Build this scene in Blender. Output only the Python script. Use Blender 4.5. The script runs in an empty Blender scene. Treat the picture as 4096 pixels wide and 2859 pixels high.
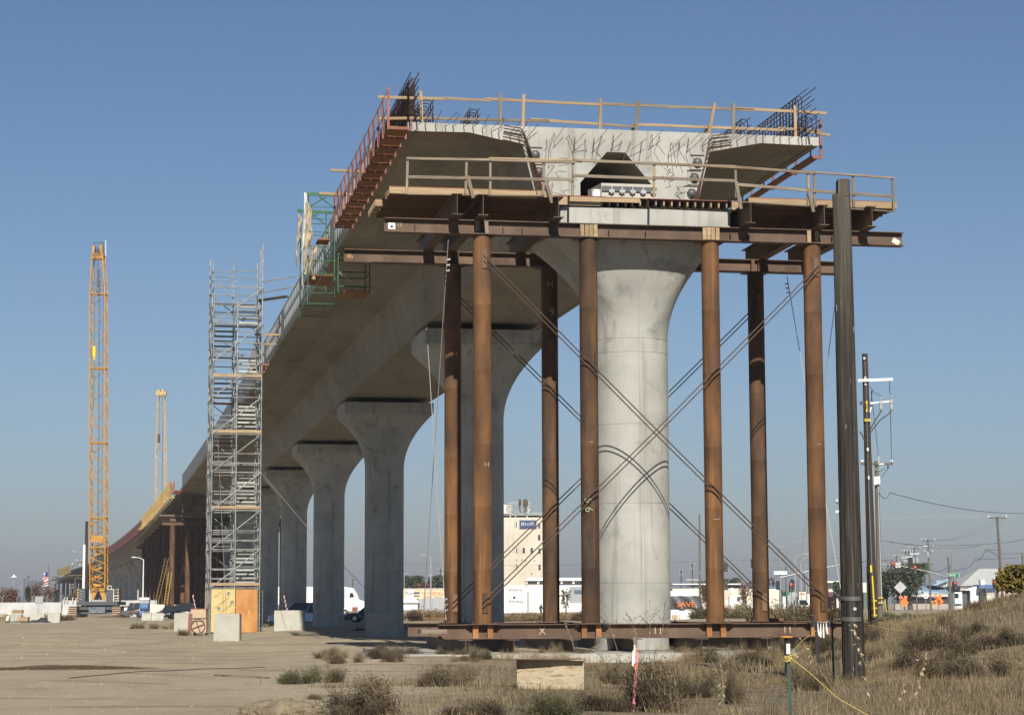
import bpy, bmesh, math, random
import numpy as np
from mathutils import Vector, Matrix
from mathutils.geometry import tessellate_polygon
random.seed(7); np.random.seed(7)
sc = bpy.context.scene; COL = sc.collection
# ------------------------------------------------------------------ camera, light, exposure
FPX, CX, CY, HZ, CAMZ = 8385.0, 2048.0, 1429.5, 2417.0, 1.57
PITCH = math.atan((HZ - CY) / FPX); ROLL = math.radians(0.2)
cam = bpy.data.cameras.new('camera'); camo = bpy.data.objects.new('camera', cam); COL.objects.link(camo)
cam.sensor_width = 36; cam.lens = FPX / 4096 * 36; cam.clip_start = 0.5; cam.clip_end = 12000
camo.matrix_world = Matrix.Translation((0, 0, CAMZ)) @ Matrix.Rotation(math.pi / 2 + PITCH, 4, 'X') @ Matrix.Rotation(-ROLL, 4, 'Z')
sc.camera = camo
SUN_EL, SUN_AZ = math.radians(33), math.radians(6.5)          # sun behind the camera, a little to its right
world = bpy.data.worlds.new('World'); sc.world = world; world.use_nodes = True
wn = world.node_tree.nodes; bg = wn['Background']
sky = wn.new('ShaderNodeTexSky'); sky.sky_type = 'NISHITA'; sky.sun_disc = False
sky.sun_elevation = SUN_EL; sky.sun_rotation = math.pi - SUN_AZ
sky.altitude = 90; sky.air_density = 0.85; sky.dust_density = 0.0; sky.ozone_density = 4.0
bg.inputs[1].default_value = 0.061
def smog():                                                   # low grey valley smog all round the horizon
    nt = world.node_tree; K = nt.links; tc = wn.new('ShaderNodeTexCoord'); sp = wn.new('ShaderNodeSeparateXYZ'); K.new(tc.outputs['Generated'], sp.inputs[0])
    a = wn.new('ShaderNodeMath'); a.operation = 'MULTIPLY'; a.inputs[1].default_value = -1 / .075; mxz = wn.new('ShaderNodeMath'); mxz.operation = 'MAXIMUM'; mxz.inputs[1].default_value = 0; K.new(sp.outputs[2], mxz.inputs[0]); K.new(mxz.outputs[0], a.inputs[0])
    e = wn.new('ShaderNodeMath'); e.operation = 'EXPONENT'; K.new(a.outputs[0], e.inputs[0])
    m = wn.new('ShaderNodeMix'); m.data_type = 'RGBA'; K.new(e.outputs[0], m.inputs['Factor']); K.new(sky.outputs[0], m.inputs['A']); m.inputs['B'].default_value = (3.35, 3.42, 3.75, 1); K.new(m.outputs['Result'], bg.inputs[0])
smog()
sun = bpy.data.lights.new('sun', 'SUN'); sun.energy = 5.0; sun.angle = math.radians(0.53); sun.color = (1.0, 0.94, 0.84)
suno = bpy.data.objects.new('sun', sun); COL.objects.link(suno)
TO_SUN = Vector((math.sin(SUN_AZ) * math.cos(SUN_EL), -math.cos(SUN_AZ) * math.cos(SUN_EL), math.sin(SUN_EL)))
suno.rotation_euler = TO_SUN.to_track_quat('Z', 'Y').to_euler(); suno.location = (40, -60, 60)
vs = sc.view_settings; vs.view_transform = 'Standard'; vs.look = 'None'; vs.exposure = 0.28; vs.gamma = 1.0; vs.use_curve_mapping = False
# ------------------------------------------------------------------ surveying helpers: a photo pixel at a known distance -> a place
KD = 4096 / 2296
def ray(px, py):
    u = (px - CX) / FPX; v = -(py - CY) / FPX; c, s = math.cos(ROLL), math.sin(ROLL)
    u, v = u * c + v * s, -u * s + v * c
    return (u, math.cos(PITCH) - v * math.sin(PITCH), math.sin(PITCH) + v * math.cos(PITCH))
def S(px, py, Y):
    r = ray(px, py); k = Y / r[1]; return Vector((r[0] * k, Y, CAMZ + r[2] * k))
def D(x, y, Y): return S(x * KD, y * KD, Y)
def rnd(a, b): return random.uniform(a, b)
Z3 = Vector((0, 0, 1))
# ------------------------------------------------------------------ materials
MATS = {}
def mat(name, cols, scale=4.0, rough=0.8, bump=0.2, bscale=None, stretch=(1, 1, 1), metal=0.0, detail=6, var=0.12, spots=None, spec=0.3, streak=None):
    """noise-mixed colours in object space + fine grain + bump; spots=(colour, scale, lo, hi); streak=(colour, stretch, lo, hi)"""
    if name in MATS: return MATS[name]
    m = bpy.data.materials.new(name); m.use_nodes = True; nt = m.node_tree; N = nt.nodes; Lk = nt.links
    b = N['Principled BSDF']; b.inputs['Roughness'].default_value = rough; b.inputs['Metallic'].default_value = metal
    b.inputs['Specular IOR Level'].default_value = spec
    tc = N.new('ShaderNodeTexCoord'); oi = N.new('ShaderNodeObjectInfo')
    mp = N.new('ShaderNodeMapping'); mp.inputs['Scale'].default_value = stretch; Lk.new(tc.outputs['Object'], mp.inputs[0])
    off = N.new('ShaderNodeVectorMath'); off.operation = 'ADD'; Lk.new(mp.outputs[0], off.inputs[0])
    sv = N.new('ShaderNodeVectorMath'); sv.operation = 'SCALE'; sv.inputs[0].default_value = (37, 51, 23); Lk.new(oi.outputs['Random'], sv.inputs['Scale'])
    Lk.new(sv.outputs[0], off.inputs[1]); co = off.outputs[0]
    def noise(sc_, det=detail, ro=0.6, src=co):
        n = N.new('ShaderNodeTexNoise'); n.inputs['Scale'].default_value = sc_; n.inputs['Detail'].default_value = det; n.inputs['Roughness'].default_value = ro
        Lk.new(src, n.inputs['Vector']); return n
    n1 = noise(scale); rp = N.new('ShaderNodeValToRGB'); Lk.new(n1.outputs['Fac'], rp.inputs[0])
    els = rp.color_ramp.elements
    k = len(cols)
    while len(els) < k: els.new(0.5)
    for i, c in enumerate(cols):
        els[i].position = 0.32 + 0.36 * i / max(1, k - 1); els[i].color = (*c, 1)
    cur = rp.outputs[0]
    def mix(a, colr, fac, mode='MIX'):
        x = N.new('ShaderNodeMix'); x.data_type = 'RGBA'; x.blend_type = mode
        Lk.new(a, x.inputs['A'])
        if isinstance(colr, tuple): x.inputs['B'].default_value = (*colr, 1)
        else: Lk.new(colr, x.inputs['B'])
        if isinstance(fac, (int, float)): x.inputs['Factor'].default_value = fac
        else: Lk.new(fac, x.inputs['Factor'])
        return x.outputs['Result']
    def step(sock, lo, hi):
        r = N.new('ShaderNodeMapRange'); r.inputs['From Min'].default_value = lo; r.inputs['From Max'].default_value = hi; Lk.new(sock, r.inputs['Value']); return r.outputs[0]
    if spots: cur = mix(cur, spots[0], step(noise(spots[1], 5, 0.65).outputs['Fac'], spots[2], spots[3]))
    if streak:
        mp2 = N.new('ShaderNodeMapping'); mp2.inputs['Scale'].default_value = streak[1]; Lk.new(tc.outputs['Object'], mp2.inputs[0])
        cur = mix(cur, streak[0], step(noise(1.0, 6, 0.6, mp2.outputs[0]).outputs['Fac'], streak[2], streak[3]))
    hv = N.new('ShaderNodeHueSaturation'); Lk.new(cur, hv.inputs['Color'])
    mr = N.new('ShaderNodeMapRange'); mr.inputs['To Min'].default_value = 1 - var; mr.inputs['To Max'].default_value = 1 + var; Lk.new(oi.outputs['Random'], mr.inputs['Value'])
    Lk.new(mr.outputs[0], hv.inputs['Value'])
    Lk.new(hv.outputs[0], b.inputs['Base Color'])
    if bump > 0:
        bn = noise(bscale or scale * 8, 4, 0.6); bp = N.new('ShaderNodeBump'); bp.inputs['Strength'].default_value = bump; bp.inputs['Distance'].default_value = 0.02
        Lk.new(bn.outputs['Fac'], bp.inputs['Height']); Lk.new(bp.outputs[0], b.inputs['Normal'])
    MATS[name] = m; return m
def flat(name, c, rough=0.6, metal=0.0, var=0.05, spec=0.4): return mat(name, [tuple(x * 0.9 for x in c), tuple(min(1, x * 1.06) for x in c)], 3.0, rough, 0.05, 20, metal=metal, var=var, spec=spec)
def lamp_mat(name, c, st):
    m = bpy.data.materials.new(name); m.use_nodes = True; b = m.node_tree.nodes['Principled BSDF']
    b.inputs['Base Color'].default_value = (*c, 1); b.inputs['Emission Color'].default_value = (*c, 1); b.inputs['Emission Strength'].default_value = st; MATS[name] = m; return m
CONC = mat('cast_concrete', [(.295, .293, .262), (.37, .367, .33), (.435, .43, .39)], .55, .88, .35, 26, (1, 1, 1), detail=9, var=.02, spots=((.18, .182, .165), .75, .57, .74), streak=((.225, .215, .185), (3.2, 3.2, .14), .55, .76))
SOFF = mat('girder_concrete', [(.20, .185, .145), (.26, .24, .19), (.31, .285, .23)], .35, .9, .3, 18, (1, .35, 1), detail=9, var=.02, spots=((.16, .15, .12), .5, .56, .78), streak=((.17, .16, .13), (1.5, 1.5, .13), .55, .78))  # base colour darkened to deepen the shade under the deck; sunlit end is lighter
CBLK = mat('block_concrete', [(.40, .385, .33), (.46, .445, .385)], 2.2, .9, .4, 40, detail=8, var=.07, spots=((.33, .30, .24), 1.6, .56, .75))
PARA = mat('parapet_concrete', [(.30, .31, .31), (.36, .37, .365)], .5, .9, .25, 20, var=.02, spots=((.27, .28, .28), .8, .58, .8))
RUST = mat('rusty_pipe_steel', [(.040, .023, .014), (.080, .044, .024), (.135, .070, .032)], 1.3, .78, .4, 34, (1, 1, .45), detail=11, var=.22, spots=((.045, .033, .027), 1.6, .52, .70), streak=((.21, .10, .038), (4.5, 4.5, .22), .54, .74), spec=.3)
RUSTO = mat('orange_rust_pipe_steel', [(.055, .030, .016), (.115, .056, .024), (.19, .088, .033)], 1.0, .78, .4, 34, (1, 1, .4), detail=11, var=.15, spots=((.055, .040, .032), 1.4, .53, .72), streak=((.27, .125, .042), (4.5, 4.5, .2), .54, .74), spec=.3)
RUSTD = mat('weathered_beam_steel', [(.075, .045, .03), (.115, .072, .048), (.16, .105, .07)], .9, .7, .3, 30, detail=10, var=.08, spots=((.20, .105, .05), 2.5, .60, .75), spec=.35)
ROD = mat('brace_rod_steel', [(.06, .042, .03), (.10, .065, .045)], 3, .6, .1, var=.05)
REBAR = mat('rebar_steel', [(.05, .03, .02), (.11, .055, .03)], 8, .7, .1, var=.1)
REDP = mat('red_oxide_paint', [(.16, .065, .05), (.23, .09, .07), (.27, .125, .10)], 4, .7, .1, var=.12)
PLY = mat('walkway_plywood', [(.19, .085, .035), (.26, .125, .055)], 3, .75, .2, var=.15, stretch=(1, 6, 6))
WOODF = mat('fresh_timber', [(.24, .16, .088), (.335, .24, .14), (.41, .31, .195)], 3.5, .75, .25, 30, (.35, 9, 9), detail=8, var=.16, spots=((.22, .12, .05), 2.2, .62, .74))
WOODG = mat('weathered_timber', [(.14, .11, .08), (.21, .17, .125), (.30, .25, .185)], 3.5, .85, .3, 30, (.35, 9, 9), detail=8, var=.2, spots=((.13, .095, .065), 2.0, .60, .74))
WOODD = mat('dark_joist_timber', [(.13, .075, .04), (.20, .12, .065)], 3, .8, .3, 30, (.35, 9, 9), var=.2)
POLE = mat('creosote_pole', [(.014, .012, .010), (.038, .033, .027), (.088, .075, .058)], 2.2, .85, .6, 12, (5, 5, .22), detail=10, var=.05, spots=((.16, .075, .03), 6.0, .68, .76), streak=((.016, .013, .010), (26, 26, .35), .50, .60))
def weathered_top(m, z0, z1, colr):                            # creosote leached out of the old pole's upper end
    nt = m.node_tree; N = nt.nodes; K = nt.links; b = N['Principled BSDF']; src = b.inputs['Base Color'].links[0].from_socket
    tc = N.new('ShaderNodeTexCoord'); sp = N.new('ShaderNodeSeparateXYZ'); K.new(tc.outputs['Object'], sp.inputs[0]); nz = N.new('ShaderNodeTexNoise'); nz.inputs['Scale'].default_value = 1.0
    mp = N.new('ShaderNodeMapping'); mp.inputs['Scale'].default_value = (14, 14, .5); K.new(tc.outputs['Object'], mp.inputs[0]); K.new(mp.outputs[0], nz.inputs['Vector'])
    ad = N.new('ShaderNodeMath'); ad.operation = 'MULTIPLY_ADD'; ad.inputs[1].default_value = 4.0; K.new(nz.outputs['Fac'], ad.inputs[0]); K.new(sp.outputs[2], ad.inputs[2])
    mr = N.new('ShaderNodeMapRange'); mr.inputs['From Min'].default_value = z0 + 2; mr.inputs['From Max'].default_value = z1 + 2; K.new(ad.outputs[0], mr.inputs['Value'])
    x = N.new('ShaderNodeMix'); x.data_type = 'RGBA'; x.blend_type = 'ADD'; K.new(mr.outputs[0], x.inputs['Factor']); K.new(src, x.inputs['A']); x.inputs['B'].default_value = (*colr, 1); K.new(x.outputs['Result'], b.inputs['Base Color'])
weathered_top(POLE, 5.5, 10.5, (.06, .052, .04))
POLED = mat('dark_pole', [(.03, .022, .018), (.055, .042, .034)], 2.2, .85, .4, 12, (5, 5, .22), var=.2)
POLEG = mat('grey_pole', [(.10, .085, .07), (.16, .14, .115)], 2.2, .85, .4, 12, (5, 5, .22), var=.2)
GALV = mat('galvanised_tube', [(.20, .21, .205), (.29, .30, .29), (.40, .405, .385)], 3, .42, .1, metal=.35, var=.15, spec=.5)
DECKM = mat('scaffold_deck_steel', [(.10, .105, .105), (.16, .16, .155)], 3, .5, .1, metal=.4, var=.15)
GREEN = mat('green_scaffold_paint', [(.03, .09, .05), (.05, .15, .085)], 3, .6, .05, var=.15)
CLOTH = mat('torn_tarpaulin', [(.36, .28, .17), (.50, .42, .29)], 5, .9, .4, var=.1)
WHITEC = mat('white_tarp', [(.62, .60, .56), (.75, .73, .70)], 5, .8, .3, var=.08)
CRANEY = mat('yellow_crane_paint', [(.42, .21, .035), (.52, .275, .05)], 1.2, .45, .05, var=.05, spec=.5)
CRANEP = mat('pale_yellow_crane_paint', [(.46, .32, .15), (.55, .39, .20)], 1.2, .5, .05, var=.05)
GREY = flat('dark_grey_machine_paint', (.085, .09, .095), .5)
GREYL = flat('light_grey_paint', (.36, .37, .38), .5)
BLACK = flat('black_rubber', (.02, .02, .021), .7)
WHITE = flat('white_paint', (.80, .80, .78), .5)
CREAM = flat('cream_wall_paint', (.66, .63, .54), .8)
YELLOW = flat('yellow_paint', (.72, .52, .03), .5)
YFORM = mat('yellow_form_panels', [(.30, .20, .075), (.42, .30, .12)], .8, .7, .2, var=.15)
ORANGE = flat('orange_sign', (.85, .20, .025), .5)
GLASS = flat('dark_window_glass', (.025, .03, .035), .12, spec=.6)
BLUEP = flat('blue_paint', (.09, .17, .32), .6)
BLUED = flat('dark_blue_paint', (.025, .04, .11), .35, spec=.6)
BLUES = flat('silver_blue_car_paint', (.42, .47, .54), .3, .3, spec=.6)
CARD = flat('dark_car_paint', (.018, .021, .03), .3, spec=.6)
CHROME = flat('chrome', (.6, .6, .62), .2, .9)
TANP = flat('tan_painted_box', (.47, .345, .235), .8)
BALL = mat('grey_anchor_cap', [(.06, .062, .066), (.10, .10, .105)], 3, .45, .1, spec=.5)
GALVC = flat('wire_rope_clamp', (.55, .55, .53), .4, .6)
REDL = lamp_mat('lit_red_signal', (1, .05, .03), .85)
ROPE = flat('yellow_rope', (.60, .47, .10), .8)
GREENS = flat('green_street_sign', (.01, .20, .09), .5)
PINK = flat('pink_ribbon', (.62, .22, .26), .7)
WIRE = flat('dark_wire', (.06, .06, .06), .6)
WIREL = flat('bright_wire_rope', (.36, .32, .26), .5, .3)
DARKIN = flat('unlit_interior', (.06, .055, .05), .9)
TWIG = mat('dry_twig', [(.20, .15, .09), (.30, .23, .14)], 5, .9, 0, var=.25)
def leafmat(name, cols, var=.2):
    m = mat(name, cols, 1.6, .9, 0, detail=3, var=var, spec=.1); return m
GRASS = leafmat('dry_grass_straw', [(.12, .092, .052), (.22, .172, .10), (.34, .272, .17)])
WEEDB = leafmat('brown_weed', [(.045, .035, .024), (.085, .067, .043), (.14, .11, .07)])
WEEDG = leafmat('grey_green_weed', [(.06, .062, .032), (.10, .10, .052), (.16, .15, .08)])
WEEDT = leafmat('tan_weed', [(.17, .125, .065), (.27, .205, .115), (.35, .27, .16)])
TREEG = leafmat('grey_green_foliage', [(.04, .052, .032), (.075, .088, .052), (.11, .12, .075)])
TREER = leafmat('autumn_foliage', [(.08, .045, .032), (.14, .075, .048), (.19, .125, .07)])
TREEO = leafmat('golden_foliage', [(.09, .075, .02), (.17, .13, .035), (.25, .19, .06)])
BARK = mat('bark', [(.08, .065, .05), (.14, .115, .09)], 6, .9, .3, var=.2)
# ------------------------------------------------------------------ object builders
LOC = {}
def tag(o, label=None, cat=None, group=None, kind=None):
    if label: o['label'] = label
    if cat: o['category'] = cat
    if group: o['group'] = group
    if kind: o['kind'] = kind
    elif cat: o['kind'] = 'thing'
    return o
def thing(name, label, cat, loc, group=None):
    o = bpy.data.objects.new(name, None); COL.objects.link(o); o.empty_display_size = .2
    LOC[o] = Vector(loc); o.location = loc; return tag(o, label, cat, group)
def place(o, loc, parent=None, R=None):
    COL.objects.link(o); LOC[o] = Vector(loc)
    p = LOC[parent] if parent else Vector((0, 0, 0))
    M = Matrix.Translation(Vector(loc) - p)
    if R is not None: M = M @ R.to_4x4()
    if parent: o.parent = parent
    o.matrix_basis = M; return o
def finish(me, m, smooth=None):
    if m is not None: me.materials.append(m)
    if smooth:
        me.polygons.foreach_set('use_smooth', [True] * len(me.polygons)); me.set_sharp_from_angle(angle=smooth)
    return me
class MB:
    def __init__(s): s.v = []; s.f = []
    def add(s, vs_, fs):
        n = len(s.v); s.v += [tuple(v) for v in vs_]; s.f += [tuple(i + n for i in f) for f in fs]; return s
    def box(s, c, sz, R=None):
        c = Vector(c); h = Vector(sz) / 2
        vs_ = [Vector((x * h.x, y * h.y, z * h.z)) for z in (-1, 1) for y in (-1, 1) for x in (-1, 1)]
        if R is not None: vs_ = [R @ v for v in vs_]
        return s.add([v + c for v in vs_], [(0, 2, 3, 1), (4, 5, 7, 6), (0, 1, 5, 4), (2, 6, 7, 3), (0, 4, 6, 2), (1, 3, 7, 5)])
    def bar(s, a, b, w, h, up=Z3):
        a, b = Vector(a), Vector(b); R = frame(b - a, up); return s.box((a + b) / 2, ((b - a).length, w, h), R)
    def tube(s, a, b, r, r2=None, n=6, caps=True):
        a, b = Vector(a), Vector(b); r2 = r if r2 is None else r2; R = frame(b - a)
        vs_ = [p + R @ Vector((0, math.cos(t) * q, math.sin(t) * q)) for p, q in ((a, r), (b, r2)) for t in [2 * math.pi * i / n for i in range(n)]]
        fs = [(i, (i + 1) % n, n + (i + 1) % n, n + i) for i in range(n)]
        if caps: fs += [tuple(range(n - 1, -1, -1)), tuple(range(n, 2 * n))]
        return s.add(vs_, fs)
    def path(s, pts, r, n=5, rs=None):
        pts = [Vector(p) for p in pts]; vs_ = []; m = len(pts)
        for i, p in enumerate(pts):
            d = (pts[min(i + 1, m - 1)] - pts[max(i - 1, 0)]); R = frame(d); q = rs[i] if rs else r
            vs_ += [p + R @ Vector((0, math.cos(2 * math.pi * j / n) * q, math.sin(2 * math.pi * j / n) * q)) for j in range(n)]
        fs = [(i * n + j, i * n + (j + 1) % n, (i + 1) * n + (j + 1) % n, (i + 1) * n + j) for i in range(m - 1) for j in range(n)]
        fs += [tuple(range(n - 1, -1, -1)), tuple(range((m - 1) * n, m * n))]
        return s.add(vs_, fs)
    def prism(s, poly, ext):
        ext = Vector(ext); n = len(poly); P = [Vector(p) for p in poly]
        return s.add(P + [p + ext for p in P], [tuple(range(n - 1, -1, -1)), tuple(range(n, 2 * n))] + [(i, (i + 1) % n, n + (i + 1) % n, n + i) for i in range(n)])
    def ibeam(s, a, b, h, w, tf=.02, tw=.014, up=Z3):
        a, b = Vector(a), Vector(b); R = frame(b - a, up); L = (b - a).length
        pr = [(-w/2, -h/2), (w/2, -h/2), (w/2, -h/2+tf), (tw/2, -h/2+tf), (tw/2, h/2-tf), (w/2, h/2-tf), (w/2, h/2), (-w/2, h/2), (-w/2, h/2-tf), (-tw/2, h/2-tf), (-tw/2, -h/2+tf), (-w/2, -h/2+tf)]
        n = 12; vs_ = [a + R @ Vector((x, y, z)) for x in (0, L) for y, z in pr]
        fs = [(i, (i + 1) % n, n + (i + 1) % n, n + i) for i in range(n)]
        for o in (0, n):
            q = [(0, 1, 2, 11), (11, 2, 3, 10), (10, 3, 4, 9), (9, 4, 5, 8), (8, 5, 6, 7)]
            fs += [tuple(o + i for i in (f if o else f[::-1])) for f in [(0, 1, 2, 3, 10, 11), (3, 4, 9, 10), (4, 5, 6, 7, 8, 9)]]
        return s.add(vs_, fs)
    def lathe(s, c, prof, n=16, axis=None):
        c = Vector(c); R = frame(axis) if axis is not None else None; vs_ = []
        for r, z in prof:
            for j in range(n):
                t = 2 * math.pi * j / n; v = Vector((math.cos(t) * r, math.sin(t) * r, z))
                vs_.append(c + (R @ Vector((v.z, v.x, v.y)) if R is not None else v))
        m = len(prof); fs = [(i * n + j, i * n + (j + 1) % n, (i + 1) * n + (j + 1) % n, (i + 1) * n + j) for i in range(m - 1) for j in range(n)]
        fs += [tuple(range(n - 1, -1, -1)), tuple(range((m - 1) * n, m * n))]
        return s.add(vs_, fs)
    def mesh(s, name, m, smooth=None, origin=(0, 0, 0)):
        me = bpy.data.meshes.new(name); o = Vector(origin)
        me.from_pydata([(v[0] - o.x, v[1] - o.y, v[2] - o.z) for v in s.v], [], s.f); me.update(); return finish(me, m, smooth)
    def build(s, name, m, parent=None, smooth=None, loc=None):
        if loc is None:
            if parent: loc = LOC[parent]
            else:
                a = np.array(s.v); loc = ((a[:, 0].min() + a[:, 0].max()) / 2, (a[:, 1].min() + a[:, 1].max()) / 2, a[:, 2].min())
        return place(bpy.data.objects.new(name, s.mesh(name, m, smooth, loc)), loc, parent)
def frame(d, up=Z3):
    x = Vector(d).normalized(); u = Vector(up)
    if abs(x.dot(u)) > .999: u = Vector((0, 1, 0))
    y = u.cross(x).normalized(); z = x.cross(y); return Matrix((x, y, z)).transposed()
CACHE = {}
def cached(key, fn):
    if key not in CACHE: CACHE[key] = fn()
    return CACHE[key]
def bar(name, a, b, w, h, m, parent=None, up=Z3):
    a, b = Vector(a), Vector(b); L = round((b - a).length, 3)
    me = cached(('bar', L, w, h, m.name), lambda: MB().box((0, 0, 0), (L, w, h)).mesh(name, m))
    return place(bpy.data.objects.new(name, me), (a + b) / 2, parent, frame(b - a, up))
def rod(name, a, b, r, m, parent=None, n=8):
    a, b = Vector(a), Vector(b); L = round((b - a).length, 3)
    me = cached(('rod', L, r, m.name, n), lambda: MB().tube((0, 0, 0), (L, 0, 0), r, n=n).mesh(name, m, .6))
    return place(bpy.data.objects.new(name, me), a, parent, frame(b - a))
def ibm(name, a, b, h, w, m, parent=None, tf=.022, tw=.016, up=Z3):
    a, b = Vector(a), Vector(b); L = round((b - a).length, 3)
    me = cached(('ib', L, h, w, m.name), lambda: MB().ibeam((0, 0, 0), (L, 0, 0), h, w, tf, tw).mesh(name, m))
    return place(bpy.data.objects.new(name, me), a, parent, frame(b - a, up))
def block(name, c, sz, m, parent=None, R=None):
    me = cached(('bx', tuple(round(x, 3) for x in sz), m.name), lambda: MB().box((0, 0, 0), sz).mesh(name, m))
    return place(bpy.data.objects.new(name, me), c, parent, R)
def text(name, body, size, loc, m, parent, R=None, align='CENTER', shear=0, sx=1.0):
    cu = bpy.data.curves.new(name, 'FONT'); cu.body = body; cu.size = size; cu.align_x = align; cu.align_y = 'CENTER'; cu.extrude = .004; cu.shear = shear; cu.resolution_u = 2
    tmp = bpy.data.objects.new('tmp', cu); COL.objects.link(tmp); bpy.context.view_layer.update(); me = bpy.data.meshes.new_from_object(tmp.evaluated_get(bpy.context.evaluated_depsgraph_get())); bpy.data.objects.remove(tmp); me.name = name; me.materials.clear(); me.materials.append(m); R = (R or Matrix.Identity(3)) @ Matrix.Rotation(math.pi / 2, 3, 'X') @ Matrix.Diagonal((sx, 1, 1))
    return place(bpy.data.objects.new(name, me), loc, parent, R)
def RZ(a): return Matrix.Rotation(a, 3, 'Z')
def smooth(e0, e1, x):
    t = np.clip((x - e0) / (e1 - e0), 0, 1); return t * t * (3 - 2 * t)
# ------------------------------------------------------------------ ground
RNG = np.random.RandomState(3)
WAVES = [(RNG.uniform(.05, .55), RNG.uniform(0, 6.28), RNG.uniform(0, 6.28)) for _ in range(14)]
def gh(x, y):
    x = np.asarray(x, float); y = np.asarray(y, float)
    berm = .19 * np.maximum(0, x - 7.4) * smooth(6.9, 9.8, x); berm = 3.0 * np.tanh(berm / 3.0) + .024 * np.clip(x - 12.3, 0, 5) ** 2
    h = berm * smooth(41, 55, y) * (1 - .88 * smooth(64, 96, y))
    w = sum(np.sin(x * k * math.cos(a) * 2 + y * k * math.sin(a) * 2 + p) * .010 / (k + .25) for k, a, p in WAVES)
    near = smooth(25, 40, y) * (1 - smooth(300, 600, y))
    h = h + w * near
    h = h - .10 * np.exp(-((x + 12.5) / 4.6) ** 2 - ((y - 55.2) / 3.0) ** 2)       # shallow wet hollow
    h = h + .05 * np.maximum(0, np.sin(y * .9 + x * .13)) * smooth(40, 60, y) * (1 - smooth(130, 200, y)) * (x < 2) 
    return h
def g(x, y): return float(gh(x, y))
def gz(x, y, dz=0): return Vector((x, y, g(x, y) + dz))
ys = np.concatenate([np.linspace(-30, 26, 15), np.arange(27, 70, .45), np.arange(70, 140, 1.2), np.geomspace(140, 6000, 60)])
nx = 170; rows = []
for y in ys:
    half = max(24, .36 * abs(y) + 12) if y < 400 else .36 * y + 400 + (y - 400)
    t = np.linspace(-1, 1, nx); rows.append(np.stack([np.sign(t) * np.abs(t) ** 1.25 * half, np.full(nx, y)], 1))
P = np.concatenate(rows); Zg = gh(P[:, 0], P[:, 1]); vv = np.column_stack([P, Zg])
ii = np.arange(len(ys) - 1)[:, None] * nx + np.arange(nx - 1)[None, :]; ii = ii.ravel()
ff = np.stack([ii, ii + 1, ii + nx + 1, ii + nx], 1)
me = bpy.data.meshes.new('ground'); me.from_pydata(vv.tolist(), [], ff.tolist()); me.update()
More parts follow.
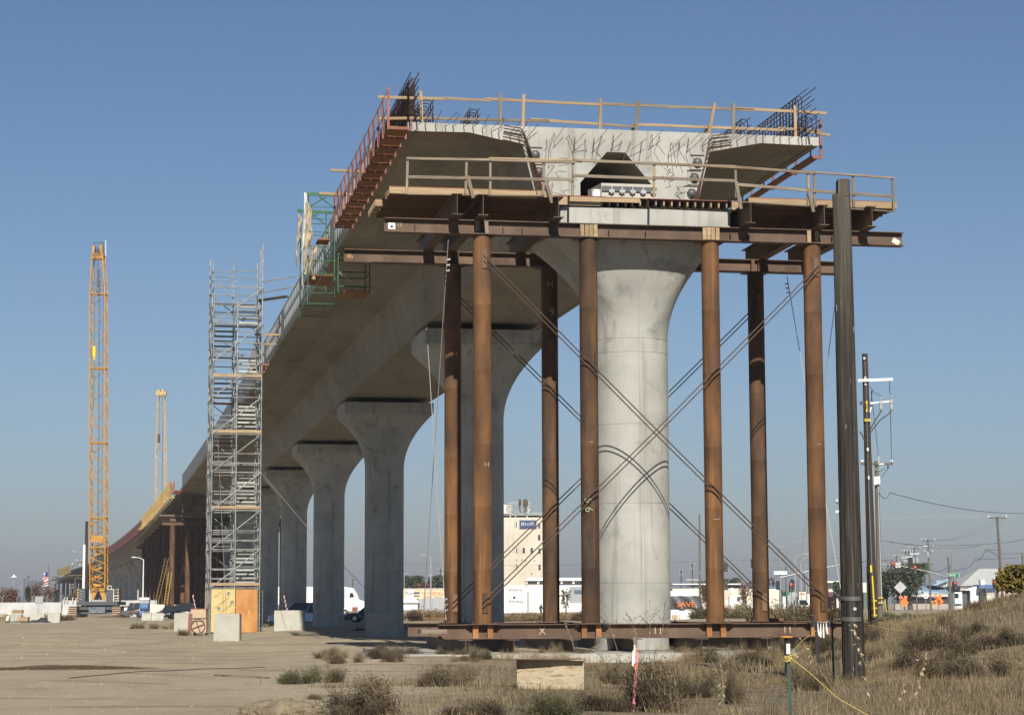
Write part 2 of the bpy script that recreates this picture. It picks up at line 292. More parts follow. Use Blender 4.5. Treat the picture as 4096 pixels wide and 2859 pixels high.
def ground_material():
    m = bpy.data.materials.new('dry_dirt'); m.use_nodes = True; nt = m.node_tree; N = nt.nodes; K = nt.links; b = N['Principled BSDF']
    b.inputs['Roughness'].default_value = .95; b.inputs['Specular IOR Level'].default_value = .1
    tc = N.new('ShaderNodeTexCoord')
    def mp(scl, loc=(0, 0, 0)):
        x = N.new('ShaderNodeMapping'); x.inputs['Scale'].default_value = scl; x.inputs['Location'].default_value = loc; K.new(tc.outputs['Object'], x.inputs[0]); return x.outputs[0]
    def nz(v, s, d=8, r=.6):
        n = N.new('ShaderNodeTexNoise'); n.inputs['Scale'].default_value = s; n.inputs['Detail'].default_value = d; n.inputs['Roughness'].default_value = r; K.new(v, n.inputs['Vector']); return n.outputs['Fac']
    def st(s, lo, hi):
        r = N.new('ShaderNodeMapRange'); r.interpolation_type = 'SMOOTHSTEP'; r.inputs['From Min'].default_value = lo; r.inputs['From Max'].default_value = hi; K.new(s, r.inputs['Value']); return r.outputs[0]
    def mx(a, c, f, mode='MIX'):
        x = N.new('ShaderNodeMix'); x.data_type = 'RGBA'; x.blend_type = mode
        if isinstance(a, tuple): x.inputs['A'].default_value = (*a, 1)
        else: K.new(a, x.inputs['A'])
        x.inputs['B'].default_value = (*c, 1); K.new(f, x.inputs['Factor']); return x.outputs['Result']
    def ma(op, a, c):
        x = N.new('ShaderNodeMath'); x.operation = op
        for i, q in enumerate((a, c)):
            if isinstance(q, (int, float)): x.inputs[i].default_value = q
            else: K.new(q, x.inputs[i])
        return x.outputs[0]
    one = mp((1, 1, 1))
    c = mx((.395, .33, .232), (.335, .275, .19), st(nz(mp((.35, .12, 1)), 1.0), .4, .62))
    c = mx(c, (.42, .355, .255), st(nz(mp((.9, .25, 1), (7, 3, 0)), 1.0), .52, .72))
    c = mx(c, (.25, .195, .125), st(nz(mp((.16, .75, 1), (3, 9, 0)), 1.0, 10, .65), .57, .72))     # tyre-scuffed bands
    c = mx(c, (.27, .215, .145), st(nz(one, 5.0, 8, .7), .60, .75))
    # pairs of tyre tracks sweeping across the yard
    wv = N.new('ShaderNodeTexWave'); wv.bands_direction = 'Y'; wv.inputs['Scale'].default_value = .085; wv.inputs['Distortion'].default_value = 5.0; wv.inputs['Detail'].default_value = 2.0; wv.inputs['Detail Scale'].default_value = .25; K.new(mp((.35, 1, 1), (11, 2, 0)), wv.inputs['Vector'])
    tr = ma('MULTIPLY', st(wv.outputs['Fac'], .90, .985), st(nz(mp((.3, .3, 1), (5, 1, 0)), 1.0, 3), .42, .56)); c = mx(c, (.235, .185, .122), ma('MULTIPLY', tr, .7))
    c = mx(c, (.46, .39, .285), ma('MULTIPLY', st(nz(one, 1.1, 8, .7), .58, .74), .6)); c = mx(c, (.20, .155, .10), ma('MULTIPLY', st(nz(one, 22, 3, .6), .66, .74), .8))
    # litter of dead stalks on the weedy side, with an uneven edge
    sp = N.new('ShaderNodeSeparateXYZ'); K.new(one, sp.inputs[0]); X, Y = sp.outputs[0], sp.outputs[1]
    edge = ma('ADD', X, ma('MULTIPLY', ma('SUBTRACT', nz(one, .45, 6, .6), .5), 9.0))
    fac = ma('MULTIPLY', st(edge, -4.0, 1.0), ma('SUBTRACT', 1.0, st(Y, 62, 72)))
    c2 = st(nz(one, 2.2, 9, .7), .42, .62)
    lit = N.new('ShaderNodeMix'); lit.data_type = 'RGBA'; lit.inputs['A'].default_value = (.12, .095, .066, 1); lit.inputs['B'].default_value = (.235, .19, .12, 1); K.new(c2, lit.inputs['Factor'])
    x = N.new('ShaderNodeMix'); x.data_type = 'RGBA'; K.new(c, x.inputs['A']); K.new(lit.outputs['Result'], x.inputs['B']); K.new(ma('MULTIPLY', fac, .85), x.inputs['Factor']); c = x.outputs['Result']
    # wet soil in the hollow on the left
    dx = ma('DIVIDE', ma('ADD', X, 12.7), 4.6); dy = ma('DIVIDE', ma('SUBTRACT', Y, 55.0), 3.0)
    r2 = ma('ADD', ma('ADD', ma('MULTIPLY', dx, dx), ma('MULTIPLY', dy, dy)), ma('MULTIPLY', ma('SUBTRACT', nz(mp((.5, .8, 1)), 1.0, 6), .5), 2.2))
    wet = ma('SUBTRACT', 1.0, st(r2, .35, .75)); c = mx(c, (.105, .078, .042), wet)
    K.new(c, b.inputs['Base Color'])
    bp = N.new('ShaderNodeBump'); bp.inputs['Strength'].default_value = .55; bp.inputs['Distance'].default_value = .08
    K.new(ma('ADD', nz(one, 3.0, 9, .65), ma('MULTIPLY', nz(one, 14, 6, .7), .4)), bp.inputs['Height']); K.new(bp.outputs[0], b.inputs['Normal'])
    return m
finish(me, ground_material()); me.polygons.foreach_set('use_smooth', [True] * len(me.polygons))
gro = bpy.data.objects.new('ground', me); place(gro, (0, 0, 0)); tag(gro, kind='structure')
# ------------------------------------------------------------------ viaduct: centreline, sections
def xc(Y): return 3.36 - .175 * (Y - 65.4) - .00005 * (Y * Y - 65.4 ** 2)
def hd(Y):
    s = -.175 - .0001 * Y; q = math.hypot(1, s); return (1 / q, -s / q)          # unit vector to the right of the track
def V(Y, v, z): c, s = hd(Y); return Vector((xc(Y) + v * c, Y + v * s, z))
def ang(Y): c, s = hd(Y); return math.atan2(s, c)
ZT, ZB, ZC = 16.55, 13.70, 13.40
half = [(6.7, ZT), (6.7, 16.27), (6.5, 16.265), (6.48, 16.30), (6.43, 16.30), (6.41, 16.267), (4.75, 16.29), (3.05, 15.95), (2.5, 13.76), (2.42, ZB)]
prof = half + [(-v, z) for v, z in half[::-1]]
def loft(mb, prof, Ys, cap0=True, cap1=True):
    n = len(prof); vs_ = [V(Y, v, z) for Y in Ys for v, z in prof]
    fs = [(i * n + j, i * n + (j + 1) % n, (i + 1) * n + (j + 1) % n, (i + 1) * n + j) for i in range(len(Ys) - 1) for j in range(n)]
    if cap0: fs.append(tuple(range(n - 1, -1, -1)))
    if cap1: fs.append(tuple(range((len(Ys) - 1) * n, len(Ys) * n)))
    mb.add(vs_, fs); return mb
via = thing('viaduct', 'long grey concrete box girder viaduct with a wide deck, unfinished at its near end', 'viaduct', V(65.4, 0, 13))
Ys = [65.4] + [70 + 6 * i for i in range(36)] + [290 + 20 * i for i in range(36)]
mb = loft(MB(), prof, Ys, cap0=False)
hole = [(-1.20, 14.12), (1.13, 14.12), (1.13, 14.80), (.27, 15.82), (-.33, 15.82), (-1.20, 14.80)]
tri = tessellate_polygon([[Vector((v, z, 0)) for v, z in prof], [Vector((v, z, 0)) for v, z in hole]])
ef = MB().add([V(65.4, v, z) for v, z in prof + hole], [tuple(t) for t in tri])
hv = [V(65.4, v, z) for v, z in hole] + [V(68.6, v, z) for v, z in hole] + [V(68.601, v * 1.9, 14.0 + (z - 14.1) * 1.0) for v, z in hole] + [V(84, v * 1.9, 14.0 + (z - 14.1) * 1.0) for v, z in hole]
mb.add(hv, [(k * 6 + i, k * 6 + (i + 1) % 6, k * 6 + 6 + (i + 1) % 6, k * 6 + 6 + i) for k in range(3) for i in range(6)] + [tuple(range(18, 24))])
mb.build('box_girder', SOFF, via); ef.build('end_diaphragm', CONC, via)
for Y in [78, 91, 104, 118, 139, 166, 196, 226]:            # soffit pour joints, a thin proud lip each
    for sd in (-1, 1): MB().path([V(Y, sd * v, z) for v, z in ((6.38, 16.266), (4.75, 16.29), (3.055, 15.95), (2.51, 13.80))], .014, 4).build('pour_joint', PARA, via)
for v, z in ((5.75, 16.272), (3.95, 16.13)):
    for sd in (-1, 1): MB().path([V(Y, sd * v, z) for Y in range(66, 230, 8)], .009, 3).build('form_seam', PARA, via)
for q in (.35, .68): MB().path([V(Y, -(3.05 - .55 * q) - .004, 15.95 - 2.19 * q) for Y in range(66, 230, 8)], .009, 3).build('form_seam', PARA, via)
for k in range(34): MB().path([V(68 + 1.83 * k, -2.38, ZB + .004), V(68 + 1.83 * k, 2.38, ZB + .004)], .011, 3).build('form_seam', PARA, via)
# parapets with their rows of oval formliner marks
for sd in (-1, 1):
    yy = [76] + [82 + 6 * i for i in range(32)]
    mbp = loft(MB(), [(sd * 6.68, ZT), (sd * 6.68, 18.15), (sd * 6.44, 18.15), (sd * 6.40, ZT)][::(1 if sd < 0 else -1)], yy)
    mbp.build('parapet', PARA, via)
dome = MB().lathe((0, 0, 0), [(1, 0), (.92, .35), (.7, .68), (.35, .92), (.02, 1)], 14).mesh('oval_relief', PARA, 1.2)
for v in dome.vertices: v.co = (v.co.z * -.07, v.co.x * .20, v.co.y * .34)
k = 0
for i in range(66):
    Y = 77.2 + 1.0 * i
    if i % 14 in (12, 13): continue
    for z in (17.68, 16.98):
        o = bpy.data.objects.new('oval_relief', dome); place(o, V(Y, -6.675, z), via, RZ(ang(Y)))
# starter bars, tendon caps and bent bars at the open end of the girder
def face(px, py, off=0.0):
    r = ray(px, py); c, s = hd(65.4); p0 = V(65.4, 0, 0); n = Vector((-s, c, 0))
    k = ((p0.x * n.x + (p0.y + off) * n.y)) / (r[0] * n.x + r[1] * n.y); return Vector((r[0] * k, r[1] * k, CAMZ + r[2] * k))
c0, s0 = hd(65.4); VD = Vector((c0, s0, 0)); UD = Vector((-s0, c0, 0))
for i in range(13):
    for sd in (-1, 1):
        v = sd * (6.35 - .29 * i) + rnd(-.05, .05); z = 16.29 if abs(v) > 4.6 else 16.3 - (4.7 - abs(v)) * .19
        p = V(65.4, v, z + .02); b = MB(); k = rnd(.8, 1.2)
        b.path([p + UD * .1, p - UD * .06 - VD * .03, p - UD * .10 - VD * .07 + Z3 * .20, p - UD * .30 + VD * rnd(.08, .3) + Z3 * (.30 + .25 * k)], .010, 5)
        b.build('starter_bar', REBAR, via)
for i in range(16):
    v = -2.3 + .31 * i; p = V(65.4, v, rnd(16.0, 16.3)); dx = rnd(-.35, .35)
    MB().path([p + UD * .1, p - UD * .18 + VD * dx * .3 + Z3 * .1, p - UD * .35 + VD * dx - Z3 * rnd(.15, .5), p - UD * .45 + VD * (dx + rnd(-.2, .3)) - Z3 * rnd(.3, .8)], .009, 5).build('starter_bar', REBAR, via)
    if i % 2: MB().path([p + UD * .1 - Z3 * .3, p - UD * .25 - VD * .1 - Z3 * .2, p - UD * .4 + VD * rnd(.2, .5) + Z3 * rnd(.1, .5)], .009, 5).build('starter_bar', REBAR, via)
for sd in (-1, 1):
    for i in range(6):
        a = V(65.4, sd * (3.65 + .02 * i), 16.52 - .10 * i) - UD * (.10 + .05 * i); b2 = V(65.4, sd * (3.02 - .03 * i), 16.46 - .12 * i) - UD * (.10 + .05 * i); c2 = V(65.4, sd * (2.48 - .045 * i), 13.72) - UD * (.1 + .05 * i)
        MB().path([a, b2 + VD * (sd * .12), b2 - Z3 * .12, c2], .018, 6).build('bent_bar', REBAR, via)
    for i in range(9):
        p = V(65.4, sd * (2.15 - rnd(0, .5)), 15.5 - i * .2); MB().path([p + UD * .1, p - UD * .22 + VD * rnd(-.2, .2), p - UD * .3 + VD * rnd(-.35, .35) + Z3 * rnd(-.3, .3)], .009, 5).build('starter_bar', REBAR, via)
for px, py in ((2139.7, 621), (2153.7, 688.6), (2168, 756), (2788, 651.5), (2776, 712.7), (2765, 775)):
    p = face(px, py)
    block('anchor_plate', p - UD * .004, (.46, .05, .44), CONC, via, RZ(ang(65.4)))
    block('dark_slot_bar', p - UD * .03 + Z3 * .235, (.46, .05, .03), REBAR, via, RZ(ang(65.4)))  # dark bar stands in for the shaded slot of a pocket left unmodelled
    q = MB().lathe(p - UD * .028, [(.155, -.02), (.155, .04), (.14, .09), (.10, .135), (.05, .155), (.01, .16)], 18, axis=-UD).build('tendon_cap', BALL, via, .9)
    for t in range(5):
        a = t * 1.256 + .3; MB().tube(p - UD * .03 + (VD * math.cos(a) + Z3 * math.sin(a)) * .15, p - UD * .09 + (VD * math.cos(a) + Z3 * math.sin(a)) * .15, .016, n=5).build('cap_bolt', GALVC, q)
# ------------------------------------------------------------------ piers
def pier_mesh(R=1.16, A=2.66, B=2.28):
    angs = sorted([2 * math.pi * i / 44 for i in range(44)] + [-math.pi / 2 + d + 2 * math.pi for d in (-.009, .009)])
    zs = [(0, 0, 0)]; z = 0
    for zj in (2.2, 4.6, 7.0, 9.2): zs += [(zj - .011, 0, 0), (zj, 0, .013), (zj + .011, 0, 0)]
    zf = ZC - .62 - 3.15
    zs += [(zf - .022, 0, 0), (zf - .011, 0, .013), (zf, 0, 0)]
    for i in range(1, 15): zs.append((zf + 3.15 * i / 14, (i / 14) ** 1.95, 0))
    zs += [(ZC - .6, 1, .01), (ZC - .58, 1, 0), (ZC, 1, 0)]
    vs_ = []
    for z, t, gr in zs:
        a = R + (A - R) * t; b_ = R + (B - R) * t ** 1.0; r = R * (1 - t) ** 1.15 + .12 * t
        for th in angs:
            # rounded rectangle hit along direction th
            cx_, cy_ = math.cos(th), math.sin(th); kx = a - r; ky = b_ - r; sx, sy = abs(cx_), abs(cy_)
            px, py = kx * (1 if sx > .02 else 0), ky * (1 if sy > .02 else 0)
            # superposition: corner centre weighted smoothly + circle part
            wx = min(1, sx * 2.0); wy = min(1, sy * 2.0)
            x = math.copysign(kx * wx, cx_) + r * cx_; y = math.copysign(ky * wy, cy_) + r * cy_
            q = gr + (.012 * (1 - t) if abs(th - 1.5 * math.pi) < .004 else 0)
            x *= 1 - q / R; y *= 1 - q / R; vs_.append((x, y, z))
    n = len(angs); m = len(zs)
    fs = [(i * n + j, i * n + (j + 1) % n, (i + 1) * n + (j + 1) % n, (i + 1) * n + j) for i in range(m - 1) for j in range(n)] + [tuple(range((m - 1) * n, m * n))]
    me = bpy.data.meshes.new('column'); me.from_pydata(vs_, [], fs); me.update(); return finish(me, CONC, .55)
PM = pier_mesh()
PIERY = [64.5, 92.2, 125, 157.3, 187] + [217 + 30 * i for i in range(24)]
ORD = ['nearest', 'second', 'third', 'fourth', 'fifth', 'sixth', 'seventh', 'eighth', 'ninth', 'tenth']
for i, Y in enumerate(PIERY):
    dv = .14 if i == 0 else 0; p = V(Y, dv, 0); p.z = g(p.x, p.y) - .25 if i else -.1
    if i == 0: lb = 'nearest flared concrete pier, sunlit, standing among the rusty pipes with half its cap bare'
    elif i < 10: lb = 'shaded flared concrete pier under the deck, %s in the row from the near end' % ORD[i]
    else: lb = 'small distant flared pier of the viaduct beyond the scaffold and crane'
    t = thing('bridge_pier', lb, 'bridge pier', (p.x, p.y, 0), 'flared piers under the viaduct')
    o = bpy.data.objects.new('column', PM); place(o, (p.x, p.y, 0), t, RZ(ang(Y)))
    if i < 9:
        for v in (-1.3, 1.3):
            q = V(Y, v, 0) + UD * (1.55 if i == 0 else .3); block('bearing', (q.x, q.y, ZC + .15), (.95, .9, .30), RUSTD, t, RZ(ang(Y)))
# ------------------------------------------------------------------ rebar cages on the deck
def cage(label, v, Y0, Y1, h, w, step, nl, poke, r=.017):
    t = thing('rebar_cage', label, 'rebar cage', V(Y0, v, ZT), 'rebar cages standing on the deck')
    n = int((Y1 - Y0) / step)
    for i in range(n + 1):
        Y = Y0 + i * step; j = rnd(-.015, .015)
        MB().path([V(Y, v - w / 2, ZT - .05), V(Y, v - w / 2 + j, ZT + h - .07), V(Y, v - w / 4 + j, ZT + h), V(Y, v + w / 4, ZT + h), V(Y, v + w / 2, ZT + h - .07), V(Y, v + w / 2, ZT - .05)], r, 4).build('stirrup', REBAR, t)
    for k in range(nl):
        z = ZT + .1 + (h - .14) * k / (nl - 1)
        for sd in (-1, 1):
            a = V(Y0 - poke * rnd(.7, 1.1), v + sd * (w / 2 + .015), z + rnd(-.02, .04)); b_ = V(Y1, v + sd * (w / 2 + .015), z)
            rod('long_bar', a, b_, r, REBAR, t, 4)
cage('tall rusty rebar cage along the left deck edge behind the red posts', -6.56, 65.6, 76, 1.45, .2, .27, 7, .9)
cage('tall rusty rebar cage along the right deck edge, bars poking forward', 6.22, 65.9, 78, 1.45, .2, .33, 5, 1.7)
cage('low curb cage just inside the left deck edge', -6.05, 65.75, 74, .80, .36, .42, 4, .25)
cage('low curb cage just inside the right deck edge', 6.52, 65.6, 76, .80, .36, .42, 4, .35)
cage('low rebar cage on the deck left of its middle, right of the first railing post', -4.45, 66.4, 76, .72, .26, .38, 4, .3)
cage('low rebar cage on the deck right of its middle, inside the right hand cages', 4.5, 66.4, 76, .74, .26, .38, 4, .3)
# ------------------------------------------------------------------ timber railing across the deck end
def fd(x, y, off=.35): return face(x * KD, y * KD, off)
tr = thing('deck_railing', 'pale timber guard railing across the open end of the deck, against the sky', 'railing', V(65.8, 0, ZT))
for x0, y0, x1, y1, m in ((943, 204, 946, 280, WOODF), (1122, 211, 1122, 289, WOODG), (1174, 212, 1172, 292, WOODF), (1347, 222, 1345, 300, WOODF), (1433, 226, 1425, 302, WOODG), (1602, 231, 1589, 306, WOODF), (1644, 232, 1645, 308, WOODG), (1782, 237, 1784, 309, WOODF)):
    bar('post', fd(x1, y1), fd(x0, y0), .095, .05, m, tr, UD)
    if x0 in (1433, 1602, 1644): bar('brace', fd(x1 + (14 if x0 == 1644 else -14), y1 + 1, .7), fd(x1 + 1, y1 - 24), .09, .04, m, tr, UD)
for a, m in (((847, 218, 1002, 222), WOODF), ((998, 221, 1100, 226), WOODG), ((1086, 222, 1352, 235), WOODF), ((1350, 233, 1690, 247), WOODG), ((1640, 243, 1853, 254), WOODF)):
    bar('top_rail', fd(a[0], a[1], .40), fd(a[2], a[3], .40), .045, .09, m, tr)
for a, m in (((849, 266, 945, 265), WOODF), ((940, 265, 1232, 272), WOODG), ((1190, 268, 1350, 279), WOODF), ((1350, 279, 1425, 284), WOODG), ((1420, 279, 1760, 292), WOODF), ((1745, 287, 1838, 295), WOODG), ((1790, 290, 1861, 304), WOODF)):
    bar('mid_rail', fd(a[0], a[1], .41), fd(a[2], a[3], .41), .045, .085, m, tr)
# ------------------------------------------------------------------ red edge walkways hung on the fascia
def walkway(label, sd, Y0, n, step, out, cable=True):
    t = thing('edge_walkway', label, 'edge walkway', V(Y0, sd * 6.7, 16.1), 'red bracket walkways along the deck edge')
    for i in range(n):
        Y = Y0 + step * i
        bar('bracket_arm', V(Y, sd * 6.705, 16.08), V(Y, sd * (6.75 + out), 16.08), .06, .07, REDP, t)
        bar('guard_post', V(Y, sd * (6.72 + out), 16.04), V(Y, sd * (6.72 + out), 17.36), .075, .05, REDP, t, UD)
        bar('hanger', V(Y, sd * 6.725, 16.05), V(Y, sd * 6.725, 16.42), .05, .03, REDP, t)
        if i < n - 1:
            for q in (.27, .73):
                p = V(Y + step * .48, sd * (6.74 + out * q), 16.135 + rnd(-.006, .006)); block('plank', p, (out * .44, step * .93, .04), PLY, t, RZ(ang(Y)))
    if cable:
        for z in (17.25, 16.7): MB().path([V(Y0 + step * i, sd * (6.75 + out), z + (rnd(-.04, .0))) for i in range(n)], .011, 4).build('safety_cable', WIRE, t)
    return t
wl = walkway('red bracket walkway with brown planks along the left deck edge near the open end', -1, 64.35, 14, 1.3, .72)
walkway('red bracket walkway on the right deck edge, seen from below', 1, 66.3, 6, 2.55, .36)
for i, Y in enumerate((76.3, 80.6)): bar('outrigger', V(Y, -8.1, 17.25), V(Y, -6.75, 17.25), .08, .09, WOODF, wl)
walkway('short red bracket walkway on the parapet beside the scaffold stair tower', -1, 128, 3, 1.9, .8, False)
walkway('distant run of red bracket walkway beyond the stair tower', -1, 268, 5, 2.2, .9, False)
# ------------------------------------------------------------------ green scaffold hung over the deck edge
hs = thing('hanging_scaffold', 'green painted scaffold hooked over the left deck edge with torn tarpaulin', 'scaffold', V(88, -7.2, 14))
def ht(Y, v, z, v2, z2, Y2=None, r=.028, m=GREEN, n='tube'): return rod(n, V(Y, v, z), V(Y2 or Y, v2, z2), r, m, hs, 6)
for Y in (87.2, 91.0):
    for v, m in ((-7.95, GREEN), (-6.85, GREEN)): ht(Y, v, 13.9 if v < -7 else 14.9, v, 18.55, m=m, n='frame_post')
    bar('header', V(Y, -8.1, 18.55), V(Y, -6.35, 18.5), .06, .13, GREEN, hs)
    ht(Y, -7.9, 18.0, -7.2, 18.45); ht(Y, -6.9, 18.0, -7.5, 18.45)
    for z in (13.95, 14.4, 15.2, 15.75, 16.35, 16.95, 17.5, 18.0): ht(Y, -7.95, z, -6.85, z, r=.018, n='rung')
for v, z in ((-7.95, 16.6), (-6.85, 16.6), (-7.95, 14.45), (-6.85, 14.9), (-7.95, 15.5)): ht(87.2, v, z, v, z, 91.0, n='ledger')
for Y in (86.6, 88.2):
    for v in (-6.75, -5.45): ht(Y, v, 14.35, v, 15.95, n='basket_post')
    for z in (15.95, 15.2, 14.6): ht(Y, -6.75, z, -5.45, z, n='basket_rail')
    ht(Y, -6.75, 15.2, -5.6, 14.4, r=.022, m=GALV, n='basket_brace')
for v in (-6.75, -5.45): ht(86.6, v, 15.95, v, 15.95, 88.2, n='basket_rail'); ht(86.6, v, 15.2, v, 15.2, 88.2, n='basket_rail')
for q in (-.28, .28): block('plank', V(87.4, -6.0 + q, 14.38), (.5, 2.0, .05), PLY, hs, RZ(ang(88)))
for q in (-.28, .28): block('plank', V(88.6, -7.35 + q, 15.15), (.5, 2.6, .05), PLY, hs, RZ(ang(88)))
block('plank', V(87.6, -7.3, 16.62), (.5, 1.2, .05), PLY, hs, RZ(ang(88)))
def drape(name, v, z0, z1, wd, m, Y, dv):
    n = 26; vs_ = []; 
    for i in range(n + 1):
        t = i / n; z = z0 + (z1 - z0) * t; w = wd * (.7 + .35 * math.sin(t * 4 + dv)) * rnd(.92, 1.08)
        for j in range(6):
            u = j / 5; vs_.append(V(Y - .07 * math.sin(u * 7 + t * 6 + dv * 3) - .05 * math.sin(t * 23 + u * 4), v - w / 2 + w * u * (1 + .15 * math.sin(t * 17)) + .07 * math.sin(t * 5 + dv), z + .03 * math.sin(u * 11)))
    fs = [(i * 6 + j, i * 6 + j + 1, i * 6 + 7 + j, i * 6 + 6 + j) for i in range(n) for j in range(5) if rnd(0, 1) > .06]
    return MB().add(vs_, fs).build(name, m, hs, 1.2)
drape('torn_tarp', -8.02, 18.1, 15.1, .26, CLOTH, 86.9, 0); drape('torn_tarp', -8.14, 18.55, 14.5, .12, WHITEC, 87.0, 1.2)
drape('torn_tarp', -7.78, 16.3, 14.9, .24, CLOTH, 86.8, 2.2); drape('torn_tarp', -8.1, 18.3, 16.0, .16, CLOTH, 90.5, .5)
# ------------------------------------------------------------------ falsework at the near pier (local frame: v right, u away)
FO = Vector((3.8, 61.9, 0)); FV = Vector((.9847, .1743, 0)); FU = Vector((-.1743, .9847, 0)); FA = math.atan2(.1743, .9847)
def F(v, u, z): return FO + FV * v + FU * u + Z3 * z
def fpl(px, py, u=0.0):                    # place seen at photo pixel px,py on the upright plane u = const of that frame
    r = ray(px, py); n = FU; d = FO.dot(n) + u; k = d / (r[0] * n.x + r[1] * n.y); return Vector((r[0] * k, r[1] * k, CAMZ + r[2] * k))
pad = MB(); pad.box(F(1.2, 2.6, .08), (17.2, 10.6, .25), RZ(FA)); tag(pad.build('footing_slab', CBLK), 'pale concrete slab under the rusty sill beams, edged by weeds', 'slab')
PV = (-4.75, -1.55, 2.2, 5.39)
NM = ['first from the left', 'second from the left', 'third from the left', 'rightmost']
def pipe(v, u, z0, z1, r, label, grp, plates=(), chalk=None, pm=None):
    p = F(v, u, z0); t = thing('pipe_column', label, 'pipe column', p, grp)
    me = cached(('pipe', r, round(z1 - z0, 2), pm.name), lambda: MB().lathe((0, 0, 0), [(r, 0)] + [q for z in (1.6, 3.4, 5.2, 7.4, 9.3) for q in ((r, z - .02), (r + .006, z), (r, z + .02))] + [(r, z1 - z0)], 28).mesh('shaft', pm, .7))
    o = bpy.data.objects.new('shaft', me); place(o, p, t, RZ(rnd(0, 6)))
    block('base_plate', F(v, u, z0 + .0125), (.86, .72, .025), RUSTD, t, RZ(FA)); block('cap_plate', F(v, u, z1 + .0125), (.82, .66, .025), RUSTD, t, RZ(FA))
    for dv in (-.34, .34): MB().tube(F(v + dv, u - .28, z0 + .02), F(v + dv, u - .28, z0 + .10), .016, n=6).build('bolt', RUSTD, t)
    for z, m in plates:
        block('gusset_plate', F(v + .03, u - r - .012, z), (.155, .05, .56), m, t, RZ(FA))
    return t
R0 = .268
FP = []
for i, v in enumerate(PV):
    pl = [(11.65, RUSTD), (1.62, RUST)] if i in (0, 3) else []
    FP.append(pipe(v, 0, 1.0, 12.375, R0, 'front row rusty steel pipe column, ' + NM[i], 'front row pipe columns', pl, None, RUST if i == 1 else RUSTO))
RV = (-4.79, -1.63, 2.0, 5.29)
RP = []
for i, v in enumerate(RV):
    pl = [(11.4, RUSTD), (1.62, WOODD)] if i in (0, 3) else []
    RP.append(pipe(v, 5.6, 1.0, 12.375, R0, 'back row pipe column shaded at its top, ' + NM[i] + (', hidden by the pier' if i == 2 else ''), 'back row pipe columns', pl, None, RUST if i % 2 else RUSTO))
# chalk marks on the pipes
CHALK = flat('chalk_mark', (.30, .26, .20), .9); CHGR = flat('green_chalk', (.25, .28, .19), .9)
text('chalk_mark', '5 6', .34, F(-1.66, -R0 - .012, 4.45), CHGR, FP[1], RZ(FA) @ Matrix.Rotation(1.5, 3, 'Y'))
text('chalk_mark', 'H', .2, F(-4.66, -R0 - .012, 5.6), CHALK, FP[0], RZ(FA)); text('chalk_mark', '9', .38, F(-1.60, 5.6 - R0 - .012, 10.9), CHALK, RP[1], RZ(FA)); text('chalk_mark', 'H', .3, F(-1.66, 5.6 - R0 - .012, 11.8), CHALK, RP[1], RZ(FA))
for a, v, z, w in ((1, -1.55, 6.3, .12), (3, 5.42, 6.3, .10), (2, 2.2, 4.05, .2)): block('chalk_mark', F(v, -R0 - .004, z), (w, .012, .02), CHALK, FP[a], RZ(FA))
def packers(t, v, u, z, h, m, ks=(-.2, -.08, .06, .19), w=.105):
    for k in ks: block('timber_packer', F(v + k, u - .115 + rnd(-.012, .012), z), (w, .10, h), m, t, RZ(FA) @ Matrix.Rotation(rnd(-.02, .02), 3, 'Y'))
# cap and sill beams
def beam(label, v0, v1, u, z, h, w, grp, name='cap_beam'):
    t = thing(name, label, 'steel beam', F(v0, u, z - h / 2), grp)
    ibm('beam', F(v0, u, z), F(v1, u, z), h, w, RUSTD, t, .026, .018); return t
fb = beam('front upper rusty cap beam resting on the front row of pipes', -7.65, 8.28, 0, 12.61, .42, .36, 'cap beams')
rb = beam('back upper rusty cap beam in the shade over the back row of pipes', -8.3, 8.2, 5.6, 12.61, .42, .36, 'cap beams')
for i, v in enumerate(PV):
    packers(fb, v, 0, 12.61, .366, WOODF if i else WOODG, ((-.16, .11), (-.2, -.06, .07, .2), (-.2, -.07, .06, .2), (-.12, .13))[i], .12 if i in (0, 3) else .115)
    for dv in (.62, -2.0): block('stiffener', F(v + dv, -.095, 12.55), (.018, .16, .17), RUSTD, fb, RZ(FA))
block('paper_notice', F(-7.43, -.014, 12.60), (.21, .01, .19), WHITE, fb, RZ(FA)); block('notice_mark', F(-7.43, -.022, 12.58), (.07, .01, .07), CARD, fb, RZ(FA))
block('paint_patch', F(8.08, -.013, 12.55), (.24, .012, .16), CREAM, fb, RZ(FA) @ Matrix.Rotation(.5, 3, 'Y'))
text('paint_scrawl', '13', .15, F(-7.2, -.016, 12.63), flat('yellow_marker', (.5, .32, .1)), fb, RZ(FA)); text('paint_scrawl', '8b', .2, F(-8.1, 5.588, 12.6), flat('yellow_marker2', (.5, .32, .1)), rb, RZ(FA))
for v in RV: packers(rb, v, 5.6, 12.61, .366, WOODD, (-.12, .12))
fs_ = beam('front rusty sill beam lying along the feet of the front pipes', -6.05, 6.9, 0, .80, .42, .36, 'sill beams', 'sill_beam')
rs_ = beam('back rusty sill beam under the feet of the back pipes', -6.22, 7.2, 5.6, .80, .42, .36, 'sill beams', 'sill_beam')
ORPK = mat('rusty_orange_packer', [(.25, .10, .035), (.36, .17, .07)], 3, .8, .2, var=.2)
for i, v in enumerate(PV): packers(fs_, v, 0, .80, .364, ORPK, (-.23, .2), .16); block('shim', F(v, 0, .9925), (1.0, .5, .012), RUSTD, fs_, RZ(FA))
for v, tx in ((-3.0, 'X'), (.45, 'I I'), (4.4, 'I I')): text('paint_scrawl', tx, .30, F(v, -.016, .80), flat('pale_scrawl', (.48, .36, .22)), fs_, RZ(FA))
WD = ['first', 'second', 'third', 'fourth', 'fifth', 'sixth', 'seventh']
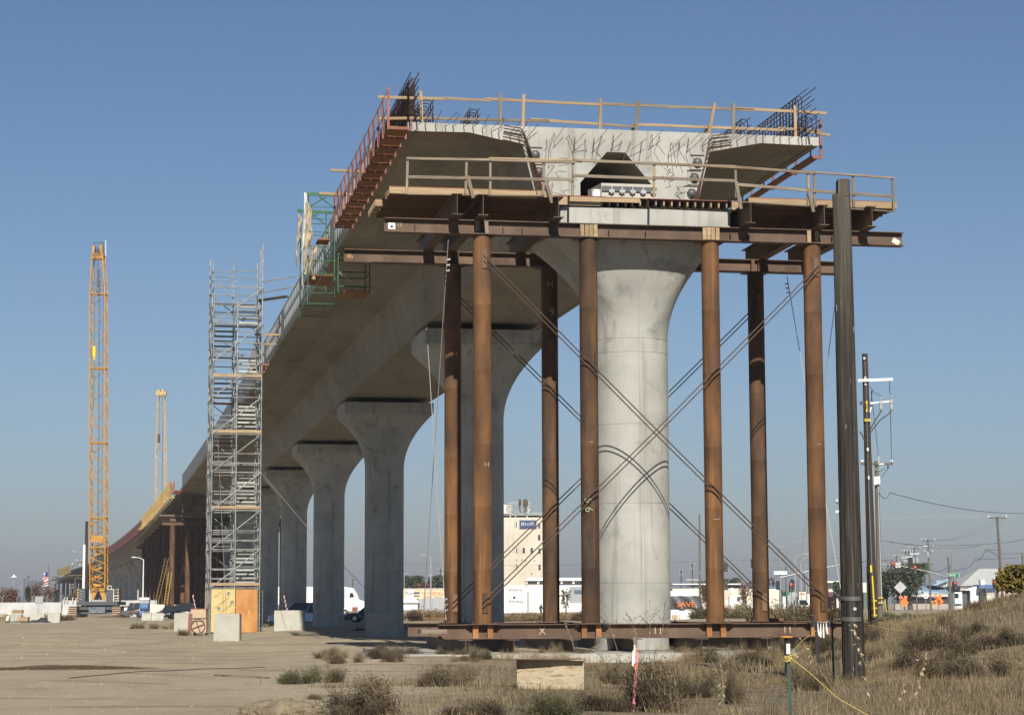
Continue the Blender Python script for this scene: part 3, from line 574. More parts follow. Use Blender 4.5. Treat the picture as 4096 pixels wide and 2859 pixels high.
for i, v in enumerate((-5.45, -4.05, -2.3, -.5, 1.45, 3.45, 5.6)):
    o = ibm('ground_beam', F(v, -1.35 + .12 * (i % 3), .395), F(v + .05, 7.2, .395), .38, .34 if i % 2 else .40, RUSTD, None, .02, .016)
    tag(o, 'short rusty I-beam end under the front sill beam, %s from the left' % WD[i], 'steel beam', 'ground beams under the sills')
# brace rods in crossed pairs
def brace(label, a, b, rowu, off):
    for k in (0, 1):
        dz = .16 * k; o = MB().path([a + Z3 * (-dz), a + (b - a) * .5 + Z3 * (-dz - .05), b + Z3 * (-dz)], .019, 6).build('brace_rod', ROD, None, .8)
        tag(o, label % ('upper' if k == 0 else 'lower'), 'brace rod', 'crossed brace rods')
for rowu, vv_, nm, zt in ((0, PV, 'front', 11.75), (5.6, RV, 'back', 11.5)):
    u = rowu - R0 - .05
    brace('%s rod of the ' + nm + ' brace pair falling from top left to bottom right', F(vv_[0], u, zt), F(vv_[3] + .12, u, 1.75), rowu, 0)
    brace('%s rod of the ' + nm + ' brace pair rising from bottom left to top right', F(vv_[0] - .05, u - .045, 1.65), F(vv_[3] + .1, u - .045, zt - .05), rowu, 0)
# stringers from cap beam to cap beam
for i, v in enumerate((-5.62, -4.86, -2.62, 3.22, 5.5, 7.0)):
    o = ibm('stringer_beam', F(v, -.95, 13.135), F(v, 7.4, 13.135), .62, .30, RUSTD, None, .02, .014)
    tag(o, 'deep rusty stringer beam under the timber platform, %s from the left' % WD[i], 'steel beam', 'stringers under the platform')
    if i in (2, 4): pass
# timber work platform
wp = thing('work_platform', 'timber work platform of close joists on steel stringers below the deck end', 'platform', F(-7.4, -.6, 13.45))
for (va, vb, side) in ((-7.55, -2.72, 0), (3.28, 7.92, 1)):
    for j in range(17):
        u = -.42 + .235 * j; e = rnd(-.06, .06); sh = -.0 if side == 0 else 0
        bar('joist', F(va + (e if side == 0 else 0), u, 13.545), F(vb + (e if side else 0), u, 13.545), .055, .185, WOODD, wp)
    bar('front_beam', F(va - .02, -.55, 13.56), F(vb - (.5 if side == 0 else 0), -.55, 13.56), .09, .21, WOODF, wp)
    if side == 0:
        bar('front_beam', F(vb - .48, -.56, 13.575), F(vb, -.56, 13.575), .09, .19, WOODF, wp)
        for j in range(9): block('joist_end', F(va - .12, 1.4 + .235 * j, 13.55), (.2, .09, .2), WOODF, wp, RZ(FA))
    for q in range(6): block('deck_sheet', F(va + (vb - va) * (q + .5) / 6, 1.45, 13.66), ((vb - va) / 6 - .012, 4.1, .022), PLY, wp, RZ(FA))
# railing of the platform
pr = thing('platform_railing', 'weathered timber railing along the front edge of the work platform', 'railing', F(-6.7, -.62, 13.67))
for (x0, y0, x1, y1) in ((1630, 633, 1627, 777), (1866, 640, 1862, 775), (1961, 640, 1960, 778), (2175, 645, 2172, 781), (2292, 648, 2290, 783), (2617, 660, 2616, 790), (2942, 668, 2944, 790), (3232, 692, 3234, 822), (3257, 690, 3260, 820), (3412, 705, 3416, 830), (3570, 712, 3575, 846)):
    bar('post', fpl(x1, y1, -.66), fpl(x0, y0, -.66), .07, .045, WOODG if rnd(0, 1) > .35 else WOODF, pr, FU)
for x0, y0, x1, y1 in ((1871, 703, 1893, 792), (2180, 706, 2208, 812), (2944, 726, 2964, 836), (3231, 752, 3254, 848)): bar('kicker', fpl(x1, y1, -.72), fpl(x0, y0, -.72), .10, .04, WOODG, pr, FU)
for a, b_, m, h in (((1626, 634), (1962, 640), WOODG, .09), ((1955, 633), (2295, 641), WOODF, .06), ((1958, 640), (2300, 650), WOODG, .10), ((2290, 641), (2945, 668), WOODG, .10), ((2615, 655), (3255, 688), WOODF, .05), ((2940, 669), (3260, 692), WOODG, .09), ((3255, 690), (3573, 712), WOODG, .07)):
    bar('top_rail', fpl(*a, -.70), fpl(*b_, -.70), .08, h * .75, m, pr)
for a, b_ in (((1632, 708), (1870, 712)), ((1868, 712), (2172, 718)), ((2172, 716), (2295, 718)), ((2290, 703), (2617, 714)), ((2612, 712), (2945, 724)), ((2940, 737), (3235, 762)), ((3230, 762), (3568, 786))):
    bar('mid_rail', fpl(*a, -.71), fpl(*b_, -.71), .045, .085, WOODG, pr)
bar('toe_strip', fpl(1626, 777, -.64), fpl(2175, 783, -.64), .04, .03, WOODG, pr); bar('toe_strip', fpl(2925, 805, -.64), fpl(3575, 846, -.64), .04, .03, WOODG, pr)
# joist grid and boards in the gap over the pier cap
cr = thing('timber_cribbing', 'open timber joists and boards packed on top of the bare pier cap', 'cribbing', F(-2.6, .4, ZC))
PLR = flat('red_faced_plywood', (.20, .07, .055), .6)
block('sheet', F(.35, 1.35, 13.70), (5.7, 2.2, .02), PLR, cr, RZ(FA)); block('sheet', F(-1.75, 1.3, 13.735), (1.7, 1.9, .018), PLR, cr, RZ(FA))
for j in range(13):
    v = -.1 + .245 * j
    bar('joist', F(v, .33, 13.565), F(v, 2.2, 13.565), .05, .24, WOODF if j % 3 else WOODG, cr); block('chock', F(v + .06, .42, 13.435), (.10, .14, .06), WOODF, cr, RZ(FA))
for j in range(4): bar('joist', F(-1.05 + .25 * j, .33, 13.51), F(-1.05 + .25 * j, 2.2, 13.51), .05, .15, WOODG, cr); 
bar('edge_board', F(-2.58, .28, 13.63), F(.12, .28, 13.63), .05, .135, WOODF, cr); bar('edge_board', F(-2.5, .28, 13.495), F(-1.1, .28, 13.495), .05, .13, WOODF, cr)
for z in (13.62, 13.47): bar('edge_board', F(3.13 if z < 13.5 else 3.09, .28, z), F(4.35 - 1.1, .28, z), .05, .14, WOODF, cr)
for z in (13.62, 13.475): bar('end_board', F(2.98, .285, z), F(3.2, .285, z), .05, .135, WOODF, cr)
# concrete key block with anchor bolts, and a bucket
kb = thing('anchor_block', 'grey concrete block with a row of protruding anchor bolts at the girder mouth', 'block', F(-.1, 1.2, 13.71))
b = MB(); c_ = [F(v, u, z) for v, u, z in ((-.85, 1.2, 13.71), (.88, 1.2, 13.71), (.88, 3.2, 13.71), (-.85, 3.2, 13.71), (-.85, 1.25, 14.34), (.88, 1.25, 14.34), (.88, 3.2, 14.5), (-.85, 3.2, 14.5))]
b.add(c_, [(0, 3, 2, 1), (4, 5, 6, 7), (0, 1, 5, 4), (1, 2, 6, 5), (2, 3, 7, 6), (3, 0, 4, 7)]).build('body', CBLK, kb)
bar('slate_band', F(-.84, 1.19, 14.16), F(.87, 1.19, 14.16), .03, .16, GREY, kb)
for j in range(5):
    v = -.55 + .33 * j; q = block('anchor_seat', F(v, 1.15, 14.08), (.17, .09, .09), GREYL, kb, RZ(FA)); MB().tube(F(v, 1.14, 14.0), F(v, 1.14, 14.24), .035, n=8).build('anchor_bolt', GALVC, kb, .6)
bk = MB().lathe(F(-1.08, .95, 13.75), [(.11, 0), (.135, .02), (.14, .26), (.155, .27), (.155, .30), (.13, .30)], 18).build('bucket', WHITE, None, .7); tag(bk, 'small white plastic bucket standing beside the anchor block', 'bucket')
# wire rope guys with clips
def guy(label, pts, clips=()):
    t = thing('guy_wire', label, 'guy wire', pts[-1], 'wire rope guys on the pipe bents')
    MB().path(pts, .013, 5).build('rope', WIREL, t)
    for c in clips:
        for k in range(3):
            p = c + (pts[0] - pts[-1]).normalized() * .17 * (k - 1); MB().box(p, (.10, .035, .035)).box(p + Vector((.03, 0, .02)), (.03, .05, .03)).build('wire_clip', GALV, t)
def mid(a, b, s): return (a + b) / 2 - Z3 * s
a, b_ = S(1690, 1052, 66.2), S(1784, 2480, 60.95); guy('wire rope from the back cap beam down to clips on the front sill, left', [a, mid(a, b_, .12), b_], [b_ + Z3 * .45])
a, b_ = S(1793, 960, 60.9), S(1692, 2482, 66.3); guy('wire rope with clips hanging from the front cap beam at left', [a, mid(a, b_, .1), b_], [a - Z3 * .75, b_ + Z3 * .45])
a, b_ = S(3148, 1105, 68.2), S(3385, 2480, 63.0); guy('wire rope with clips from the back cap beam down to the right', [a, mid(a, b_, .1), b_], [a - Z3 * .4])
a, b_ = S(3345, 1180, 67.0), S(3172, 2470, 68.6); guy('slack wire rope behind the rightmost front pipe', [a, mid(a, b_, .05), b_])
for i, (px, py, Y, sz, m, lb) in enumerate(((1745, 2476, 66.4, (.9, .2, .09), WOODD, 'dark timber scraps lying on the back sill beam at its left end'), (3060, 2481, 68.9, (1.2, .25, .11), WOODD, 'dark timber offcuts lying on the sill beam near the right pipes'), (1728, 2527, 60.2, (.75, .5, .12), WOODG, 'weathered timber block under the left end of the front sill'))):
    tag(block('timber_scrap', S(px, py, Y) + Z3 * .02, sz, m, None, RZ(FA + .1)), lb, 'timber')
o = MB(); q = S(3172, 2487, 63.6); o.path([q, q + Vector((.02, 0, .3)), q + Vector((-.05, 0, .45)), q + Vector((-.14, 0, .52))], .012).path([q + Vector((-.05, 0, .45)), q + Vector((.06, .02, .6))], .011)
tag(o.build('bent_bar', REBAR), 'bent dark bar sticking up from the sill between the right hand pipes', 'bar')
# ------------------------------------------------------------------ distant falsework bents under the span being cast
def bent(Y, zt, label, vs_, r=.36, ext=8.9, z0=0.2, n=10):
    t = thing('falsework_bent', label, 'falsework', V(Y, 0, 0), 'distant falsework bents')
    for v in vs_:
        p = V(Y, v, z0); me = cached(('fp', r, zt), lambda: MB().lathe((0, 0, 0), [(r, 0), (r, zt - z0)], n).mesh('pipe', RUST, .7)); place(bpy.data.objects.new('pipe', me), p, t)
    ibm('cap_beam', V(Y, -ext, zt + .25), V(Y, ext, zt + .25), .5, .4, RUSTD, t); ibm('upper_beam', V(Y + 1, -ext + 1, zt + .8), V(Y + 1, ext - 1, zt + .8), .5, .4, RUSTD, t)
    return t
BY = [273, 286, 300, 315, 331, 348, 366, 385, 800, 830, 862, 896, 930, 960]
for i, Y in enumerate(BY):
    bent(Y, 11.9, ('rusty pipe bent under the span with yellow forms, %s from the near end' % (ORD[i] if i else 'nearest')) if i < 8 else 'far falsework bent at the distant end of the viaduct', [-7.6, -5.6, -3.6, -1.4, 1.4, 4.2, 6.6] if i < 8 else [-9, -5, -2, 2, 6])
def deckrun(label, Y0, Y1, v0, v1, z, m, n):
    t = thing('falsework_deck', label, 'falsework deck', V(Y0, v0, z))
    for i in range(n):
        Ya = Y0 + (Y1 - Y0) * i / n; Yb = Y0 + (Y1 - Y0) * (i + .96) / n
        MB().add([V(Y, v, zz) for Y in (Ya, Yb) for v, zz in ((v0, z), (v1, z), (v1, z + .18), (v0, z + .18))], [(0, 1, 2, 3), (7, 6, 5, 4), (0, 4, 5, 1), (1, 5, 6, 2), (2, 6, 7, 3), (3, 7, 4, 0)]).build('deck_bay', m, t)
    return t
deckrun('tan joist platform of the distant falsework jutting left below the yellow forms', 276, 392, -9.2, -2.6, 13.2, WOODG, 24)
deckrun('joist platform of the farthest falsework at the end of the viaduct', 800, 965, -11.6, -2.5, 13.1, WOODG, 14)
def forms(label, Y0, Y1, z0, z1, m, step, vout=6.95, posts=True):
    t = thing('edge_forms', label, 'formwork', V(Y0, -vout, z0), 'formwork along the left deck edge')
    n = int((Y1 - Y0) / step)
    for i in range(n):
        Ya = Y0 + step * i; Yb = Ya + step * .94
        MB().add([V(Y, -v, z) for Y in (Ya, Yb) for v, z in ((vout, z0), (vout - .12, z0), (vout - .12, z1), (vout, z1))], [(0, 1, 2, 3), (7, 6, 5, 4), (0, 4, 5, 1), (1, 5, 6, 2), (2, 6, 7, 3), (3, 7, 4, 0)]).build('form_panel', m, t)
        if posts: bar('form_rib', V(Ya, -vout - .09, z0), V(Ya, -vout - .09, z1 + .25), .09, .14, m, t)
        if i % 2 == 0: bar('outrigger', V(Ya, -vout - .9, z0 - .05), V(Ya, -vout + .5, z0 - .05), .12, .14, m, t)
forms('yellow timber edge forms on the span being cast, beyond the stair tower', 280, 398, 15.85, 17.9, YFORM, 3.0, 7.6)
forms('dull red edge forms on the deck further along than the yellow ones', 400, 640, 16.3, 18.3, flat('dull_red_form', (.12, .045, .035), .8), 6.0)
forms('pale yellow forms at the far end of the viaduct', 880, 985, 15.4, 18.6, YFORM, 7.0)
rs2 = thing('shoring_tower', 'dark shoring frames filling the gap under the distant forms beside the tower', 'shoring', V(271, -5, 13.4))
for k in range(9):
    v = -6.4 + 1.2 * k; rod('shore', V(271, v, 13.4), V(271, v, 15.8), .06, RUSTD, rs2, 6)
for z in (13.6, 14.5, 15.4): rod('ledger', V(271, -6.6, z), V(271, 4, z), .05, RUSTD, rs2, 6)
for i, (x0, y0, x1, y1) in enumerate(((681, 2286, 662, 2418), (668, 2230, 626, 2412))):
    t = thing('ladder', 'yellow ladder leaning on the rusty falsework pipes, ' + ('right hand one' if i == 0 else 'left hand duller one'), 'ladder', S(x1, y1, 262), 'yellow ladders at the falsework')
    A0, A1 = S(x0, y0, 265), S(x1, y1, 262)
    LM = flat('ladder_yellow', (.42, .27, .03)) if i == 0 else flat('dull_ladder_yellow', (.20, .13, .03))
    for d in (-.2, .2): rod('rail', A1 + Vector((d, 0, 0)), A0 + Vector((d, 0, 0)), .045, LM, t, 5)
    for k in range(1, 12): rod('rung', A1 + (A0 - A1) * k / 12 - Vector((.2, 0, 0)), A1 + (A0 - A1) * k / 12 + Vector((.2, 0, 0)), .025, LM, t, 4)
# ------------------------------------------------------------------ scaffold stair tower
TO = Vector((-16.64, 116, 0)); TL = Vector((.975, .22, 0)); TD = Vector((-.22, .975, 0)); TA = math.atan2(.22, .975)
def T(l, d, z): return TO + TL * l + TD * d + Z3 * z
def tz(py): return CAMZ + (HZ - py) / FPX * 116 * 1.008
st = thing('stair_tower', 'tall grey scaffold stair tower beside the viaduct, plywood at its base', 'scaffold tower', T(0, 0, 0))
def tpost(l, d, top):
    def mk():
        b = MB().tube((0, 0, .05), (0, 0, top), .034, n=7); b.box((0, 0, .03), (.16, .16, .03))
        for k in range(1, int(top / .517)): b.tube((0, 0, .517 * k), (0, 0, .517 * k + .03), .075, n=7)
        return b.mesh('standard', GALV, .7)
    place(bpy.data.objects.new('standard', cached(('std', top), mk)), T(l, d, 0), st)
for l, d, top in ((0, 0, 18.95), (1.33, 0, 18.6), (2.7, 0, 21.85), (0, 3.0, 21.3), (1.33, 3.0, 21.3), (2.7, 3.0, 21.2), (0, 1.1, 20.9), (2.7, 1.1, 21.6), (1.33, 1.1, 17.0), (0, 2.2, 18.7), (1.33, 2.2, 18.2), (2.7, 2.2, 19.0)): tpost(l, d, top)
NODE = [2348, 2197, 2042, 1891, 1739, 1591, 1446, 1296, 1149]
def led(l0, d0, z0, l1, d1, z1, r=.028, n='ledger'): rod(n, T(l0, d0, z0), T(l1, d1, z1), r, GALV, st, 6)
for k, y in enumerate(NODE):
    z = tz(y)
    led(0, 0, z, 2.7, 0, z); led(0, 3, z, 2.7, 3, z); led(0, 0, z, 0, 3, z); led(2.7, 0, z, 2.7, 3, z)
    if k < 8:
        z2 = tz(NODE[k + 1]); h = z2 - z
        led(0, 0, z + .52, 2.7, 0, z + .52) if k % 2 else led(0, 0, z + .52, 1.33, 0, z + .52)
        led(0, 0, z + 1.04, 2.7, 0, z + 1.04); led(0, 3, z + 1.04, 2.7, 3, z + 1.04); led(0, 0, z + 1.04, 0, 3, z + 1.04); led(2.7, 0, z + 1.04, 2.7, 3, z + 1.04)
        led(0, -.05, z, 2.7, -.05, z2, .036, 'front_brace'); led(0, 3.05, z2, 2.7, 3.05, z, .028, 'rear_brace')
        led(0, 1.1, z + .5, 2.7, 1.1, z + .5); led(0, 3, z + .52, 2.7, 3, z + .52); led(1.33, 0, z + .02, 1.33, 3, z + .02); led(0, 0, z + .52, 0, 3, z + .52); led(2.7, 0, z + .52, 2.7, 3, z + .52); led(1.33, 1.1, z + 1.5, 2.7, 1.1, z + 1.5)
        led(-.05, 0, z, -.05, 3, z2, .028, 'side_brace'); led(2.75, 3, z, 2.75, 0, z2, .028, 'side_brace')
led(0, -.05, .35, 2.7, -.05, tz(2348), .036, 'front_brace')
for z, sets in ((tz(1149) + .55, 1), (tz(1149) + 1.05, 1)):
    led(0, 3, z, 2.7, 3, z); led(0, 0.9, z, 0, 3, z); led(0, 1.1, z, 1.33, 1.1, z)
led(1.33, 3, tz(1045), 2.7, 3, tz(1045)); led(0, 3, tz(1058), 1.33, 3, tz(1165), n='rear_brace')
front = [2340, 2037, 1735, 1511, 1299]; rear = [2197, 1891, 1598, 1409, 1189]
for i, y in enumerate(front):
    z = tz(y)
    for q in range(3): block('deck_panel', T(1.35, .16 + .25 * q, z - .03), (2.62, .235, .05), DECKM, st, RZ(TA))
    if i < 4: block('toe_board', T(1.35, -.045, z + .10), (2.66, .035, .16), WOODF, st, RZ(TA))
for i, y in enumerate(rear):
    z = tz(y); w = (2.62, 1.35) if i == 4 else (1.3, .68)
    for q in range(3): block('deck_panel', T(w[1], 2.35 + .25 * q, z - .03), (w[0], .235, .05), DECKM, st, RZ(TA))
    if i != 4: 
        for q in range(3): block('deck_panel', T(2.05, 2.35 + .25 * q, z - .03), (1.3, .235, .05), DECKM, st, RZ(TA))
lv = sorted(front + rear, reverse=True); TREAD = mat('stair_tread', [(.34, .35, .32), (.48, .48, .43)], 3, .6, .1, metal=.1, var=.2)
for i in range(9):
    z0, z1 = tz(lv[i]), tz(lv[i + 1]); up = i % 2 == 0; l = 1.98 if i % 2 == 0 else .68; n = max(5, int((z1 - z0) / .22))
    fl = thing('stair_flight', None, None, T(l, .8, z0)); fl.parent = st; fl.matrix_basis = Matrix.Translation(LOC[fl] - LOC[st])
    d0, d1 = (.85, 2.25) if up else (2.25, .85)
    for j in range(1, n):
        t = j / n; block('tread', T(l, d0 + (d1 - d0) * t, z0 + (z1 - z0) * t), (1.08, .25, .075), TREAD if up else DECKM, fl, RZ(TA))
    for s_ in (-.56, .56):
        bar('stringer', T(l + s_, d0, z0), T(l + s_, d1, z1), .035, .16, GALV, fl)
        rod('handrail', T(l + s_, d0, z0 + .95), T(l + s_, d1, z1 + .95), .02, GALV, fl, 5)
PLYY = mat('printed_yellow_panel', [(.56, .41, .17), (.62, .47, .21)], 1.5, .8, .1, var=.03); PLYO = mat('orange_plywood', [(.34, .145, .04), (.45, .21, .065), (.52, .27, .09)], 1.3, .7, .15, 30, (1.2, 1.2, .5), var=.03, spots=((.60, .38, .16), 4, .64, .72))
PRINT = flat('grey_print', (.20, .19, .15), .9)
block('plywood_panel', T(.70, -.10, 1.30), (1.30, .03, 2.34), PLYY, st, RZ(TA)); block('plywood_panel', T(1.99, -.10, 1.28), (1.20, .03, 2.36), PLYO, st, RZ(TA))
for x, z, s in ((.42, 2.18, 'tes, Inc'), (.62, 1.72, 'd Laminates, Inc'), (.72, 1.30, 'Pacific Wood Lam'), (.80, .86, 'Inc  Pacific Wood L'), (.70, .42, 'Laminates, Inc')):
    text('panel_print', s, .155, T(x, -.122, z), PRINT, st, RZ(TA) @ Matrix.Rotation(-.66, 3, 'Y'))
for x, z in ((1.0, 2.2), (.48, 1.38), (1.2, 1.72), (1.15, .5)):
    for k in range(3):
        a = k * 2.094 + .5; c_ = T(x, -.118, z); pts = [c_] + [c_ + (TL * math.cos(a + q) + Z3 * math.sin(a + q)) * .13 for q in (0, 1.047, 2.094)]
        MB().prism(pts, TD * -.004).build('panel_print', flat('print_%d' % k, (.16 + .1 * k, .17 + .1 * k, .14 + .07 * k), .9), st)
for l, h, m in ((-.28, 2.75, WOODG), (-.16, 2.45, WOODG), (-.05, 2.4, DECKM), (2.86, 2.4, WOODG)): bar('upright_board', T(l, -.12, .05), T(l, -.12, h), .10, .04, m, st, TL)
bar('sole_board', T(2.5, -.3, .07), T(3.5, -.3, .07), .25, .12, WOODF, st); block('sole_board', T(1.2, .05, .03), (2.9, .3, .05), WOODG, st, RZ(TA))
WK = V(118.3, -6.4, 0); zw = tz(1186)
for q in range(3): bar('walk_plank', T(2.55, 1.0 + .25 * q, zw), Vector((WK.x, WK.y + .25 * q - .4, zw + .12)), .235, .05, DECKM, st)
for dz in (.45, .58, 1.05, 1.18):
    rod('walk_rail', T(2.7, 1.1 if dz in (.45, 1.05) else 2.2, zw + dz), Vector((WK.x + .4, WK.y + (0 if dz in (.45, 1.05) else 1.0), zw + dz + .25)), .024, GALV, st, 6)
for q in range(2): bar('timber_outrigger', T(2.4, 1.2 + q, tz(1326 + 30 * q)), T(3.75, 1.2 + q, tz(1324 + 30 * q)), .1, .1, WOODF, st)
a, b_ = T(2.72, 0, tz(1891)), S(1556, 2450, 100.5); guy('long guy cable from the stair tower down to the block in the shade', [a, mid(a, b_, .25), b_])
a, b_ = T(.3, -.1, tz(1760)), S(905, 2452, 95.0); guy('guy cable hanging down the front of the stair tower to the near block', [a, mid(a, b_, .0), b_])
# ------------------------------------------------------------------ concrete ballast blocks
def cblock(x, y, w, d, h, rot, label, m=CBLK, ribbon=False):
    b = bmesh.new(); bmesh.ops.create_cube(b, size=1)
    bmesh.ops.scale(b, vec=(w, d, h), verts=b.verts); bmesh.ops.bevel(b, geom=b.edges[:], offset=.03, segments=2, affect='EDGES')
    bmesh.ops.subdivide_edges(b, edges=[e for e in b.edges if e.calc_length() > .5], cuts=3, use_grid_fill=True)
    for v in b.verts: v.co += Vector((rnd(-.006, .006), rnd(-.006, .006), rnd(-.006, .006)))
    me = bpy.data.meshes.new('ballast_block'); b.to_mesh(me); b.free(); finish(me, m, .7)
    o = bpy.data.objects.new('ballast_block', me); place(o, gz(x, y, h / 2 - .04), None, RZ(rot)); tag(o, label, 'concrete block', 'concrete ballast blocks')
    return o
cblock(-12.75, 94.45, 1.14, 1.2, 1.24, .05, 'pale concrete block standing in front of the stair tower plywood, lower left')
cblock(S(740, 2500, 128).x, 128, 1.2, 1.2, 1.15, .05, 'concrete block half hidden behind the tan box with the wheel')
cblock(S(1155, 2500, 123).x, 123.5, 1.72, 1.2, 1.22, .03, 'wide pale concrete block between the stair tower and the shaded piers')
cblock(S(1537, 2500, 101).x, 101.2, 1.62, 1.2, 1.2, -.04, 'shaded concrete block at the foot of the third pier')
for px, w, lb in ((61, 1.05, 'concrete block beside the pallets at the far left edge'), (119, 1.4, 'wide concrete block behind the dark tarp heap'), (213, 1.15, 'concrete block alone between the tarp heap and the crane')):
    cblock(S(px, 2470, 206).x, 206.5 + (3 if px == 119 else 0), w, 1.2, 1.0 if px < 150 else 1.02, .12, lb)
RBN = flat('pink_and_white_tape', (.62, .42, .42), .7)
for i, (px, py, Y, lb) in enumerate(((1147, 2445, 123.4, 'stick with pink tape on the wide block right of the tower'), (782, 2440, 127, 'stick with pink tape behind the tan box with the wheel'))):
    p = S(px, py, Y); t = thing('marker_stick', lb, 'marker', p, 'taped marker sticks')
    MB().path([p, p + Vector((-.06, 0, .5)), p + Vector((-.2, 0, .95))], .018).build('stick', REBAR, t)
    for k in range(4): q = p + Vector((-.05 * k, -.02, .12 + .24 * k)); MB().box(q, (.05, .02, .2), Matrix.Rotation(rnd(-.5, .5), 3, 'Y')).build('tape', RBN, t)
    if i == 0: block('board', p + Vector((-.25, 0, .02)), (.9, .4, .06), REDP, t)
# tan wheeled box
cx_, cy_ = -16.75, 112.5; ct = thing('wheeled_box', 'tan plywood box on runners with a big spoked wheel on its front', 'box', (cx_, cy_, 0))
block('lower_box', (cx_, cy_ + .4, .53), (.82, .8, .78), TANP, ct); block('upper_box', (cx_ - .01, cy_ + .4, 1.16), (.80, .8, .46), TANP, ct); block('shelf_lip', (cx_, cy_ - .02, .90), (.86, .05, .04), WOODG, ct); block('handle_bar', (cx_ - .02, cy_ - .05, .80), (.6, .06, .05), TANP, ct)
for sx in (-.3, .3): block('runner', (cx_ + sx, cy_ + .4, .07), (.12, .9, .14), WOODG, ct)
MB().path([(cx_ + math.cos(a) * .36, cy_ - .07, .48 + math.sin(a) * .36) for a in np.linspace(0, 2 * math.pi, 29)], .022).build('wheel_rim', RUSTD, ct, .8)
for k in range(4): a = k * 1.571 + .35; MB().path([(cx_, cy_ - .07, .48), (cx_ + math.cos(a) * .36, cy_ - .07, .48 + math.sin(a) * .36)], .02).build('spoke', RUSTD, ct)
block('lid', (cx_, cy_ + .4, 1.405), (.84, .84, .03), REDP, ct); bar('leaning_board', (cx_ - .47, cy_, .1), (cx_ - .42, cy_, 1.15), .04, .2, REDP, ct)
# ------------------------------------------------------------------ crawler crane
CRX, CRY = -58.6, 300.0
def C(x, d, z): return Vector((CRX + x, CRY + d, z))
cr1 = thing('crawler_crane', 'large crawler crane with a tall orange-yellow lattice boom, left of the viaduct', 'crane', C(0, 0, 0))
for sx, lx in ((-1, -3.1), (1, 3.05)):
    b = MB(); 
    prof_t = [(-4.2, .75), (-3.9, .2), (-3.4, .03), (3.4, .03), (3.9, .2), (4.2, .75), (3.9, 1.3), (3.4, 1.5), (-3.4, 1.5), (-3.9, 1.3)]
    b.prism([C(lx - .5, d, z) for d, z in prof_t], (1.0, 0, 0)); tk = b.build('track_frame', GREY, cr1)
    for k in range(10):
        z = .10 + .15 * k; dd = -4.28 + (.16 if k in (0, 9) else 0) + abs(k - 4.5) * .03
        block('track_shoe', C(lx, dd, z), (1.18, .16, .12), RUSTD if k % 2 else TANP, tk)
    for k in range(20):
        for z in (.02, 1.52): block('track_shoe', C(lx, -3.6 + .38 * k, z), (1.18, .34, .06), RUSTD, tk)
block('carbody', C(0, 0, .95), (5.0, 3.2, .95), GREY, cr1); block('front_frame', C(0, -2.1, 1.02), (2.3, 1.0, .85), flat('blue_grey_paint', (.14, .16, .19)), cr1); block('axle_beam', C(0, -1.8, 1.25), (5.6, .6, .4), GREY, cr1)
text('carbody_lettering', 'Tutor', .32, C(-.45, -2.63, 1.28), CARD, cr1)
for x in (-.5, .5): MB().tube(C(x, -2.6, .72), C(x, -2.68, .72), .06, n=6).build('work_lamp', WHITE, cr1)
block('turntable', C(0, 0, 1.55), (3.4, 3.6, .3), GREY, cr1); block('deck', C(0, .8, 1.95), (5.7, 6.5, .5), GREY, cr1)
ARW = flat('amber_arrow', (.75, .38, .04))
for sx, x0, w in ((-1, -2.72, 1.2), (1, 2.2, .95)):
    for k in range(6):
        z = 1.95 + .385 * k; pl = block('counterweight_slab', C(x0, .4, z), (w, 1.6, .365), GREY, cr1); 
        xa = x0 + sx * (w / 2 - .08); MB().prism([C(xa, -.42, z + .13), C(xa, -.42, z - .13), C(xa - sx * .24, -.42, z)], (0, -.02, 0)).build('arrow_mark', ARW, pl)
        if sx < 0 and k: block('slot_mark', C(x0 - .02, -.415, z - .19), (.26, .02, .03), WHITE, pl)
MB().tube(C(1.55, -1.4, 2.95), C(1.55, .2, 2.95), .82, n=22).build('winch_drum', GREY, cr1, .7)
block('operator_cab', C(1.52, .9, 2.95), (1.0, 1.6, 1.9), GREY, cr1); 
for x, z0, z1 in ((.98, 2.2, 3.85), (2.1, 2.2, 3.9), (1.3, 3.9, 4.4), (1.75, 3.9, 4.4)): MB().tube(C(x, -1.5, z0), C(x, -1.5, z1), .045, n=6).build('rail_tube', WHITE, cr1)
for z, x0, x1 in ((3.9, .98, 2.1), (4.4, 1.3, 1.75), (3.0, 2.15, 2.9), (2.6, 2.15, 2.9), (2.3, 2.15, 2.9)): MB().tube(C(x0, -1.5, z), C(x1, -1.5, z), .045, n=6).build('rail_tube', WHITE, cr1)
for x in (-1.3, -1.1): MB().tube(C(x, -1.5, 2.0), C(x, -1.5, 4.3), .05, n=6).build('rail_tube', WHITE, cr1)
block('machine_house', C(-.9, 1.8, 2.9), (1.6, 3.0, 1.7), GREYL, cr1); block('boom_foot_block', C(0, -1.6, 2.1), (1.7, .8, .7), GREYL, cr1)
legs = MB()
for sx in (-1, 1): legs.add([C(sx * .72, d, 2.2) for d in (-1.9, -1.5)] + [C(sx * .95, d, 2.2) for d in (-1.9, -1.5)] + [C(sx * .05, d, 3.9) for d in (-1.9, -1.5)] + [C(sx * 1.02, d, 3.9) for d in (-1.9, -1.5)] + [C(sx * .05, d, 4.05) for d in (-1.9, -1.5)] + [C(sx * 1.02, d, 4.05) for d in (-1.9, -1.5)], [(0, 2, 6, 4), (1, 5, 7, 3), (4, 6, 10, 8), (5, 9, 11, 7), (2, 3, 7, 6), (0, 4, 5, 1), (6, 7, 11, 10)])
legs.build('boom_foot', CRANEY, cr1)
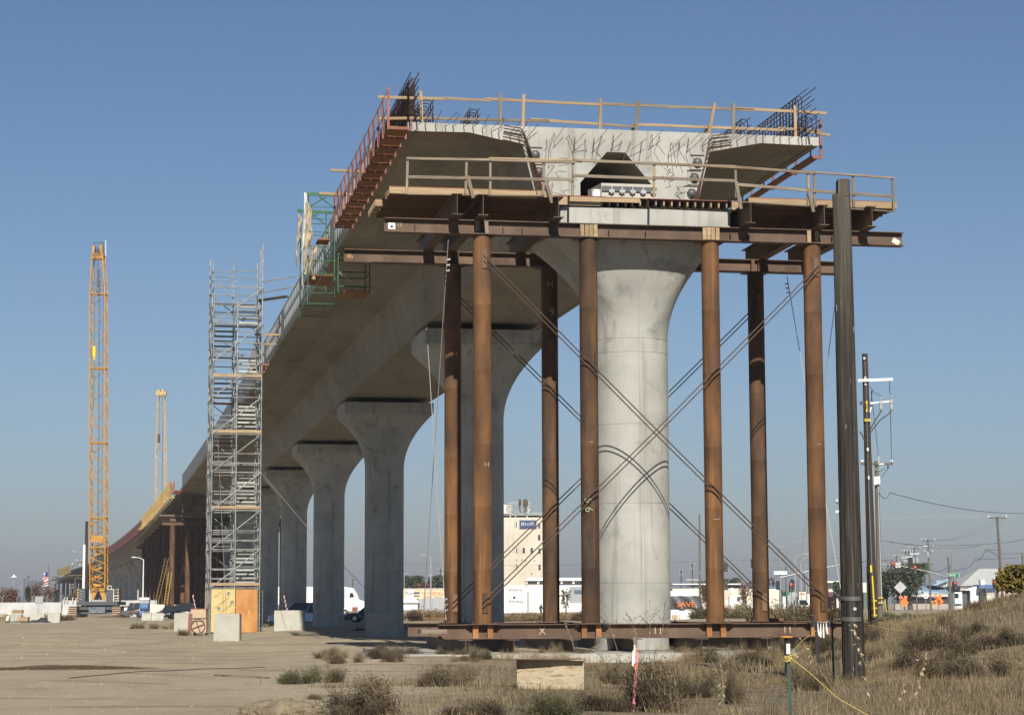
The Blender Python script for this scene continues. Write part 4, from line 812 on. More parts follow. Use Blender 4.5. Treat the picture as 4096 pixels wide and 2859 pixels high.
def lattice(mb, P, z0, z1, w0, w1, dp, step, r, rl):
    n = max(1, int(round((z1 - z0) / step)))
    W = lambda z: w0 + (w1 - w0) * (z - z0) / (z1 - z0)
    for sx in (-1, 1):
        for d in (-1, 1): mb.tube(P(sx * w0 / 2, d * dp / 2, z0), P(sx * w1 / 2, d * dp / 2, z1), r, n=6)
    for i in range(n):
        za, zb = z0 + (z1 - z0) * i / n, z0 + (z1 - z0) * (i + 1) / n; zm = (za + zb) / 2; s = 1 if i % 2 else -1
        for d in (-1, 1):
            mb.tube(P(s * W(za) / 2, d * dp / 2, za), P(-s * W(zb) / 2, d * dp / 2, zb), rl, n=4, caps=False)
        for sx in (-1, 1): mb.tube(P(sx * W(za) / 2, s * dp / 2, za), P(sx * W(zb) / 2, -s * dp / 2, zb), rl, n=4, caps=False)
    for z in (z0 + .05, z1 - .05):
        for d in (-1, 1): mb.tube(P(-W(z) / 2, d * dp / 2, z), P(W(z) / 2, d * dp / 2, z), rl * 1.2, n=4)
        for sx in (-1, 1): mb.tube(P(sx * W(z) / 2, -dp / 2, z), P(sx * W(z) / 2, dp / 2, z), rl * 1.2, n=4)
def CB(x, d, z): return C(x - .030 * (z - 4), -1.6 + d + (z - 4) * .05, z)
for z0, z1, w0, w1, stp, rl in ((3.95, 9.8, 2.1, 2.15, .75, .06), (9.8, 14, 2.15, 2.2, .9, .05), (14, 24.7, 2.2, 2.2, 1.55, .042), (24.7, 35.5, 2.2, 2.2, 1.55, .042), (35.5, 46.4, 2.2, 2.2, 1.55, .042), (46.4, 52.2, 2.2, 1.55, 1.3, .042)):
    b = MB(); lattice(b, CB, z0, z1, w0, w1, 1.9, stp, .095, rl); b.build('boom_section', CRANEY, cr1)
for z in (4.5, 5.6, 6.8, 8.9): block('boom_plate', CB(.2 * math.sin(z * 5), -.1, z), (1.1, .9, .35), CRANEY, cr1, Matrix.Rotation(math.sin(z * 9) * .4, 3, 'Y'))
block('boom_plate', CB(0, -.9, 11.0), (1.7, .1, .9), CRANEY, cr1)
for k in range(14): bar('hoist_gear', CB(rnd(-.7, .7), rnd(-.6, .6), rnd(4.2, 10)), CB(rnd(-.7, .7), rnd(-.6, .6), rnd(4.5, 10)), .12, .12, GREY if k % 3 else GALV, cr1)
MB().box(CB(0, 0, 52.0), (1.5, 1.5, .9)).box(CB(-.55, -.3, 52.9), (.35, 1.2, 1.1)).box(CB(.55, -.3, 52.9), (.35, 1.2, 1.1)).build('boom_head', CRANEY, cr1)
for x in (-.35, 0, .35): MB().tube(CB(x - .06, -.6, 52.6), CB(x + .06, -.6, 52.6), .5, n=14).build('sheave', GREY, cr1)
MB().box(CB(0, -.1, 54.0), (1.55, .2, .14)).box(CB(-.7, -.1, 53.7), (.1, .2, .7)).box(CB(.7, -.1, 53.7), (.1, .2, .7)).build('head_frame', GREY, cr1)
MB().tube(CB(1.05, 0, 52), CB(1.05, 0, 54.4), .05, n=5).build('antenna', WHITE, cr1)
for x in (-.35, -.2, -.05, .1, .25): MB().tube(CB(x, -.9, 52.4), CB(.13 + x * .3, -1.0, 48.2), .022, n=4).build('hoist_rope', WIRE, cr1)
for x in (.2, .35, .85): MB().tube(CB(x, -.6, 50), CB(x * .8 - .2, -.7, 6), .026, n=4).build('boom_rope', WIRE, cr1)
MB().box(CB(.13, -1.0, 47.8), (.42, .4, .9)).tube(CB(.13, -1.0, 47.3), CB(.13, -1.0, 46.6), .14, .26, 8).build('hook_block', GREY, cr1)
MB().tube(CB(-.42, -.95, 52), CB(-.42, -.95, 38.6), .025, n=4).build('hoist_rope', WIRE, cr1)
MB().box(CB(-.42, -.95, 37.9), (.4, .35, 1.5)).tube(CB(-.42, -.95, 37.2), CB(-.42, -.95, 36.6), .2, .1, 8).build('whip_block', YELLOW, cr1)
MB().path([CB(-.45, -.95, 36.5), CB(-.55, -.98, 33), CB(-.62, -1, 30)], .07, 4).path([CB(-.40, -.95, 36.5), CB(-.45, -.98, 33), CB(-.52, -1, 29.6)], .06, 4).build('sling', flat('green_sling', (.14, .26, .24)), cr1)
# second, farther crane
c2 = thing('lattice_crane', 'distant pale yellow crane boom rising behind the deck, right of the big crane', 'crane', (-80, 470, 0))
def C2(x, d, z): return Vector((-79.2 + x - .028 * (z - 20), 470 + d + .12 * z, z))
for z0, z1, w0, w1 in ((2, 20, 2.2, 2.2), (20, 37, 2.2, 2.1), (37, 49.0, 2.1, 1.3)):
    b = MB(); lattice(b, C2, z0, z1, w0, w1, 1.8, 1.8, .085, .036); b.build('boom_section', CRANEP, c2)
MB().box(C2(0, 0, 49.6), (2.3, 1.6, .9)).box(C2(.5, -.3, 50.2), (.5, 1.2, .8)).box(C2(-.5, -.3, 50.1), (.5, 1.2, .8)).build('boom_head', CRANEP, c2)
MB().box(C2(-.3, -1.1, 39.2), (.5, .5, 2.0)).build('hook_block', REBAR, c2); MB().tube(C2(-.3, -1.1, 49.5), C2(-.3, -1.1, 40), .04, n=4).build('hoist_rope', WIRE, c2); MB().tube(C2(.6, -1.1, 49.5), C2(.4, -1.1, 4), .04, n=4).build('hoist_rope', WIRE, c2)
for sx in (-3, 3): block('track', Vector((-80 + sx, 470, .8)), (1.2, 8, 1.5), GREY, c2)
block('machine_house', Vector((-80, 472, 2.6)), (4.2, 7, 2.2), CRANEP, c2)
# ------------------------------------------------------------------ vehicles
def car(label, x, y, rot, L, W, H, paint, kind, grp=None):
    t = thing('parked_car' if kind != 'pickup' else 'pickup_truck', label, 'car' if kind != 'pickup' else 'pickup', gz(x, y), grp); R = RZ(rot); o = gz(x, y)
    def q(a, b, c): return o + R @ Vector((a, b, c))
    w = W / 2; b = MB(); hz_ = H * .56
    secs = [(-L/2, .80, .42, hz_ * .86), (-L/2 + .12, .95, .30, hz_ * .98), (-L * .22, 1, .24, hz_), (L * .20, 1, .24, hz_), (L * .36, .98, .26, hz_ * .93), (L/2 - .10, .92, .32, hz_ * .84), (L/2, .78, .42, hz_ * .66)]
    vs_ = []
    for sx, k, z0, z1 in secs: vs_ += [q(sx, -w * k, z0 + .08), q(sx, -w * k * 1.0, (z0 + z1) * .55), q(sx, -w * k * .9, z1), q(sx, w * k * .9, z1), q(sx, w * k, (z0 + z1) * .55), q(sx, w * k, z0 + .08), q(sx, w * k * .8, z0), q(sx, -w * k * .8, z0)]
    n = 8; m = len(secs); b.add(vs_, [(i * n + j, i * n + (j + 1) % n, (i + 1) * n + (j + 1) % n, (i + 1) * n + j) for i in range(m - 1) for j in range(n)] + [tuple(range(n - 1, -1, -1)), tuple(range((m - 1) * n, m * n))])
    b.build('body', paint, t, .7)
    rear = {'suv': -L * .47, 'sedan': -L * .34, 'pickup': -L * .10}[kind]; fr = L * (.24 if kind != 'pickup' else .20)
    cab = MB(); c_ = [(rear, .90, hz_), (rear + (.12 if kind == 'suv' else .55 if kind == 'sedan' else .1), .72, H), (fr - .75, .72, H), (fr, .88, hz_)]
    P_ = [q(a, s * w * k, z) for s in (-1, 1) for a, k, z in c_]
    cab.add(P_, [(0, 1, 2, 3), (7, 6, 5, 4), (0, 4, 5, 1), (1, 5, 6, 2), (2, 6, 7, 3)]); cab.build('windows', GLASS, t)
    rf = MB(); rf.add([P_[1] + Z3 * .01, P_[2] + Z3 * .01, P_[6] + Z3 * .01, P_[5] + Z3 * .01] + [P_[1] - Z3 * .06, P_[2] - Z3 * .06, P_[6] - Z3 * .06, P_[5] - Z3 * .06], [(0, 1, 2, 3), (0, 4, 5, 1), (1, 5, 6, 2), (2, 6, 7, 3), (3, 7, 4, 0)]); rf.build('roof', paint, t)
    for a, bI in ((0, 1), (2, 3), (4, 5), (6, 7)): bar('pillar', P_[a], P_[bI], .09, .06, paint, t)
    mx_ = [(P_[0] + P_[3]) / 2, (P_[1] + P_[2]) / 2, (P_[4] + P_[7]) / 2, (P_[5] + P_[6]) / 2]; bar('pillar', mx_[0], mx_[1], .10, .05, paint, t); bar('pillar', mx_[2], mx_[3], .10, .05, paint, t)
    for sx in (-L * .30, L * .31):
        for sy in (-1, 1):
            p = q(sx, sy * (w - .1), .34); wh = MB().lathe(p, [(.34, -.11), (.34, .11)], 16, axis=R @ Vector((0, 1, 0))).build('wheel', BLACK, t, .6)
            MB().lathe(p + R @ Vector((0, sy * .115, 0)), [(.2, -.01), (.2, .012)], 10, axis=R @ Vector((0, 1, 0))).build('rim', CHROME, wh)
    for sy in (-1, 1):
        block('headlight', q(L/2 - .04, sy * w * .6, hz_ * .70), (.12, .36, .17), CHROME, t, R); block('tail_light', q(-L/2 + .02, sy * w * .68, hz_ * .75), (.06, .2, .2), REDP, t, R)
        block('mirror', q(fr - .12, sy * (w + .08), hz_ + .1), (.1, .2, .14), paint, t, R)
    block('bumper', q(L/2 - .02, 0, .42), (.14, W * .9, .2), BLACK if kind == 'sedan' else CHROME, t, R); block('number_plate', q(L/2 + .06, 0, .5), (.02, .36, .14), WHITE, t, R); block('grille', q(L/2 - .01, 0, hz_ * .66), (.08, W * .4, .18), BLACK, t, R)
    return t
car('silver blue SUV facing left behind the wide concrete block', -16.75, 167, math.pi - .12, 4.9, 1.95, 1.78, BLUES, 'suv')
car('dark blue car facing left, parked in the deck shade behind the third pier', -12.25, 184, math.pi - .1, 4.5, 1.8, 1.5, BLUED, 'sedan')
car('small black sedan facing the camera beside the black pickup', S(674, 2470, 240).x, 242, -math.pi / 2 - .25, 4.4, 1.72, 1.45, CARD, 'sedan')
car('black pickup facing the camera behind the tan wheeled box', S(727, 2470, 236).x, 240, -math.pi / 2 + .2, 5.4, 2.0, 1.82, CARD, 'pickup')
car('white pickup behind the weeds right of the tarped dump truck', S(2870, 2412, 300).x, 300, .05, 5.3, 1.9, 1.7, WHITE, 'pickup')
car('small white car among the roadworks beyond the rightmost pipe', S(3323, 2400, 300).x, 330, -1.4, 4.6, 1.8, 1.7, WHITE, 'suv')
def wheels(t, P_, xs, y, r=.5):
    for x in xs: 
        w_ = MB().lathe(P_(x, y, r), [(r, -.25), (r, .25)], 14, axis=Vector((0, 1, 0))).build('wheel', BLACK, t, .6); MB().lathe(P_(x, y - .26, r), [(r * .5, -.01), (r * .5, .01)], 10, axis=Vector((0, 1, 0))).build('rim', GREYL, w_)
# semi trailer and tractor
YT = 310; xa, xb = S(1080, 2400, YT).x, S(1362, 2400, YT).x
tt = thing('semi_trailer', 'long white semi trailer parked behind the shaded piers', 'trailer', (xa, YT, 0))
P_ = lambda x, y, z: Vector((x, YT + y, z))
block('cargo_box', ((xa + xb) / 2, YT + 1.3, 2.95), (xb - xa, 2.6, 2.65), WHITE, tt)
n = 16
for k in range(n + 1): block('side_post', (xa + (xb - xa) * k / n, YT - .015, 2.95), (.05, .03, 2.6), CREAM, tt)
block('base_rail', ((xa + xb) / 2, YT - .03, 1.66), (xb - xa, .06, .12), GREYL, tt); wheels(tt, P_, (xa + 1.2, xa + 2.5), .3)
xt = S(1366, 2400, YT).x; tr_ = thing('truck_tractor', 'white truck tractor with a sleeper cab between the third and fourth piers', 'truck', (xt, YT, 0))
b = MB(); pf = [(0, .9), (0, 4.25), (2.2, 4.1), (3.2, 3.1), (3.6, 2.35), (5.4, 2.1), (5.75, 1.7), (5.75, .7), (.4, .7)]
b.prism([Vector((xt + .3 + x * .62, YT, z)) for x, z in pf], (0, 2.4, 0)).build('cab', WHITE, tr_)
MB().prism([Vector((xt + .3 + x * .62, YT - .02, z)) for x, z in ((1.35, 2.7), (2.55, 2.75), (2.15, 3.35), (1.6, 3.4))], (0, -.02, 0)).build('side_window', GLASS, tr_)
for x in (.1, .25, .4): bar('exhaust_stack', (xt + x, YT - .1, 1.2), (xt + x, YT - .1, 4.0), .08, .08, GREY, tr_)
block('fairing', (xt + .15, YT + 1.2, 2.4), (.12, 2.3, 3.4), BLACK, tr_); block('step_box', (xt + 2.0, YT - .05, 1.0), (.8, .3, .6), REDP, tr_); wheels(tr_, P_, (xt + .5, xt + 3.2), .2)
# advertising trailer with painted lettering
YA = 330; xa, xb = S(1606, 2392, YA).x, S(1850, 2392, YA).x; z0, z1 = S(1700, 2393, YA).z, S(1700, 2355, YA).z
at = thing('advert_trailer', 'cream trailer with red beer advertising lettering, left of the leftmost pipes', 'trailer', (xa, YA, 0))
block('body', ((xa + xb) / 2, YA + 1.2, (z0 + z1) / 2), (xb - xa, 2.4, z1 - z0), mat('advert_cream', [(.70, .62, .38), (.76, .70, .50)], .3, .7, 0), at)
block('top_stripe', ((xa + xb) / 2, YA - .01, z1 - .06), (xb - xa, .03, .07), REDP, at); block('top_cap', ((xa + xb) / 2, YA + 1.2, z1 + .05), (xb - xa, 2.4, .1), WHITE, at)
px = lambda p: S(p, 2392, YA).x
for body, p, q_, s, m, sx in (('Modelo', 1641, 2372, .62, CARD, .8), ('THE ONLY', 1712, 2372, .56, flat('advert_red', (.55, .10, .05)), .8), ('CHELA', 1757, 2374, .78, MATS['advert_red'], .85), ('MADE', 1708, 2387, .5, MATS['advert_red'], .85), ('Especial', 1752, 2389, .5, GREY, .8)):
    text('lettering', body, s, (px(p), YA - .03, S(p, q_, YA).z), m, at, None, 'CENTER', .3 if body == 'Especial' else 0, sx)
block('poster', (px(1641), YA - .008, (z0 + z1) / 2), (1.2, .02, z1 - z0 - .2), WHITE, at); block('poster_label', (px(1667), YA - .02, S(0, 2376, YA).z), (.9, .02, .25), BLUED, at); block('poster_label', (px(1667), YA - .02, S(0, 2388, YA).z), (.9, .02, .2), REDP, at)
for k in range(3): block('landing_leg', (xa + 1.5 + 3 * k, YA + .4, z0 / 2), (.15, .15, z0), GREY, at)
def fence(label, p0, p1, ytop, ybot, Y, m, step=.28, name='metal_fence'):
    a, b_ = S(p0, ybot, Y), S(p1, ybot, Y); zt = S(p0, ytop, Y).z; t = thing(name, label, 'fence', (a.x, Y, 0)); n = max(2, int((b_.x - a.x) / step / 4))
    for k in range(n): block('panel', (a.x + (b_.x - a.x) * (k + .5) / n, Y, zt / 2), ((b_.x - a.x) / n - .03, .06, zt), m, t)
    return t
fence('grey corrugated fence in front of the lettered trailer', 1672, 1848, 2392, 2420, 325, GREYL)
ss = thing('site_hut', 'small white gabled hut in front of the lettered trailer', 'hut', S(1640, 2415, 322)); a, b_ = S(1612, 2394, 322), S(1670, 2418, 322)
block('wall', ((a.x + b_.x) / 2, 323.5, 1.0), (b_.x - a.x, 2.6, 2.0), WHITE, ss); MB().prism([Vector((a.x - .2, 321.8, 1.9)), Vector((b_.x + .25, 321.8, 1.9)), Vector((b_.x - .3, 321.8, 2.6)), Vector((a.x - .2, 321.8, 2.6))], (0, 3, 0)).build('roof', WHITE, ss)
for i, p in enumerate((1620, 1634, 1648, 1662, 1676)):
    q = S(p, 2458, 236 + (i % 2) * 2); o = MB().lathe(q + Z3 * .2, [(.36, 0), (.36, 3.4), (.28, 3.4), (.28, .3)], 14, axis=Vector((.3, 1, 0))).build('concrete_pipe', TANP if i == 4 else CBLK, None, .6)
    tag(o, 'short pipe lying on the dirt beyond the sill beams, %s from the left' % WD[i], 'pipe', 'pipes lying on the dirt')
# white dump truck with a tarp sign
YD = 192; t = thing('dump_truck', 'white dump truck with black tarp over its load, seen between pier and pipe', 'truck', (S(2740, 2480, YD).x, YD, 0)); x0, x1 = S(2668, 2480, YD).x, S(2793, 2480, YD).x; xm = (x0 + x1) / 2
block('tail_body', (xm, YD + 1.5, .68), (x1 - x0, 3.2, 1.12), WHITE, t)
for k in range(4): block('body_rib', (x0 + .35 + .68 * k, YD - .12, .68), (.10, .06, 1.1), WHITE, t)
for z, w in ((1.05, .62), (.82, .62), (.5, .62)): block('ladder_rung', (x1 - .65, YD - .17, z), (w, .05, .05), CREAM, t)
block('opening', (x0 + .8, YD - .105, .40), (.8, .03, .4), TANP, t); block('cab', (xm - .1, YD + 4, 1.7), (2.5, 2.2, 1.9), WHITE, t); block('roof_rack', (xm - .1, YD + .4, 2.55), (x1 - x0 - .3, .8, .4), WHITE, t)
TARP = mat('black_tarp', [(.02, .02, .022), (.05, .05, .053)], 1.2, .35, .5, 6, var=.02, spec=.6)
b = MB(); nn = 12; vs_ = []
for i in range(nn + 1):
    for j in range(7):
        u, v = i / nn, j / 6; vs_.append((x0 - .3 + (x1 - x0 + .5 + .25 * (1 - v)) * u, YD - .25 - .12 * math.sin(u * 17 + v * 3) * (1 - v) - .1 * (1 - v), 1.17 + 1.12 * v + rnd(-.02, .02)))
b.add(vs_, [(i * 7 + j, i * 7 + 7 + j, i * 7 + 8 + j, i * 7 + 1 + j) for i in range(nn) for j in range(6)]); b.build('tarp', TARP, t, 1.0)
block('load_bulk', (xm, YD + 1.5, 1.75), (x1 - x0 - .1, 3, 1.0), TARP, t); text('tarp_lettering', 'SAVE', .66, (xm + .28, YD - .50, 1.50), ORANGE, t, None, 'CENTER', 0, 1.15)
for x in (x0 + .5, x1 - .5): MB().lathe((x, YD + .8, .48), [(.48, -.2), (.48, .2)], 14, axis=Vector((1, 0, 0))).build('wheel', BLACK, t, .6)
# ------------------------------------------------------------------ walls, yard things on the left
WALLW = mat('weathered_white_wall', [(.42, .42, .41), (.56, .56, .54)], .6, .85, .1, var=.06)
def wall(label, p0, p1, ytop, Y, m=WALLW, th=.25, cap=True, n=6):
    a, b_ = S(p0, 2440, Y), S(p1, 2440, Y); zt = S(p0, ytop, Y).z; t = thing('yard_wall', label, 'wall', (a.x, Y, 0))
    for k in range(n): block('wall_panel', (a.x + (b_.x - a.x) * (k + .5) / n, Y, zt / 2), ((b_.x - a.x) / n - .004, th, zt), m, t)
    return t
wall('long low white wall at the far left beyond the weeds', -60, 246, 2409, 318, n=4); wall('taller white wall piece just left of the crane', 250, 303, 2400, 314, n=1); wall('low white wall seen between the crane and the pickup', 480, 810, 2400, 316, n=3)
pf_ = thing('wire_fence', 'thin wire fence posts with angled tops above the white wall', 'fence', S(60, 2405, 319))
for p in (10, 68, 130, 187, 247): q = S(p, 2412, 319); MB().path([q, q + Z3 * .9, q + Vector((.25, 0, 1.25))], .05).build('fence_post', GREYL, pf_)
for z in (2404, 2396, 2390): rod('fence_wire', S(-40, z, 319), S(250, z, 319), .02, WIRE, pf_, 3)
gt = thing('pipe_gate', 'white bent pipe rails beside the tall white wall piece', 'gate', S(305, 2410, 312))
for p in (304, 312): q = S(p, 2440, 312); MB().path([q, S(p, 2391, 312), S(p + 8, 2396, 312), S(p + 9, 2440, 312)], .06).build('rail', WHITE, gt)
for p in (256, 268, 290): MB().path([S(p, 2400, 313), S(p, 2392, 313), S(p + 4, 2388, 313)], .06).build('rail', WHITE, gt)
sg = thing('sign_post', 'grey sign plate edge on its post in front of the white wall', 'sign', S(155, 2440, 290)); block('plate', S(156, 2400, 290), (1.1, .05, 1.1), flat('sign_back_grey', (.30, .32, .30)), sg); block('post', S(153.5, 2428, 290), (.1, .08, 1.9), GREYL, sg)
pl = thing('pallet_stack', 'loose stack of timber pallets at the far left edge', 'pallets', S(12, 2475, 204))
for k in range(6):
    for j in range(3): bar('slat', S(-8 + rnd(-3, 3), 2478 - 5 * k, 203 + j * .5), S(32 + rnd(-4, 4), 2479 - 5 * k, 203 + j * .5), .12, .06, WOODF if k % 2 else WOODG, pl)
bar('leaning_board', S(28, 2481, 202.5), S(37, 2447, 203.5), .25, .04, CREAM, pl); block('timber_crate', S(72, 2445, 207), (1.0, .6, .35), WOODF, pl)
b = MB(); NX, NY = 26, 10; xs0, xs1 = S(117, 2480, 202).x, S(203, 2480, 202).x; vs_ = []
for i in range(NX + 1):
    for j in range(NY + 1):
        u, v = i / NX, j / NY; e = math.sin(math.pi * u) ** .7 * math.sin(math.pi * v) ** .8; vs_.append((xs0 + (xs1 - xs0) * u, 201.2 + 1.8 * v, .02 + .52 * e * (.75 + .25 * math.sin(u * 9 + v * 4)) + rnd(-.03, .03) * e))
b.add(vs_, [(i * (NY + 1) + j, (i + 1) * (NY + 1) + j, (i + 1) * (NY + 1) + j + 1, i * (NY + 1) + j + 1) for i in range(NX) for j in range(NY)]); tag(b.build('tarp_heap', flat('blue_black_tarp', (.045, .05, .06), .7), None, 1.2), 'heap of blue-black sheeting on the dirt left of the crane', 'tarp')
tag(block('timber_box', S(94, 2476, 203), (1.0, .7, .4), WOODF), 'brown timber box between the left blocks and the tarp heap', 'box')
o = MB().box(S(68, 2486, 199), (2.0, .8, .08)).box(S(95, 2484, 200), (1.8, .5, .06)).build('sheet_scrap', flat('black_sheet', (.03, .03, .03)), None); tag(o, 'black sheet scraps lying flat in front of the left concrete blocks', 'sheeting')
YS = 255
sp_ = thing('solar_trailer', 'solar panel trailer with two dark tilted panels, right of the crane', 'trailer', S(535, 2445, YS))
for a, b_, c_, d in (((506, 2439), (520, 2410), (537, 2410), (526, 2438)), ((528, 2438), (539, 2410), (562, 2409), (556, 2436))):
    q = [S(*a, YS), S(*b_, YS + 1.4), S(*c_, YS + 1.4), S(*d, YS)]; MB().prism(q, (0, .06, -.06)).build('solar_panel', flat('solar_cells', (.05, .055, .065), .35), sp_)
block('trailer_body', S(532, 2447, YS + .6), (2.6, 1.2, .4), GREY, sp_); block('tail_lamp', S(536, 2447, YS - .1), (1.2, .1, .12), REDP, sp_); block('cabinet', S(515, 2445, YS + 1), (1.0, .8, 1.0), WHITE, sp_); bar('tow_bar', S(500, 2455, YS), S(470, 2456, YS), .1, .1, GREY, sp_)
wt = thing('water_trailer', 'small tank trailer with blue barrels beside the solar panels', 'trailer', S(578, 2450, 248))
MB().lathe(S(561, 2427, 248), [(.42, 0), (.45, .1), (.45, .85), (.42, .95)], 16, axis=Vector((1, 0, 0))).build('barrel', BLUEP, wt, .6); MB().lathe(S(560, 2452, 247), [(.36, 0), (.36, .6)], 14, axis=Vector((1, 0, 0))).build('barrel', BLUEP, wt, .6)
block('cabinet', S(580, 2418, 250), (1.05, 1.0, 1.6), GREYL, wt); block('cabinet_lid', S(580, 2393, 250), (1.15, 1.1, .25), WHITE, wt); block('chassis', S(575, 2455, 248), (2.0, 1.2, .2), GREY, wt)
for p in (556, 590): MB().lathe(S(p, 2459, 246.8), [(.35, 0), (.35, .2)], 12, axis=Vector((0, 1, 0))).build('wheel', BLACK, wt)
block('side_frame', S(597, 2430, 248), (.08, .08, 1.7), GREY, wt)
for i, (p0, p1) in enumerate(((568, 605), (607, 655))):
    a, b_ = S(p0, 2470, 228), S(p1, 2470, 228); q = MB(); pr_ = [(-.3, 0), (.3, 0), (.3, .2), (.12, .45), (.1, .8), (-.1, .8), (-.12, .45), (-.3, .2)]
    q.prism([Vector((a.x, 228 + y, z)) for y, z in pr_], (b_.x - a.x, 0, 0)); tag(q.build('concrete_barrier', CBLK, None), 'concrete traffic barrier in front of the blue barrels, ' + ('left piece' if i == 0 else 'right piece by the black sedan'), 'barrier', 'concrete barriers')
tag(block('concrete_barrier', S(640, 2431, 290), (7.0, .5, 1.0), CREAM), 'pale low wall behind the black vehicles', 'wall')
# ------------------------------------------------------------------ poles, lamps, flag on the left
def upole(label, x, y, z0, z1, r0, r1, m, arms=(), grp='utility poles', lean=0.0, name='utility_pole'):
    t = thing(name, label, 'utility pole', (x, y, z0), grp); top = Vector((x + lean, y, z1)); o = Vector((x, y, z0 - .2))
    MB().tube(o, top, r0, r1, 12).build('pole', m, t, .7)
    for k, (f, w, th, mm, ins) in enumerate(arms):
        c_ = o + (top - o) * f; bar('crossarm', c_ + Vector((-w / 2, -r1 - .05, 0)), c_ + Vector((w / 2, -r1 - .05, 0)), th, th, mm, t)
        for s in ins: MB().lathe(c_ + Vector((s * w / 2, -r1 - .05, th / 2)), [(.03, 0), (.06, .06), (.09, .1), (.06, .2), (.03, .24)], 8).build('insulator', WHITE, t)
    return t
q = S(341, 2400, 334); x192 = upole('dark pole with a white lower casing left of the big crane', q.x, 334, 0, S(341, 2084, 334).z, .30, .24, POLED)
block('casing', (S(337, 2334, 334).x, 333.55, S(0, 2285, 334).z / 1.0), (.34, .34, S(0, 2183, 334).z - S(0, 2395, 334).z), WHITE, x192)
for (dx, dz, ln, up) in ((-1, 8.7, 1.9, .15), (-1, 7.7, 1.4, -.1), (-1, 7.2, 2.1, -.2), (-.7, 6.4, .9, .2)):
    b = Vector((q.x, 333.6, dz + 1.2)); MB().path([b, b + Vector((-ln * .5, 0, up)), b + Vector((-ln, 0, up * 1.5))], .035).build('wire_arm', GALVC, x192); MB().lathe(b + Vector((-ln, 0, up * 1.5)), [(.05, 0), (.09, .05), (.05, .2)], 8).build('insulator', WHITE, x192)
MB().path([Vector((q.x - .25, 333.6, 8.6)), Vector((q.x - 2.0, 333.6, 8.0)), Vector((q.x - 1.8, 333.6, 6.6)), Vector((q.x - .3, 333.6, 5.6))], .05).build('cable_loop', WIRE, x192, .9)
fl = thing('flag_pole', 'flagpole with a limp red, white and blue striped flag at the far left', 'flag', S(189, 2400, 420)); YF = 420; fx = S(189, 2400, YF).x
MB().tube((fx, YF, 0), (fx + .2, YF, S(190, 2258, YF).z), .12, .07, 8).build('pole', GREY, fl); MB().lathe((fx + .2, YF, S(190, 2258, YF).z), [(.05, 0), (.14, .1), (.05, .22)], 8).build('finial', GALVC, fl)
zt, zb = S(190, 2285, YF).z, S(190, 2338, YF).z
for k in range(11):
    f = k / 10; za, zb_ = zt + (zb - zt) * k / 11, zt + (zb - zt) * (k + 1.5) / 11; m = REDP if k % 2 else WHITE
    wv = .18 * math.sin(k * 1.1); MB().add([Vector((fx + .15, YF - .1, za)), Vector((fx - .75 + wv, YF - .3, za - .35)), Vector((fx - .72 + wv, YF - .3, zb_ - .35)), Vector((fx + .15, YF - .1, zb_))], [(0, 1, 2, 3)]).build('flag_stripe', flat('flag_red', (.42, .04, .05)) if k % 2 else WHITE, fl)
MB().add([Vector((fx + .12, YF - .16, zt)), Vector((fx - .5, YF - .32, zt - .25)), Vector((fx - .5, YF - .32, zt - 1.1)), Vector((fx + .12, YF - .16, zt - .9))], [(0, 1, 2, 3)]).build('flag_canton', flat('flag_blue', (.03, .04, .16)), fl)
def lamp(label, px, ytop, Y, arm, m=GREY, ybase=2420, grp='street lamps', head=None, r=.11):
    a = S(px, ybase, Y); zt = S(px, ytop, Y).z; t = thing('street_lamp', label, 'street lamp', (a.x, Y, 0), grp); MB().tube((a.x, Y, 0), (a.x, Y, zt), r, r * .65, 8).build('pole', m, t, .7)
    if arm:
        MB().path([Vector((a.x, Y, zt - .1)), Vector((a.x + arm * .4, Y, zt + abs(arm) * .16)), Vector((a.x + arm, Y, zt + abs(arm) * .24))], r * .45, 6).build('arm', m, t, .8); MB().box((a.x + arm * 1.1, Y, zt + abs(arm) * .24), (abs(arm) * .22 + .3, .3, .12)).build('lamp_head', head or m, t)
    else: block('lamp_head', (a.x + .1, Y, zt + .05), (.5, .3, .2), m, t)
    return t
lamp('short dark lamp post left of the flagpole', 95, 2318, 380, 0); lamp('taller dark lamp post between the cypress and the left tree', 110, 2306, 380, 0)
t = lamp('dark lamp post with a flat square head right of the flagpole', 223, 2308, 380, 0); block('lamp_arm', (S(216, 2308, 380).x, 380, S(0, 2308, 380).z), (.9, .3, .15), GREY, t)
lamp('white street lamp with a curved arm beside the rusty falsework', 571, 2236, 330, -1.4, WHITE, r=.13)
lamp('slender white street lamp seen between the leftmost pipes and the piers', 1723, 2225, 300, -1.0, GREYL); lamp('far lamp head peeking beside the third pier', 1617, 2294, 480, .6, GREYL)
t = thing('traffic_signal', 'thin white signal post right of the crane', 'traffic signal', S(552, 2425, 320), 'traffic signals'); block('post', S(552, 2385, 320), (.12, .12, 3.6), WHITE, t); block('signal_head', S(551, 2343, 320), (.35, .3, 1.0), BLACK, t)
t = thing('street_lamp', 'saucer shaped lamp high on an unseen thin pole at far left', 'street lamp', S(55, 2400, 430), 'street lamps'); q = S(56, 2308, 430); MB().lathe(q, [(.7, 0), (.55, .15), (.2, .25), (.12, .6)], 12).build('lamp_head', WHITE, t, .7); MB().tube((q.x, 430, 0), q, .05, n=6).build('pole', GREYL, t)
